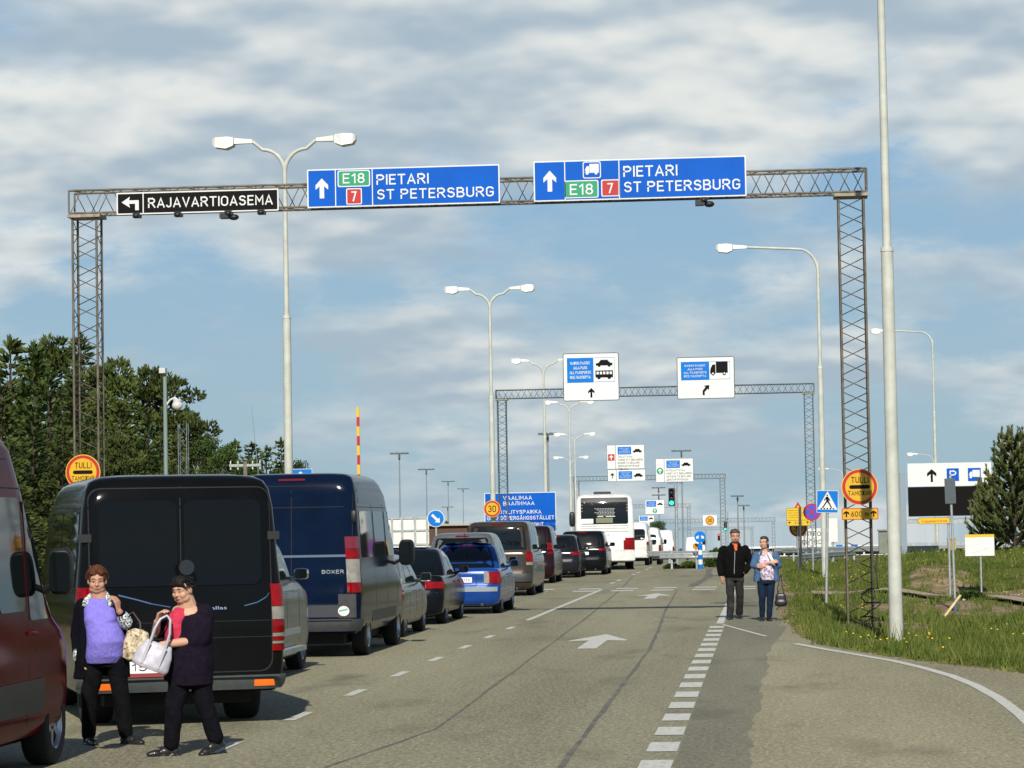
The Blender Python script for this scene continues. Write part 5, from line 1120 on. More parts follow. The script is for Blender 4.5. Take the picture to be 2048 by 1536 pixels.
# dark blue high roof van
t, L, h = make_van("panel_van", "dark blue high roofed van with BOXER lettering in the queue", "van", -7.0, 41.2, 5.4, 2.05, 2.76, P_NAVY, .335, 1.0, 4.48, rake=.13, z0=.36)
g = MB(); rf = rear_fn(L)
plate(g, rf, -.005, .005, .55, 2.5, 1, 14, GAPZ, 0, 0); plate(g, rf, -.93, .93, 2.56, 2.568, 12, 1, GAPZ, 0, 0); plate(g, rf, -.93, .93, 2.24, 2.25, 12, 1, GAPZ, 0, 0); plate(g, rf, -.93, .93, .80, .808, 12, 1, GAPZ, 0, 0)
for sg in (-1, 1): plate(g, rf, min(sg * .905, sg * .915), max(sg * .905, sg * .915), .55, 2.56, 1, 14, GAPZ, 0, 0)
for y in (1.75, 3.05, 4.25): vseam(g, L, y, .5, 2.3, 1, 0)
plate(g, side_fn(L, 1), .3, 4.3, 2.235, 2.245, 14, 1, GAPZ, 0, 0)
g.build("panel_gap", M_GAP, t)
m = MB(); plate(m, rf, -.90, .86, 1.50, 1.535, 16, 1, .012); m.build("rear_moulding", mat("pale_blue_mould", (.06, .085, .14), .4, .3), t)
for sg in (-1, 1):
    van_tail(t, L, sg, ((1.62, 1.80, 2), (1.47, 1.615, 0), (1.12, 1.465, 1), (.97, 1.115, 0)), .18, h)
    m = MB(); q = L.rear(sg * .93, 2.1); m.sphere((sg * .93, q[1] - .01, 2.1), (.05, .04, .1), 10, 6, 0, None, .6); m.build("hinge", M_TRIM, t)
    side_win(t, L, sg, .42, 1.65, 1.48, 2.18); side_win(t, L, sg, 1.85, 2.95, 1.48, 2.18); side_win(t, L, sg, 3.15, 4.2, 1.48, 2.18, .25)
    side_win(t, L, sg, .42, 1.65, 2.30, 2.52, 0, .03, .004, P_NAVY, "roof_panel")
    mirror(t, sg * (h + .20), 3.98, 1.52, .13, .10, .21, M_TRIM, .12)
    m = MB(); plate(m, side_fn(L, sg), 1.4, 4.05, .50, .66, 12, 2, .012); m.build("side_moulding", M_TRIMG, t)
m = MB(); plate(m, rf, -h + .005, h - .005, .40, .58, 20, 3, .05); plate(m, rf, -.9, .9, .565, .585, 10, 1, .075); bp = m.build("bumper", M_TRIMG, t)
m = MB(); plate(m, rf, .70, .96, .60, .95, 6, 4, .012); m.build("corner_moulding", M_TRIMG, t)
m = MB(); plate(m, rf, -.9, .9, .61, .79, 12, 2, .008); m.build("lower_panel", mat("grey_lower_panel", (.03, .034, .042), .45), t)
put(t, "lettering", mat("pale_letters", (.55, .58, .6), .3, .6), lambda k: text(k, "BOXER", .46, .79, 1.255, 1.31, L.rear(.7, 1.28)[1] - .016, 0, .02))
put(t, "sticker", [M_WHITE, mat("sticker_green", (.1, .35, .3), .5)], lambda k: (k.flat([(x, z) for x, z in [(.78 + .085 * math.cos(a * .262), .70 + .075 * math.sin(a * .262)) for a in range(24)]], L.rear(.78, .7)[1] - .02, 0), k.flat([(.71, .69), (.84, .715), (.84, .735), (.71, .71)], L.rear(.78, .7)[1] - .024, 1)))
m = MB(); plate(m, rf, -.2, .2, 2.645, 2.672, 6, 1, .012); m.build("brake_light", M_TAILD, t)

# maroon van at the left edge of the picture
t, L, h = make_van("minibus", "maroon high roofed van cut by the left picture edge", "van", -6.86, 17.95, 5.75, 2.0, 2.90, P_RED, .35, 1.1, 4.95, rake=.1, z0=.28, nose=.85)
for sg in (-1, 1):
    side_win(t, L, sg, .5, 1.7, 1.42, 2.2); side_win(t, L, sg, 1.85, 3.0, 1.42, 2.2); side_win(t, L, sg, 3.2, 3.95, 1.30, 2.20, 0, .06)
    side_win(t, L, sg, 4.08, 4.78, 1.22, 2.17, .50, .04)
    m = MB(); plate(m, side_fn(L, sg), .3, 4.45, .48, .74, 14, 3, .02); m.build("side_moulding", M_TRIMG, t)
    mirror(t, sg * (h + .14), 4.55, 1.60, .10, .07, .19, M_TRIM, .09)
g = MB()
for y in (3.1, 4.02): vseam(g, L, y, .4, 2.3, 1, 0)
plate(g, side_fn(L, 1), .3, 4.3, 2.27, 2.28, 14, 1, GAPZ, 0, 0); plate(g, side_fn(L, 1), .3, 3.9, 2.50, 2.508, 14, 1, GAPZ, 0, 0)
g.build("panel_gap", M_GAP, t)
m = MB(); q = L.side(4.12, 1.12, 1, .015); m.path([(q[0], q[1] - .1, 1.12), (q[0] + .02, q[1], 1.12), (q[0], q[1] + .1, 1.12)], .016, 6); m.build("door_handle", P_RED, t)

# white vans ahead of the coach
t, L, h = make_van("minibus", "white minibus with an orange stained lamp just right of the coach", "van", -6.38, 132.2, 4.9, 1.95, 2.05, P_WHT, .32, .9, rake=.18, z0=.35)
rear_poly(t, L, "rear_window", M_GLASS, rrect(-.75, .80, 1.2, 1.72, .12), .008)
for sg in (-1, 1): van_tail(t, L, sg, ((.62, .95, 1), (.95, 1.12, 0)), .10, h)
side_win(t, L, 1, .4, 2.2, 1.2, 1.7); m = MB(); plate(m, rear_fn(L), -.95, .95, .38, .55, 14, 2, .04); m.build("bumper", P_WHT, t)
t, L, h = make_van("small_van", "small white van with a tall rear window ahead of the minibus", "van", -5.95, 138.5, 4.2, 1.75, 1.85, P_WHT, .30, .8, rake=.12, z0=.3)
rear_poly(t, L, "rear_window", M_GLASS, rrect(-.62, .66, 1.0, 1.5, .12), .008)
for sg in (-1, 1): van_tail(t, L, sg, ((.62, .98, 0),), .09, h); mirror(t, sg * (h + .12), 2.9, 1.12, .08, .05, .12, M_TRIM, .06)
m = MB(); plate(m, rear_fn(L), -.86, .86, .32, .5, 14, 2, .04); m.build("bumper", M_TRIMG, t)
t, L, h = make_van("panel_van", "white panel van with plain closed rear, third white one in the queue", "van", -6.9, 185, 5.2, 2.0, 2.15, P_WHT, .34, 1.0, rake=.12, z0=.35)
for sg in (-1, 1): van_tail(t, L, sg, ((.75, 1.05, 0),), .10, h)
g = MB(); plate(g, rear_fn(L), -.006, .006, .5, 2.0, 1, 6, .003, 0, 0); g.build("panel_gap", M_GAP, t)
t, L, h = make_van("panel_van", "distant white box van behind the striped bollard", "van", -7.3, 300, 5.5, 2.1, 2.45, P_WHT, .34, 1.0, rake=.06, z0=.4)
for sg in (-1, 1): van_tail(t, L, sg, ((.7, .95, 0),), .10, h)

# white coach
t = thing("coach", (-6.70, 118.6, 0), "white coach with dark rear window and MAN letters in the queue", "coach", "vehicles queuing for the border", R(3.4)); W = 2.5; h = 1.25; Lg = 11.8; H = 3.22
L = Loft([(.36, h - .04, .06, Lg, .18, .03, .3, .1), (.45, h, .02, Lg, .2, .04, .3, .1), (.9, h, .0, Lg, .2, .05, .3, .1), (1.6, h, .02, Lg, .2, .05, .3, .1), (2.3, h - .01, .12, Lg - .05, .2, .05, .3, .1), (2.9, h - .05, .24, Lg - .1, .2, .05, .3, .1), (3.05, h - .09, .3, Lg - .15, .22, .06, .3, .1), (3.15, h - .17, .4, Lg - .25, .22, .08, .3, .1), (H, h - .36, .65, Lg - .5, .22, .1, .3, .1)], .0)
mb = MB(); L.mesh(mb, [.36, .45, .7, .9, 1.25, 1.6, 1.95, 2.3, 2.6, 2.9, 3.05, 3.15, H], 0)
body_object("body", mb, [P_WHT, M_GAP], [(sg * (h - .5), sg * (h + .2), y, .5, .58) for sg in (-1, 1) for y in (2.9, 9.0)], t)
rf = rear_fn(L)
rw_ = rear_poly(t, L, "rear_window", M_GLASS, rrect(-1.0, 1.0, 1.95, 3.07, .08), .010)
m = MB(); plate(m, rf, -.98, .98, 2.88, 3.06, 14, 2, .014); m.build("top_strip", M_TRIM, t)
g = MB(); 
for z in (1.86, 1.76, 1.62): plate(g, rf, -1.0, 1.0, z, z + .025, 12, 1, .004, 0, 0)
plate(g, rf, -1.15, 1.15, .80, .812, 12, 1, .004, 0, 0)
g.build("vent_line", mat("grey_vent", (.22, .22, .2), .7), t)
put(t, "lettering", M_GREY, lambda k: text(k, "M A N", -.12, .42, 1.46, 1.53, L.rear(0, 1.5)[1] - .012, 0, .02))
put(t, "window_notice", M_WHITE, lambda k: decal(k, rf, dens(rrect(-1.0, -.48, 1.98, 2.18, .02)), .02)); put(t, "window_notice", mat('olive_notice', (.09, .11, .03), .5), lambda k: decal(k, rf, dens(rrect(-.36, .35, 2.0, 2.22, .02)), .016))
put(t, "window_print", M_WHITE, lambda k: ([plate(k, rf, -.42 + .09 * (i % 3) + .11 * j, -.42 + .09 * (i % 3) + .11 * j + .085, 2.60 - i * .055, 2.611 - i * .055, 2, 1, .016, 0) for i in range(6) for j in range(8 - i % 3)], plate(k, rf, -.3, -.05, 2.26, 2.29, 4, 1, .016, 0), plate(k, rf, .05, .45, 2.26, 2.29, 4, 1, .016, 0)))
for sg in (-1, 1):
    mb = MB(); ff = lambda u, v, d: L.rear(sg * (L.at(v)[1] - .46 * (1 - u) - .004), v, d)
    plate(mb, ff, .0, 1, .86, 1.26, 9, 5, .016, 0); plate(mb, ff, .15, 1, 1.26, 1.36, 9, 2, .016, 0); mb.build("tail_light", [M_TAIL], t)
    for i in range(3): m = MB(); q = L.rear(sg * .95, 2.5 + i * .13); m.sphere((sg * .95, q[1] - .015, 2.5 + i * .13), .035, 8, 5); m.build("marker_lamp", M_CLEAR, t)
    for y in (2.9, 9.0): wheel(t, sg * (h - .18), y, .5, .3, 8, M_RIM, 'coach')
    for i in range(6): side_win(t, L, sg, 1.2 + i * 1.65, 2.78 + i * 1.65, 1.75, 2.75)
m = MB(); plate(m, rf, -1.22, 1.22, .40, .78, 18, 3, .05); m.build("bumper", P_WHT, t)
m = MB(); m.box(-1.0, 1.0, .6, 11, .3, .4); m.build("underbody", M_UNDER, t)
m = MB(); m.slab(rrect(-.45, .3, H - .03, H + .12, .05), 1.0, 2.6); m.build("roof_unit", M_TRIMG, t)
m = MB(); m.sphere((-h - .22, Lg - .3, 2.2), (.14, .12, .35), 12, 8, 0, None, .6); m.build("mirror", M_TRIM, t)
# tiny cars parked before the far shelter
proto = None
for i, (X, Y) in enumerate(((-.5, 690), (4, 688), (9.5, 690), (14, 687), (19.5, 690), (24, 688), (30, 690))):
    if proto is None:
        proto = make_car("parked_car", "dark distant car before the long shelter, first from the walking couple", "car", X, Y, 4.4, 1.75, 1.5, P_DGR, 'hatch', .31, .92, rz=R(85), group="tiny cars parked before the long shelter")
        continue
    c = copy_tree(proto); c.location = (X, Y, gz(X, Y)); c['label'] = ["", "dark distant car in the shelter row, second from the walking couple", "dark distant car in the shelter row, third from the walking couple", "dark distant car in the shelter row seen by the gantry leg", "dark distant car in the shelter row right of the gantry leg", "dark distant car in the shelter row left of the message sign", "dark distant car in the shelter row behind the message sign posts"][i]
# ---------------------------------------------------------------- people (built facing -y, x to the viewer's right)
class Blob(MB):
    def cap(s, p0, p1, r0, r1, n=12):
        p0 = Vector(p0); p1 = Vector(p1); s.sphere(p0, r0, n, 7); s.sphere(p1, r1, n, 7)
        if (p1 - p0).length > 1e-4: s.tube(p0, p1, r0, r1, n)
    def chain(s, pts, rs):
        for i in range(len(pts) - 1): s.cap(pts[i], pts[i + 1], rs[i], rs[i + 1])
    def ell(s, c, r, rot=(0, 0, 0), e=1.0):
        M = Matrix.Translation(c) @ Euler([R(a) for a in rot]).to_matrix().to_4x4(); s.sphere((0, 0, 0), r, 18, 12, 0, M, e)
    def hull(s, rings):                       # rings: (x, y, z, rx, ry) stacked cross-sections, closed
        n = 24; vs = [(c[0] + c[3] * math.cos(2 * math.pi * k / n), c[1] + c[4] * math.sin(2 * math.pi * k / n), c[2]) for c in rings for k in range(n)]
        fs = [(i * n + k, i * n + (k + 1) % n, (i + 1) * n + (k + 1) % n, (i + 1) * n + k) for i in range(len(rings) - 1) for k in range(n)]
        m = len(rings) - 1
        s.add(vs, fs + [tuple(range(n - 1, -1, -1)), tuple(range(m * n, m * n + n))], 0, True)
    def hand(s, w, fd, nd, side, curl=0.5, k=1.0):   # wrist, finger direction, palm normal, side of the thumb (+1/-1)
        w = Vector(w); fd = Vector(fd).normalized(); nd = Vector(nd); nd = (nd - fd * nd.dot(fd)).normalized(); sd = fd.cross(nd) * side
        for q in (-1, -.33, .33, 1): s.cap(w + sd * .012 * q, w + fd * .078 * k + sd * .028 * q, .015 * k, .0125 * k, 8)
        for q, l in ((1, .068), (.35, .078), (-.3, .072), (-.95, .056)):
            p = w + fd * .08 * k + sd * .03 * q * k; d = fd.copy(); r = .0092 * k
            for j, f in enumerate((.45, .32, .26)):
                a = curl * (.55 + .35 * j); d = (d * math.cos(a) + nd * math.sin(a)).normalized(); p2 = p + d * l * f * 1.15 * k; s.cap(p, p2, r, r * .93, 8); p = p2; r *= .93
        p = w + fd * .025 * k + sd * .026 * k; d = (fd * .62 + sd * .75 + nd * .3).normalized()
        for l in (.04, .032): p2 = p + d * l * k; s.cap(p, p2, .0115 * k, .0098 * k, 8); p = p2; d = (d + fd * .5 + nd * .45).normalized()
    def grow(s, name, m, parent, vox=.008, sm=4, bumpy=None):
        o = s.build(name, m); md = o.modifiers.new('r', 'REMESH'); md.mode = 'VOXEL'; md.voxel_size = vox; md.use_smooth_shade = True
        if sm: q = o.modifiers.new('s', 'SMOOTH'); q.iterations = sm; q.factor = .5
        bpy.context.view_layer.update()
        me = bpy.data.meshes.new_from_object(o.evaluated_get(bpy.context.evaluated_depsgraph_get())); o.modifiers.clear(); o.data = me; me.name = name
        if not me.materials: me.materials.append(m)
        me.polygons.foreach_set('use_smooth', [True] * len(me.polygons))
        if bumpy:
            for v in me.vertices: v.co += v.normal * bumpy(v.co)
        me.update(); o.parent = parent; return o
def strands(t, name, m, M, n, ln, seed, up=.3, zmin=-.02, front=.05):
    q = random.Random(seed); B = MB()
    for i in range(n):
        a = q.uniform(0, 6.283); z = q.uniform(zmin, 1); rr = math.sqrt(max(0, 1 - z * z)); v = Vector((math.cos(a) * rr, math.sin(a) * rr, z))
        p = Vector((v.x * .083, .022 + v.y * .094, .045 + v.z * .088))
        if p.y < -.03 and p.z < front: continue
        d = (v + Vector((q.uniform(-.7, .7), q.uniform(-.7, .7), up + q.uniform(-.6, .3)))).normalized(); s = d.cross(v + Vector((.01, .02, .01))).normalized() * .0045; l = ln * q.uniform(.5, 1.2)
        e = p + d * l - Vector((0, 0, l * .25)); k = [M @ w for w in (p - s, p + s, p + d * l * .55 + s * .8, e, p + d * l * .55 - s * .8)]
        B.add(k, [(0, 1, 2, 3, 4)], 0)
    return B.build(name, m, t)
SKIN = mat("skin", (.50, .285, .19), .55, var=.08, vscale=14, spec=.35); SKIN2 = mat("skin_tanned", (.44, .225, .15), .55, var=.08, vscale=14, spec=.35)
def cloth(name, c, v=.18, sc_=18, rough=.9, b=.5): return mat(name, c, rough, var=v, vscale=sc_, bump=b, bscale=26, spec=.08, bdist=.02)
def head(B, c, yaw, pitch=0, s=1.0, jaw=1.0, fat=1.0):
    M = Matrix.Translation(c) @ Euler((R(pitch), 0, R(yaw))).to_matrix().to_4x4() @ Matrix.Diagonal((s * fat, s, s, 1))
    def e(p, r): B.sphere(p, r, 18, 12, 0, M)
    e((0, .012, .03), (.077, .097, .09)); e((0, -.02, -.03), (.066, .072, .085)); e((0, -.042, -.085), (.04 * jaw, .042, .03)); e((0, -.06, .018), (.06, .035, .03))
    e((0, -.087, -.012), (.0105, .016, .028)); e((0, -.100, -.028), (.016, .014, .012)); e((0, -.083, .032), (.052, .012, .010))
    for q in (-1, 1): e((q * .038, -.055, -.03), (.03, .032, .034)); e((q * .078, .012, -.005), (.012, .022, .032)); e((q * .036 * jaw, -.022, -.07), (.034, .048, .036))
    e((0, -.078, -.06), (.03, .014, .016))
    return M
def face(t, body, M, brow, lip=(.30, .085, .07), shut=False, stub=None):
    m = MB()
    for q in (-1, 1): m.sphere((q * .031, -.082, .008), (.0125, .007, .0052 if not shut else .0025), 12, 8, 0, M)
    o = m.build("eye", mat("eye_white", (.38, .33, .29), .4), body); m = MB()
    for q in (-1, 1): m.sphere((q * .031, -.0875, .007), (.007, .004, .0058 if not shut else .0028), 10, 6, 0, M)
    m.build("iris", mat("iris_dark", (.02, .014, .01), .2), o); m = MB()
    for q in (-1, 1): m.path([M @ Vector(p) for p in ((q * .012, -.0965, .029), (q * .03, -.097, .036), (q * .05, -.086, .031))], [.0025, .003, .0015], 6)
    m.build("eyebrow", brow, body); m = MB()
    m.sphere((0, -.0925, -.060), (.019, .005, .003), 12, 6, 0, M); m.sphere((0, -.0905, -.0655), (.014, .005, .0035), 12, 6, 0, M); m.build("mouth", mat("lips%.2f" % lip[0], lip, .5), body)
def shoe(t, a, d, m, ln=.25, tilt=0.0, pitch=0.0):
    B = Blob(); d = Vector((d[0], d[1], 0)).normalized(); a = Vector(a); M = Matrix.Translation(a) @ Matrix.Rotation(math.atan2(d.y, d.x), 4, 'Z') @ Matrix.Rotation(R(pitch), 4, 'Y')
    for x, z, r in ((-.03, .045, (.045, .037, .05)), (.05, .042, (.06, .04, .042)), (.13, .03, (.06, .043, .032)), (.175, .024, (.035, .036, .024))): B.sphere((x * ln / .25, 0, z), r, 14, 9, 0, M)
    B.sphere((-.02, 0, .10), (.042, .036, .05), 12, 8, 0, M)
    for x in (-.05, .0, .06, .12, .16): B.sphere((x * ln / .25, 0, .008), (.04, .038, .012), 12, 6, 0, M)
    return B.grow("shoe", m, t, .007, 2)
def folds(f, a):
    return lambda c: a * (math.sin(c.z * f + 2.2 * math.sin(c.x * 9 + 1) + c.x * f * .5) * (.5 + .5 * math.sin(c.z * 7 + c.x * 11)) + .5 * math.sin(c.x * f * .9 - c.z * f * .35 + c.y * 9))
def noise1(f, a):
    return lambda c: a * (math.sin(c.x * f + 3 * math.sin(c.z * f * .6)) * math.sin(c.z * f * 1.3 + c.y * f) + .6 * math.sin(c.x * f * 2.1 - c.z * f * 1.7 + c.y * f))
M_SHOE = mat("black_leather", (.014, .013, .013), .35, coat=.2)

# woman in the violet top
t = thing("person", (-5.93, 24.95, 0), "woman with short brown hair in a violet top and long dark cardigan", "person", "people standing and walking on the road")
B = Blob(); hc = (-.08, -.02, 1.475)
M = head(B, hc, 12, 5, .95, 1.05, 1.04)
B.cap((-.08, .0, 1.41), (-.065, .02, 1.29), .066, .09); B.ell((-.06, .03, 1.22), (.18, .11, .12)); B.ell((-.04, .02, 1.0), (.15, .12, .25)); B.ell((-.02, .02, .82), (.15, .12, .1))
B.cap((-.23, .04, 1.25), (-.28, .06, .98), .05, .04); B.cap((-.28, .06, .98), (-.25, -.02, .76), .04, .03); B.hand((-.25, -.03, .75), (.05, -.15, -1), (.6, .6, 0), 1, .5)
B.cap((.12, .02, 1.25), (.225, .0, 1.05), .048, .04); B.cap((.225, .0, 1.05), (.145, -.13, 1.205), .038, .029); B.hand((.14, -.135, 1.215), (-.12, -.2, 1), (-.9, .3, .2), -1, 1.0)
for hx, kx, ax in ((-.11, -.165, -.19), (.07, .12, .155)): B.cap((hx, .02, .8), (kx, .0, .45), .07, .055); B.cap((kx, .0, .45), (ax, .02, .1), .05, .04)
body = B.grow("body", SKIN2, t, .0065, 3); face(t, body, M, mat("brown_brow", (.05, .025, .015), .8))
B = Blob()
for p, r in (((0, .035, .06), (.082, .092, .082)), ((0, -.02, .112), (.066, .068, .05)), ((-.052, .01, .04), (.032, .068, .06)), ((.052, .01, .04), (.032, .068, .06)), ((.03, -.06, .088), (.035, .03, .03)), ((-.03, -.055, .085), (.04, .03, .03)), ((0, .075, .0), (.07, .04, .07))): B.sphere(p, r, 14, 9, 0, M)
for i in range(60):
    a = random.uniform(0, 6.28); el = random.uniform(.25, 1.4); p = (.085 * math.cos(a) * math.cos(el), .02 + .09 * math.sin(a) * math.cos(el), .05 + .085 * math.sin(el))
    if p[1] < -.06 and p[2] < .075: continue
    B.sphere(p, (.018, .018, .022), 7, 5, 0, M)
B.grow("hair", mat("auburn_hair", (.085, .028, .012), .75, spec=.2, var=.5, vscale=60), t, .008, 1, noise1(120, .003)); strands(t, "hair", MATS["auburn_hair"], M, 650, .030, 1, .5, -.15, .085)
B = Blob()          # violet top
B.hull([(-.03, -.015, .735, .155, .13), (-.015, -.03, .80, .175, .155), (.005, -.05, .93, .175, .175), (-.01, -.045, 1.03, .165, .155), (-.04, -.03, 1.13, .16, .135), (-.055, -.015, 1.21, .15, .12), (-.065, .0, 1.28, .135, .092), (-.07, .012, 1.325, .10, .07)])
B.ell((-.105, -.10, 1.13), (.075, .06, .075)); B.ell((.035, -.10, 1.13), (.075, .06, .075)); B.ell((.015, -.08, .93), (.15, .13, .13))
B.grow("top", cloth("violet_knit", (.20, .17, .56), .12, 30), t, .009, 4, folds(30, .0035))
B = Blob()          # beads along the neckline
for i in range(15): a = -1.25 + i * .18; B.sphere((-.05 + .12 * math.sin(a), -.132 - .01 * math.cos(a) + .05 * abs(math.sin(a)), 1.185 - .04 * math.cos(a)), .007, 6, 4)
B.build("beads", mat("silver_beads", (.75, .75, .8), .15, .5), t)
B = Blob()          # cardigan, open at the front
for sg, x0 in ((-1, -.2), (1, .09)):
    B.hull([(x0 - .03 * (sg < 0) + .03 * (sg > 0), .03, .60, .085, .11), (x0 + sg * .02, .03, .8, .08, .12), (x0 + sg * .0, .03, 1.0, .07, .11), (x0 - sg * .005, .03, 1.18, .075, .1), (x0 + sg * .01, .035, 1.27, .07, .07), (x0 - sg * .03, .035, 1.31, .05, .05)])
B.hull([(-.05, .10, .62, .2, .07), (-.05, .11, .9, .19, .07), (-.06, .09, 1.2, .19, .07), (-.065, .06, 1.33, .09, .05)])
B.cap((-.225, .035, 1.245), (-.29, .065, .98), .078, .068); B.cap((-.29, .065, .98), (-.255, -.005, .80), .066, .056)
B.cap((.115, .03, 1.24), (.225, .0, 1.045), .072, .066); B.cap((.225, .0, 1.045), (.165, -.10, 1.165), .062, .05)
B.grow("cardigan", cloth("navy_knit", (.0035, .0035, .0065), .3, 30), t, .011, 3, folds(24, .005))
M_PAT = mat("patterned_cuff", (.60, .64, .64), .7, c2=(.02, .025, .03), vscale=55, thr=(.45, .55))
B = Blob(); B.cap((-.255, -.005, .83), (-.252, -.015, .79), .06, .058); B.cap((.19, -.055, 1.10), (.172, -.09, 1.15), .066, .058); B.grow("cuff", M_PAT, t, .01, 2)
B = Blob(); B.chain([(-.185, -.055, 1.27), (-.17, -.02, 1.315), (-.13, .04, 1.36)], [.030, .030, .026]); B.chain([(.05, -.07, 1.27), (.02, -.02, 1.32), (-.02, .04, 1.36)], [.030, .030, .026]); B.ell((.075, -.06, 1.285), (.05, .028, .03)); B.grow("collar", M_PAT, t, .009, 2)
B = Blob(); B.hull([(-.02, .02, .70, .165, .13), (-.02, .01, .80, .172, .14), (-.02, .0, .86, .16, .13)])
for hx, kx, ax in ((-.10, -.165, -.185), (.075, .125, .16)): B.cap((hx, .02, .78), (kx, -.01, .45), .098, .078); B.cap((kx, -.01, .45), (ax, .03, .10), .076, .066)
B.grow("trousers", cloth("black_trousers", (.0045, .0045, .0055), .3, 20), t, .011, 3, folds(26, .005))
shoe(t, (-.19, .03, .0), (.55, -.8), M_SHOE); shoe(t, (.17, .02, 0), (.85, -.5), M_SHOE)
# floral handbag on her arm
t = thing("handbag", (.0 - 5.66, 24.86, .77), "beige floral handbag hanging on the arm of the woman in violet", "handbag")
B = Blob(); B.sphere((0, 0, .13), (.115, .06, .145), 20, 12, 0, Matrix.Rotation(R(9), 4, 'Y'), .62); B.sphere((.01, 0, .05), (.12, .065, .06), 16, 10, 0, None, .7)
B.grow("bag_body", mat("floral_cloth", (.62, .55, .36), .7, c2=(.16, .085, .05), vscale=26, thr=(.42, .62)), t, .008, 2, noise1(40, .003))
B = MB(); B.path([(-.06, 0, .25), (-.075, .02, .34), (-.06, .04, .40), (-.02, .05, .42), (.05, .03, .33), (.06, 0, .25)], .008, 8); B.build("handle", mat("brown_strap", (.06, .035, .02), .6), t)

# woman reaching into the silver bag
t = thing("person", (-4.90, 23.62, 0), "woman with dark tied hair in a plum jacket reaching into a silver bag", "person", "people standing and walking on the road")
B = Blob(); hc = (-.045, -.04, 1.41); M = head(B, hc, -26, 12, .93, 1.1, 1.07)
B.cap((-.03, -.01, 1.35), (-.01, .03, 1.22), .072, .095); B.ell((-.02, .03, 1.18), (.17, .12, .12)); B.ell((0, .03, .95), (.17, .14, .25)); B.ell((.01, .03, .78), (.16, .13, .1))
B.cap((.10, .03, 1.2), (.09, -.06, .985), .055, .048); B.cap((.09, -.06, .985), (-.20, -.20, .955), .046, .03); B.hand((-.205, -.205, .95), (-.8, -.1, -.75), (.3, .2, -.8), 1, .6)
B.cap((-.16, .02, 1.19), (-.275, -.06, 1.05), .05, .042); B.cap((-.275, -.06, 1.05), (-.235, -.19, 1.15), .040, .029); B.hand((-.232, -.195, 1.155), (.3, -.25, .8), (.9, -.2, -.2), 1, 1.25)
for P in (((-.05, .02, .78), (-.13, -.03, .44), (-.17, .0, .1)), ((.06, .03, .78), (.11, .05, .44), (.20, .11, .13))): B.cap(P[0], P[1], .075, .058); B.cap(P[1], P[2], .052, .042)
body = B.grow("body", SKIN, t, .0065, 3); face(t, body, M, mat("dark_brow", (.015, .012, .01), .8), (.33, .10, .085), True)
B = Blob()
for p, r in (((0, .03, .05), (.082, .092, .076)), ((0, .06, .0), (.07, .062, .08)), ((.055, .035, .03), (.028, .06, .065)), ((-.055, .035, .03), (.028, .06, .065)), ((.02, -.07, .075), (.05, .03, .028)), ((-.03, -.068, .07), (.035, .03, .028)), ((0, -.02, .1), (.07, .07, .04)), ((0, .12, -.01), (.04, .04, .045))): B.sphere(p, r, 14, 9, 0, M)
B.chain([M @ Vector((.05, -.07, .07)), M @ Vector((.075, -.045, .03))], [.016, .010])
B.grow("hair", mat("black_hair", (.010, .008, .008), .7, var=.4, spec=.2, vscale=60), t, .008, 2, noise1(110, .0022)); strands(t, "hair", MATS["black_hair"], M, 420, .028, 2, -.2, -.2, .075)
B = Blob(); B.hull([(-.07, .0, .80, .12, .10), (-.09, -.01, .95, .12, .11), (-.10, -.02, 1.1, .11, .115), (-.075, -.01, 1.2, .10, .095), (-.045, .01, 1.27, .075, .07)]); B.grow("top", cloth("coral_knit", (.46, .035, .07), .12, 30), t, .01, 3, noise1(22, .003))
B = Blob()
B.hull([(.0, .035, .60, .20, .16), (.0, .03, .75, .205, .175), (.0, .03, .95, .20, .175), (.01, .035, 1.06, .185, .165), (.035, .035, 1.14, .165, .155), (.035, .045, 1.21, .145, .125), (.0, .05, 1.27, .12, .085), (-.01, .05, 1.31, .075, .06)])
B.hull([(-.17, .02, .64, .06, .1), (-.165, .02, .9, .055, .1), (-.165, .02, 1.1, .055, .09), (-.15, .03, 1.22, .05, .07)])
B.cap((.115, .035, 1.19), (.10, -.045, 1.0), .105, .098); B.cap((.10, -.045, 1.0), (.055, -.07, .985), .094, .088); B.cap((-.16, .03, 1.19), (-.265, -.04, 1.07), .08, .07)
B.grow("jacket", cloth("plum_jersey", (.009, .006, .013), .25, 20), t, .011, 3, folds(22, .006))
B = Blob(); B.hull([(.01, .03, .66, .17, .14), (.01, .03, .78, .175, .15), (.01, .03, .86, .16, .14)])
for P in (((-.06, .02, .74), (-.13, -.03, .44), (-.165, .0, .11)), ((.08, .03, .74), (.115, .045, .44), (.20, .10, .15))): B.cap(P[0], P[1], .105, .084); B.cap(P[1], P[2], .082, .07)
B.grow("trousers", cloth("dark_navy_trousers", (.005, .005, .0075), .3, 20), t, .011, 3, folds(26, .005))
shoe(t, (-.165, .0, 0), (-.9, -.35), M_SHOE, .26); shoe(t, (.215, .12, .05), (-.65, -.75), M_SHOE, .25, 0, 18)
t = thing("handbag", (-5.20, 23.38, .755), "silver grey handbag held open by the woman in the plum jacket", "handbag"); t.rotation_euler = (0, R(22), R(8))
B = Blob(); B.hull([(0, 0, 0, .15, .075), (0, 0, .03, .165, .085), (0, 0, .13, .155, .07), (.005, 0, .21, .125, .045), (.005, 0, .235, .11, .03)])
B.grow("bag_body", mat("silver_leather", (.44, .43, .48), .5, .05, var=.12, vscale=20), t, .008, 2, noise1(26, .0018))
for x in (-.07, .07): B = MB(); B.box(x - .012, x + .012, -.082, -.070, .03, .22); B.build("strap_tab", mat("silver_strap", (.42, .41, .46), .45, .1), t)
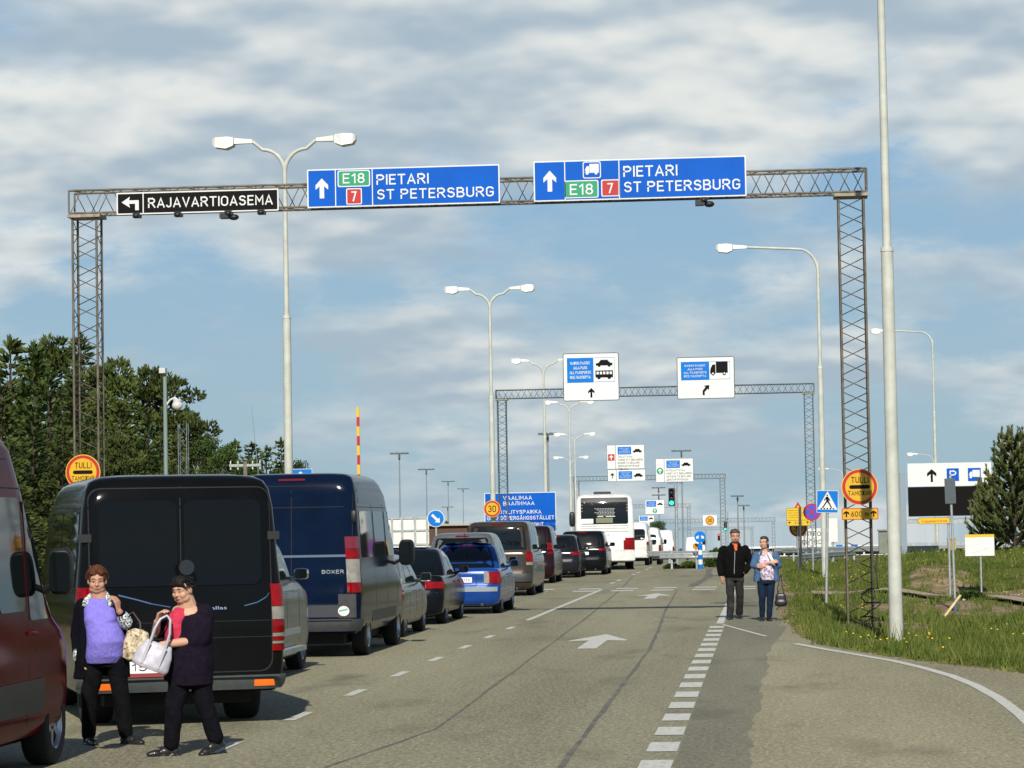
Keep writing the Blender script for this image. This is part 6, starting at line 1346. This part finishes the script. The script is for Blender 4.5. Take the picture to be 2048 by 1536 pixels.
for y, k in ((-.05, 0), (.05, 1)): B = MB(); B.path([(-.07, y, .22), (-.075, y, .34), (-.06, y * .6, .43), (-.02, y * .4, .475), (.02, y * .5, .45), (.06, y, .34), (.07, y, .22)], .011, 8); B.build("handle", mat("silver_strap", (.42, .41, .46), .45, .1), t)

# man in the black jacket
t = thing("person", (-.62, 55.6, 0), "man with cropped hair in a black zip jacket and dark jeans walking", "person", "people standing and walking on the road")
B = Blob(); M = head(B, (.055, -.03, 1.635), 4, 5, 1.06, 1.15, 1.05)
B.cap((.05, .0, 1.56), (.045, .02, 1.44), .064, .075); B.ell((.03, .02, 1.35), (.2, .12, .13)); B.ell((.02, .02, 1.1), (.17, .12, .25)); B.ell((.02, .02, .92), (.16, .12, .1))
B.cap((-.19, .02, 1.38), (-.26, .03, 1.1), .055, .048); B.cap((-.26, .03, 1.1), (-.235, -.03, .85), .046, .032); B.hand((-.235, -.03, .85), (.05, -.15, -1), (.7, .5, 0), 1, .45)
B.cap((.25, .02, 1.38), (.335, .06, 1.1), .055, .048); B.cap((.335, .06, 1.1), (.215, -.05, .93), .046, .034)
for P in (((-.06, .02, .9), (-.055, -.10, .48), (-.075, -.13, .1)), ((.12, .02, .9), (.12, .02, .48), (.10, .2, .13))): B.cap(P[0], P[1], .085, .06); B.cap(P[1], P[2], .055, .042)
body = B.grow("body", SKIN2, t, .0065, 3); face(t, body, M, mat("dark_brow", (.015, .012, .01), .8), (.26, .09, .07))
B = Blob()
for p, r in (((0, .03, .055), (.084, .09, .07)), ((0, -.015, .09), (.07, .075, .038)), ((-.058, .02, .035), (.026, .06, .05)), ((.058, .02, .035), (.026, .06, .05)), ((0, .07, .01), (.065, .04, .07))): B.sphere(p, r, 14, 9, 0, M)
B.grow("hair", mat("grey_brown_hair", (.07, .048, .035), .7, var=.4, vscale=70), t, .008, 2); strands(t, "hair", MATS["grey_brown_hair"], M, 400, .022, 3, .5, .1, .085)
B = Blob(); B.sphere((0, -.052, -.08), (.048, .042, .032), 14, 9, 0, M); B.sphere((0, -.086, -.047), (.028, .011, .006), 10, 6, 0, M); B.grow("beard", mat("stubble", (.15, .085, .06), .8, var=.3, vscale=90), t, .006, 2)
B = Blob(); B.cap((.06, -.055, 1.45), (.065, -.10, 1.37), .045, .034); B.grow("shirt", cloth("orange_shirt", (.62, .12, .05), .1), t, .009, 2)
B = Blob()
B.hull([(.02, .015, .82, .185, .14), (.02, .01, .86, .20, .155), (.025, .0, .95, .205, .165), (.03, -.005, 1.12, .21, .165), (.03, .0, 1.28, .225, .155), (.03, .01, 1.38, .215, .13), (.035, .015, 1.44, .15, .10), (.045, .015, 1.475, .095, .085)])
B.cap((-.185, .02, 1.375), (-.265, .035, 1.1), .088, .076); B.cap((-.265, .035, 1.1), (-.24, -.02, .90), .072, .06)
B.cap((.25, .02, 1.375), (.345, .065, 1.1), .088, .076); B.cap((.345, .065, 1.1), (.245, -.03, .95), .072, .062)
for sg in (-1, 1): B.chain([(.05 + sg * .06, -.09, 1.40), (.05 + sg * .085, -.03, 1.475), (.05 + sg * .06, .05, 1.50)], [.026, .032, .03])
B.grow("jacket", cloth("black_fleece", (.004, .004, .004), .35, 24), t, .011, 3, folds(20, .006))
B = MB(); B.path([(.045, -.155, 1.34), (.04, -.172, 1.2), (.03, -.178, 1.05), (.025, -.172, .9)], .006, 6); B.build("zip", M_GREY, t)
B = Blob(); B.hull([(.025, .02, .76, .165, .13), (.025, .015, .86, .172, .14), (.025, .01, .92, .16, .13)])
for P in (((-.065, .02, .84), (-.06, -.10, .48), (-.075, -.13, .08)), ((.115, .02, .84), (.125, .02, .48), (.105, .2, .12))): B.cap(P[0], P[1], .098, .078); B.cap(P[1], P[2], .076, .074)
B.grow("jeans", mat("washed_black_denim", (.007, .007, .007), .9, c2=(.034, .032, .026), vscale=7, thr=(.5, .72), bump=.4), t, .01, 3, folds(30, .006))
shoe(t, (-.075, -.14, 0), (-.12, -1), M_SHOE, .27); shoe(t, (.105, .21, .035), (.1, -1), M_SHOE, .27, 0, 14)

# woman in the denim shirt
t = thing("person", (.015, 54.3, 0), "woman in an open denim shirt and printed blouse with folded arms", "person", "people standing and walking on the road")
B = Blob(); M = head(B, (-.015, -.02, 1.515), -22, 2, 1.0, .95, 1.0)
B.cap((-.01, .0, 1.44), (.0, .02, 1.33), .052, .065); B.ell((.01, .02, 1.25), (.18, .11, .12)); B.ell((.02, .02, 1.02), (.15, .12, .25)); B.ell((.02, .02, .85), (.16, .12, .1))
B.cap((-.16, .02, 1.27), (-.225, -.03, 1.06), .05, .042); B.cap((-.225, -.03, 1.06), (.10, -.20, 1.13), .040, .028); B.hand((.10, -.20, 1.13), (1, -.05, .25), (.1, .9, -.2), -1, .6)
B.cap((.19, .02, 1.27), (.25, -.02, 1.06), .05, .042); B.cap((.25, -.02, 1.06), (-.02, -.17, 1.06), .040, .028); B.hand((-.02, -.17, 1.06), (-1, -.1, .0), (0, .9, .2), 1, .6)
for P in (((-.07, .02, .84), (-.07, -.04, .45), (-.075, .06, .1)), ((.09, .02, .84), (.075, -.02, .45), (.05, -.03, .1))): B.cap(P[0], P[1], .075, .055); B.cap(P[1], P[2], .05, .04)
body = B.grow("body", SKIN, t, .0065, 3); face(t, body, M, mat("brown_brow", (.05, .025, .015), .8))
B = Blob()
for p, r in (((0, .03, .055), (.082, .092, .07)), ((0, -.02, .088), (.066, .07, .036)), ((-.06, .02, .025), (.025, .065, .06)), ((.06, .02, .025), (.025, .065, .06)), ((0, .075, -.02), (.065, .045, .075)), ((.03, .1, -.08), (.035, .035, .05))): B.sphere(p, r, 14, 9, 0, M)
B.grow("hair", mat("dark_brown_hair", (.035, .018, .012), .5, var=.4, vscale=60), t, .008, 2, noise1(110, .002))
B = Blob(); B.hull([(.04, -.01, .79, .14, .13), (.035, -.03, .92, .15, .15), (.02, -.03, 1.08, .145, .145), (.01, -.015, 1.22, .14, .115), (.0, .0, 1.3, .1, .08)])
B.grow("blouse", mat("printed_blouse", (.66, .60, .66), .8, c2=(.22, .12, .25), vscale=26, thr=(.45, .58)), t, .01, 3, folds(30, .004))
B = Blob()
for sg, x0 in ((-1, -.115), (1, .165)): B.hull([(x0 + sg * .045, .03, .77, .075, .13), (x0 + sg * .03, .025, .9, .075, .13), (x0 + sg * .01, .02, 1.1, .075, .12), (x0 + sg * .0, .02, 1.24, .075, .09), (x0 - sg * .05, .025, 1.32, .06, .06)])
B.hull([(.02, .10, .78, .2, .06), (.02, .1, 1.1, .19, .06), (.015, .07, 1.3, .13, .06), (.01, .04, 1.37, .07, .05)])
B.cap((-.165, .02, 1.27), (-.23, -.02, 1.08), .078, .07); B.cap((-.23, -.02, 1.08), (-.18, -.06, 1.07), .066, .058); B.cap((.195, .02, 1.27), (.255, -.01, 1.07), .078, .07); B.cap((.255, -.01, 1.07), (.17, -.07, 1.06), .066, .056)
for sg in (-1, 1): B.chain([(sg * .075 + .005, -.07, 1.29), (sg * .075, -.02, 1.36), (sg * .045, .04, 1.39)], [.022, .028, .025])
B.grow("denim_shirt", cloth("light_denim", (.055, .11, .20), .22, 16), t, .010, 3, folds(22, .006))
B = Blob(); B.chain([(.07, -.13, 1.30), (.12, -.17, 1.2), (.17, -.19, 1.12)], [.03, .034, .026]); B.grow("scarf", cloth("pale_scarf", (.62, .66, .68), .1), t, .009, 2)
B = Blob(); B.hull([(.02, .02, .72, .165, .13), (.02, .02, .82, .172, .14), (.02, .01, .88, .15, .12)])
for P in (((-.075, .02, .78), (-.075, -.04, .45), (-.078, .05, .09)), ((.10, .02, .78), (.085, -.025, .45), (.052, -.03, .08))): B.cap(P[0], P[1], .094, .07); B.cap(P[1], P[2], .068, .052)
B.grow("jeans", cloth("indigo_denim", (.009, .017, .034), .3, 9), t, .01, 3, folds(30, .004))
shoe(t, (-.078, .05, .02), (-.1, -1), M_SHOE, .23, 0, 8); shoe(t, (.052, -.03, 0), (.2, -1), M_SHOE, .23)
t = thing("handbag", (.30, 54.25, .29), "black handbag hanging at the side of the woman in denim", "handbag")
B = Blob(); B.sphere((0, 0, .13), (.105, .055, .12), 20, 12, 0, None, .6); B.sphere((0, 0, .06), (.125, .07, .07), 18, 10, 0, None, .7); B.grow("bag_body", mat("black_bag_leather", (.013, .012, .013), .4), t, .008, 2)
for y in (-.04, .04): B = MB(); B.path([(-.06, y, .23), (-.055, y, .36), (-.02, y * .4, .52), (.02, y * .3, .60), (.03, y * .5, .40), (.06, y, .23)], .009, 8); B.build("handle", mat("black_bag_leather", (.013, .012, .013), .4), t)
# ---------------------------------------------------------------- vegetation
def leafmat(name, c, c2, rough=.7):
    m = bpy.data.materials.new(name); m.use_nodes = True; t = m.node_tree; b = t.nodes['Principled BSDF']; b.inputs['Roughness'].default_value = rough; b.inputs['Specular IOR Level'].default_value = .25
    tcn = t.nodes.new('ShaderNodeTexCoord'); nz = t.nodes.new('ShaderNodeTexNoise'); nz.inputs['Scale'].default_value = 1.6; nz.inputs['Detail'].default_value = 4; t.links.new(tcn.outputs['Object'], nz.inputs['Vector'])
    mr = t.nodes.new('ShaderNodeMapRange'); mr.inputs[1].default_value = .35; mr.inputs[2].default_value = .65; t.links.new(nz.outputs['Fac'], mr.inputs[0])
    mx = t.nodes.new('ShaderNodeMix'); mx.data_type = 'RGBA'; mx.inputs[6].default_value = (*c, 1); mx.inputs[7].default_value = (*c2, 1); t.links.new(mr.outputs[0], mx.inputs[0])
    oi = t.nodes.new('ShaderNodeObjectInfo'); m2 = t.nodes.new('ShaderNodeMix'); m2.data_type = 'RGBA'; m2.blend_type = 'MULTIPLY'; m2.inputs[0].default_value = 1
    r2 = t.nodes.new('ShaderNodeMapRange'); r2.inputs[3].default_value = .72; r2.inputs[4].default_value = 1.28; t.links.new(oi.outputs['Random'], r2.inputs[0]); t.links.new(mx.outputs[2], m2.inputs[6]); t.links.new(r2.outputs[0], m2.inputs[7])
    t.links.new(m2.outputs[2], b.inputs['Base Color']); MATS[name] = m; return m
M_SPR = leafmat("spruce_needles", (.022, .044, .009), (.062, .090, .018)); M_PIN = leafmat("pine_needles", (.030, .050, .010), (.085, .104, .022)); M_LEAF = leafmat("birch_leaves", (.020, .046, .006), (.055, .088, .012)); M_YPIN = leafmat("young_pine_needles", (.075, .10, .028), (.17, .19, .065))
M_BARK = mat("bark", (.045, .03, .02), .9, var=.4, vscale=4); M_BARKB = mat("birch_bark", (.45, .43, .38), .8, c2=(.08, .07, .06), vscale=6)
rt = random.Random(11)
def tuft(mb, p, d, ln, wd, n=3):                              # slender needle sprays
    d = d.normalized()
    for i in range(n):
        q = (d + Vector((rt.uniform(-.55, .55), rt.uniform(-.55, .55), rt.uniform(-.35, .55)))).normalized(); s = q.cross(Vector((rt.uniform(-1, 1), rt.uniform(-1, 1), rt.uniform(-1, 1)))).normalized() * wd * .5
        l = ln * rt.uniform(.7, 1.25); a = len(mb.v); m = p + q * l * .55
        mb.v += [tuple(p), tuple(m + s), tuple(p + q * l), tuple(m - s)]; mb.f.append((a, a + 1, a + 2, a + 3)); mb.m.append(0); mb.sm.append(False)
def spruce(H, wid, dens_=1.0):
    tr = MB(); tr.path([(0, 0, -.2), (0, 0, H * .5), (rt.uniform(-.05, .05), 0, H)], [H * .014 + .04, H * .009 + .02, .012], 7); cr_ = MB(); lay = int(H * 3.4)
    for i in range(lay):
        f = i / lay; z = H * (.04 + .95 * f); R_ = wid * (1 - f) ** .85 * rt.uniform(.75, 1.15) + .1; nb = max(4, int((5 + 6 * (1 - f)) * dens_))
        for k in range(nb):
            a = rt.uniform(0, 6.28); rr = R_ * rt.uniform(.65, 1.15); dz = -rr * rt.uniform(.1, .38) * (1 - f * .9) + rr * .35 * f; e = Vector((math.cos(a) * rr, math.sin(a) * rr, dz)); p0 = Vector((0, 0, z))
            if rr > .6 and k % 3 == 0: tr.path([p0, p0 + e * .5 + Vector((0, 0, .05)), p0 + e], [.025, .015, .006], 4, 0, False)
            m = max(3, int(rr * 6.5))
            for j in range(m):
                u = .18 + .82 * (j + rt.random()) / m; q = p0 + e * u + Vector((rt.uniform(-.1, .1), rt.uniform(-.1, .1), .08 * math.sin(u * 3.1) + rt.uniform(-.08, .05))); tuft(cr_, q, e.normalized() + Vector((0, 0, .25)), .34, .13, 3)
    for j in range(10): tuft(cr_, Vector((0, 0, H * (.93 + .007 * j))), Vector((0, 0, 1)), .3, .08, 3)
    return tr, cr_, (M_SPR if dens_ == 1.0 else M_PIN), M_BARK
def pine(H, wid):
    tr = MB(); bend = rt.uniform(-.4, .4); tr.path([(0, 0, -.2), (bend * .2, 0, H * .4), (bend * .6, bend * .3, H * .8), (bend, bend * .3, H * .97)], [H * .014 + .04, H * .012, H * .007, .02], 7); cr_ = MB(); n = int(26 + H * 2.6)
    for i in range(n):
        f = .16 + .84 * (i / n) ** .8; z = H * f; prof = math.sin(min(1, (f - .10) / .5) * math.pi / 2) * (1 - max(0, f - .6) / .4 * .72); rr = wid * prof * rt.uniform(.45, 1.1); a = rt.uniform(0, 6.28)
        p0 = Vector((bend * f, bend * .3 * f, z)); e = Vector((math.cos(a) * rr, math.sin(a) * rr, rr * rt.uniform(.05, .5))); c = p0 + e; tr.path([p0, p0 + e * .6, c], [.045, .03, .012], 4, 0, False)
        cs = rt.uniform(.45, .8) * (.75 + .25 * wid / 2)
        for j in range(int(120 * cs)):
            v = Vector((rt.gauss(0, 1), rt.gauss(0, 1), rt.gauss(0, .62))); v = v.normalized() * cs * rt.uniform(.35, 1.0) ** .6; v.z *= .62; tuft(cr_, c + v, v + Vector((0, 0, .5)), .26, .10, 3)
    for j in range(14): tuft(cr_, Vector((bend + rt.uniform(-.1, .1), bend * .3, H * rt.uniform(.93, 1.0))), Vector((0, 0, 1)), .35, .09, 3)
    return tr, cr_, M_PIN, M_BARK
def broad(H, wid):
    tr = MB(); tr.path([(0, 0, -.2), (.05, 0, H * .4), (.1, .05, H * .9)], [H * .012 + .03, H * .009, .02], 7); cr_ = MB()
    for i in range(int(22 + H * 3)):
        f = rt.uniform(.2, .98); rr = wid * math.sin(min(1, f * 1.5) * math.pi / 2) * (1 - max(0, f - .55) * 1.55) * rt.uniform(.35, 1.0); a = rt.uniform(0, 6.28); c = Vector((math.cos(a) * rr, math.sin(a) * rr, H * f)); p0 = Vector((.05, 0, H * f * .8)); tr.path([p0, (p0 + c) / 2 + Vector((0, 0, .1)), c], [.035, .02, .008], 4, 0, False)
        cs = rt.uniform(.4, .8)
        for j in range(int(330 * cs)):
            v = Vector((rt.gauss(0, 1), rt.gauss(0, 1), rt.gauss(0, 1))).normalized() * cs * rt.uniform(.3, 1.0) ** .5; p = c + v; n_ = (v.normalized() + Vector((rt.uniform(-.8, .8), rt.uniform(-.8, .8), rt.uniform(-.3, .9)))).normalized(); s = n_.cross(Vector((rt.uniform(-1, 1), rt.uniform(-1, 1), 1))).normalized() * .055; u = n_.cross(s).normalized() * .075
            b = len(cr_.v); cr_.v += [tuple(p - u), tuple(p + s), tuple(p + u), tuple(p - s)]; cr_.f.append((b, b + 1, b + 2, b + 3)); cr_.m.append(0); cr_.sm.append(False)
    return tr, cr_, M_LEAF, M_BARKB
def ypine(H, wid):
    tr = MB(); tr.path([(0, 0, -.2), (0, 0, H * .6), (0, 0, H)], [.07, .05, .015], 7); cr_ = MB(); lay = int(H / .33)
    for i in range(lay):
        f = i / lay; z = .15 + H * .9 * f; n = 7
        for k in range(n):
            a = k * 6.28 / n + i * .5 + rt.uniform(-.2, .2); rr = wid * (1 - f * .82) * rt.uniform(.75, 1.15); p0 = Vector((0, 0, z)); pts = [p0 + Vector((math.cos(a) * rr * u, math.sin(a) * rr * u, rr * (.18 * u + .5 * u * u))) for u in (0, .35, .7, 1.0)]; tr.path(pts, [.025, .02, .015, .008], 4, 0, False)
            m = int(10 + rr * 26)
            for j in range(m):
                u = .25 + .75 * j / m; w_ = u * 3; s_ = min(2, int(w_)); q = pts[s_].lerp(pts[s_ + 1], w_ - s_); d = (pts[s_ + 1] - pts[s_]).normalized(); tuft(cr_, q, d + Vector((0, 0, .3)), .19, .05, 8)
            for j in range(9): tuft(cr_, pts[3] + Vector((0, 0, .035 * j)), Vector((0, 0, 1)), .11, .03, 5)      # upright candles
    for j in range(22): tuft(cr_, Vector((0, 0, H * (.86 + .0065 * j))), Vector((0, 0, 1)), .12, .03, 5)
    return tr, cr_, M_YPIN, M_BARK
def bush(H, wid):
    tr = MB(); tr.path([(0, 0, -.05), (0, 0, .4)], [.03, .015], 5); cr_ = MB()
    for j in range(700):
        v = Vector((rt.gauss(0, 1), rt.gauss(0, 1), abs(rt.gauss(0, 1)))).normalized() * rt.uniform(.3, 1.0) ** .5; p = Vector((v.x * wid, v.y * wid, v.z * H)); tuft(cr_, p, v + Vector((0, 0, .6)), .14, .06, 2)
    return tr, cr_, M_LEAF, M_BARK
_tree = {}
def proto_tree(k, i):
    if (k, i) in _tree: return _tree[(k, i)]
    tr, cr_, ml, mbk = {'s': lambda: spruce(9.0, 1.75 + .25 * i), 'p': lambda: spruce(9.0, 2.0 + .3 * i, 1.2) if i < 2 else pine(9.0, 2.2), 'b': lambda: broad(8.0, 1.8 + .3 * i), 'y': lambda: ypine(4.2, 1.35), 'u': lambda: bush(.6, .6)}[k]()
    a = tr.build("trunk", mbk); c = cr_.build("crown", ml); da, dc = a.data, c.data; bpy.data.objects.remove(a); bpy.data.objects.remove(c); _tree[(k, i)] = (da, dc, {'s': 9.0, 'p': 9.0, 'b': 8.0, 'y': 4.2, 'u': .6}[k]); return _tree[(k, i)]
KN = {'s': "spruce_tree", 'p': "pine_tree", 'b': "birch_tree", 'y': "pine_tree", 'u': "bush"}
def tree(k, X, Y, H, label, group, var=None):
    da, dc, h0 = proto_tree(k, rt.randrange(3 if k in 'spb' else 1) if var is None else var); s = H / h0; t = thing(KN[k], (X, Y, verge_z(X, Y)), label, KN[k].split('_')[-1], group, rt.uniform(0, 6.28)); k2 = (s * 1.0) if s < 1.15 else s; wv = max(s, .62) * rt.uniform(.9, 1.15); t.scale = (wv, wv, k2)
    for n_, d in (("trunk", da), ("crown", dc)):
        o = bpy.data.objects.new(n_, d); col.objects.link(o); o.parent = t
    return t
TREES = [(-34.1,120,10.3,'s'),(-34.1,125,10.9,'p'),(-31.1,118,10.1,'s'),(-34.5,135,11.0,'p'),(-32.0,130,11.3,'s'),(-29.8,125,9.3,'p'),(-31.1,135,9.8,'s'),(-31.1,140,10.4,'s'),(-29.1,135,9.5,'p'),(-31.1,150,8.9,'s'),(-31.3,155,8.3,'p'),(-29.4,150,7.1,'b'),(-33.2,175,8.2,'s'),(-33.4,182,8.3,'s'),(-33.9,190,8.4,'s'),(-34.6,200,9.3,'s'),(-35.6,212,8.3,'b'),(-26.5,96,7.2,'p'),(-24.6,93,6.0,'s'),(-23.3,92,5.6,'p'),(-27.9,108,8.4,'s'),(-24.8,102,6.3,'s'),(-24.6,106,7.0,'p'),(-24.0,108,6.4,'s'),(-25.8,122,6.3,'p'),(-26.8,132,6.2,'b'),(-27.5,142,6.2,'b'),(-23.5,86,4.9,'p'),(-28.2,100,7.2,'s'),(-24.3,112,5.9,'p'),(-29.8,160,6.5,'b'),(-22.5,95,5.1,'p'),(-29.3,118,8.9,'p')]
KD = {'s': "dark spruce", 'p': "shaggy pine", 'b': "bright green birch"}
ORD = ["leftmost", "second", "third", "fourth", "fifth", "sixth", "seventh", "eighth", "ninth", "tenth", "eleventh", "twelfth", "thirteenth", "fourteenth"]
cnt = {}
for (X, Y, H, k) in sorted(TREES, key=lambda a: a[0] / a[1]):
    row = 'front' if H < 7.3 else 'back'; i = cnt.get((k, row), 0); cnt[(k, row)] = i + 1
    lab = ("low " if row == 'front' else "tall ") + KD[k] + " in the " + row + " row of the left wood, " + ORD[i] + " of its kind"
    tree(k, X, Y, H, lab, "trees of the wood on the left")
for (X, Y, H, k, lab) in ((-34.0, 300, 4.6, 's', "far spruce behind the log shed, left one by the round blue sign"), (-34.7, 320, 4.4, 'b', "far round tree beside the round blue arrow sign"), (-31.3, 300, 4.1, 's', "far spruce above the silver people carrier roof"), (-9.5, 250, 3.6, 'b', "far green tree above the small white van"), (-19.9, 330, 4.0, 'b', "far tree hidden mostly by the coach"), (-15.3, 300, 2.6, 'b', "far low tree between coach and minibus")):
    tree(k, X, Y, H, lab, "far trees")
tree('y', 8.1, 92, 4.0, "young pine with upright candles right of the message sign", "young pines on the verge"); tree('y', 7.55, 95, 2.5, "smaller young pine left in the clump hiding the black display", "young pines on the verge"); tree('y', 9.2, 97, 4.2, "young pine cut by the right picture edge", "young pines on the verge")
tree('u', -1.75, 122, .8, "round green bush behind the man's right arm", "bushes on the gore"); tree('u', -3.9, 119.2, .22, "low dry bush before the guard rail post", "bushes on the gore"); tree('u', -3.2, 119.5, .3, "low bush left of the striped bollard", "bushes on the gore"); tree('u', 4.75, 66.3, .22, "small dark weed bush on the path edge", "bushes on the gore")
# grass of the verge, dandelions, far wood
M_BLADE = mat("grass_blades", (.046, .080, .009), .7, c2=(.140, .150, .032), vscale=.9, thr=(.36, .66), spec=.2)
gm = MB(); rg = random.Random(5)
n = 0
while n < 21000:
    Y = 33 + 95 * rg.random() ** 1.55; d = 10.5 * rg.random() ** 1.25; X = edge_x(Y) + d - .02
    if X > 1.6 + Y * .105 or (70.2 - (X - 1.5) * 1.15) < Y < (75.0 - (X - 1.5) * 1.15) and rg.random() < .9: n += 1; continue
    s = soil_amt(X, Y)
    if rg.random() < s * 1.02: n += 1; continue
    n += 1; z = verge_z(X, Y); hh = rg.uniform(.05, .15) * (1.0 + .5 * (math.sin(X * 2.1 + Y * .7) > .4)) * min(1, .5 + d)
    if rg.random() < .04: hh *= 2.1
    for b in range(8):
        a = rg.uniform(0, 6.28); l = hh * rg.uniform(.7, 1.2); o = Vector((rg.uniform(-.12, .12), rg.uniform(-.12, .12), 0)); w_ = .007 + .004 * rg.random() + Y * .0001; p = Vector((X, Y, z)) + o; s_ = Vector((math.cos(a), math.sin(a), 0)); tp = p + Vector((rg.uniform(-.5, .5) * l, rg.uniform(-.5, .5) * l, l)); k = len(gm.v)
        gm.v += [tuple(p - s_ * w_), tuple(p + s_ * w_), tuple(tp)]; gm.f.append((k, k + 1, k + 2)); gm.m.append(0); gm.sm.append(False)
tag(gm.build("grass", M_BLADE), "green roadside grass growing along the right verge", "grass", None, "stuff")
fm = MB()
for i in range(900):
    Y = 36 + 80 * rg.random() ** 1.3; d = .4 + 8 * rg.random(); X = edge_x(Y) + d
    if soil_amt(X, Y) > .5 or math.sin(X * 1.3 + 2) * math.sin(Y * .35 + X) < .45: continue
    z = verge_z(X, Y) + rg.uniform(.14, .22); fm.sphere((X, Y, z), (.019, .019, .012), 6, 4); fm.tube((X, Y, z - .2), (X, Y, z), .004, n=3, mi=1)
tag(fm.build("dandelions", [mat("dandelion_yellow", (.80, .55, .01), .6), M_BLADE]), "yellow dandelions scattered in the verge grass", "flowers", None, "stuff")
st = MB()
for i in range(260):
    Y = rg.uniform(42, 86); X = edge_x(Y) + rg.uniform(-.05, 8)
    if soil_amt(X, Y) < .5: continue
    r = rg.uniform(.015, .05); st.sphere((X, Y, verge_z(X, Y) + r * .4), (r, r * .8, r * .6), 6, 4)
tag(st.build("gravel", mat("pale_stones", (.34, .28, .2), .9, var=.3)), "loose pale stones on the bare soil of the verge", "stones", None, "stuff")
we = MB()  # unseen tree crowns, added for dark reflections in the black van's side
for X, Y, k, s in ((-17.5, 52, 0, .7), (-20.5, 60, 1, .8), (-22.5, 68, 0, .85), (-25, 75, 1, .9), (-27, 83, 0, 1.0), (-31, 80, 1, 1.1), (-27, 66, 0, 1.0), (-24, 56, 1, 1.0)):
    da, dc, h0 = proto_tree('p' if k else 's', k)
    we.add([(X + v.co.x * s, Y + v.co.y * s, v.co.z * s) for v in dc.vertices], [tuple(p.vertices) for p in dc.polygons])
tag(we.build("unseen_wood", M_PIN), "unseen wood added outside the left picture edge, reflected in the black van", "wood", None, "stuff")
fw = MB()
for i in range(260):
    X = -230 + 330 * i / 259 + rg.uniform(-2, 2); Y = 1050 + rg.uniform(-60, 60); h = rg.uniform(1.5, 3.2)
    for j in range(34):
        v = Vector((rg.gauss(0, 1), rg.gauss(0, 1), abs(rg.gauss(0, 1)))).normalized(); p = Vector((X + v.x * 2.2, Y + v.y * 2.2, gz(X, Y) - .3 + v.z * h * rg.uniform(.3, 1))); k = len(fw.v); a = Vector((rg.uniform(-1, 1), rg.uniform(-1, 1), rg.uniform(-.6, .6))).normalized() * 1.1; b = Vector((rg.uniform(-.5, .5), rg.uniform(-.5, .5), 1)).normalized() * 1.0; fw.v += [tuple(p - a), tuple(p + b), tuple(p + a), tuple(p - b)]; fw.f.append((k, k + 1, k + 2, k + 3)); fw.m.append(0); fw.sm.append(False)
tag(fw.build("far_forest", M_SPR), "low dark wood along the far horizon", "wood", None, "stuff")
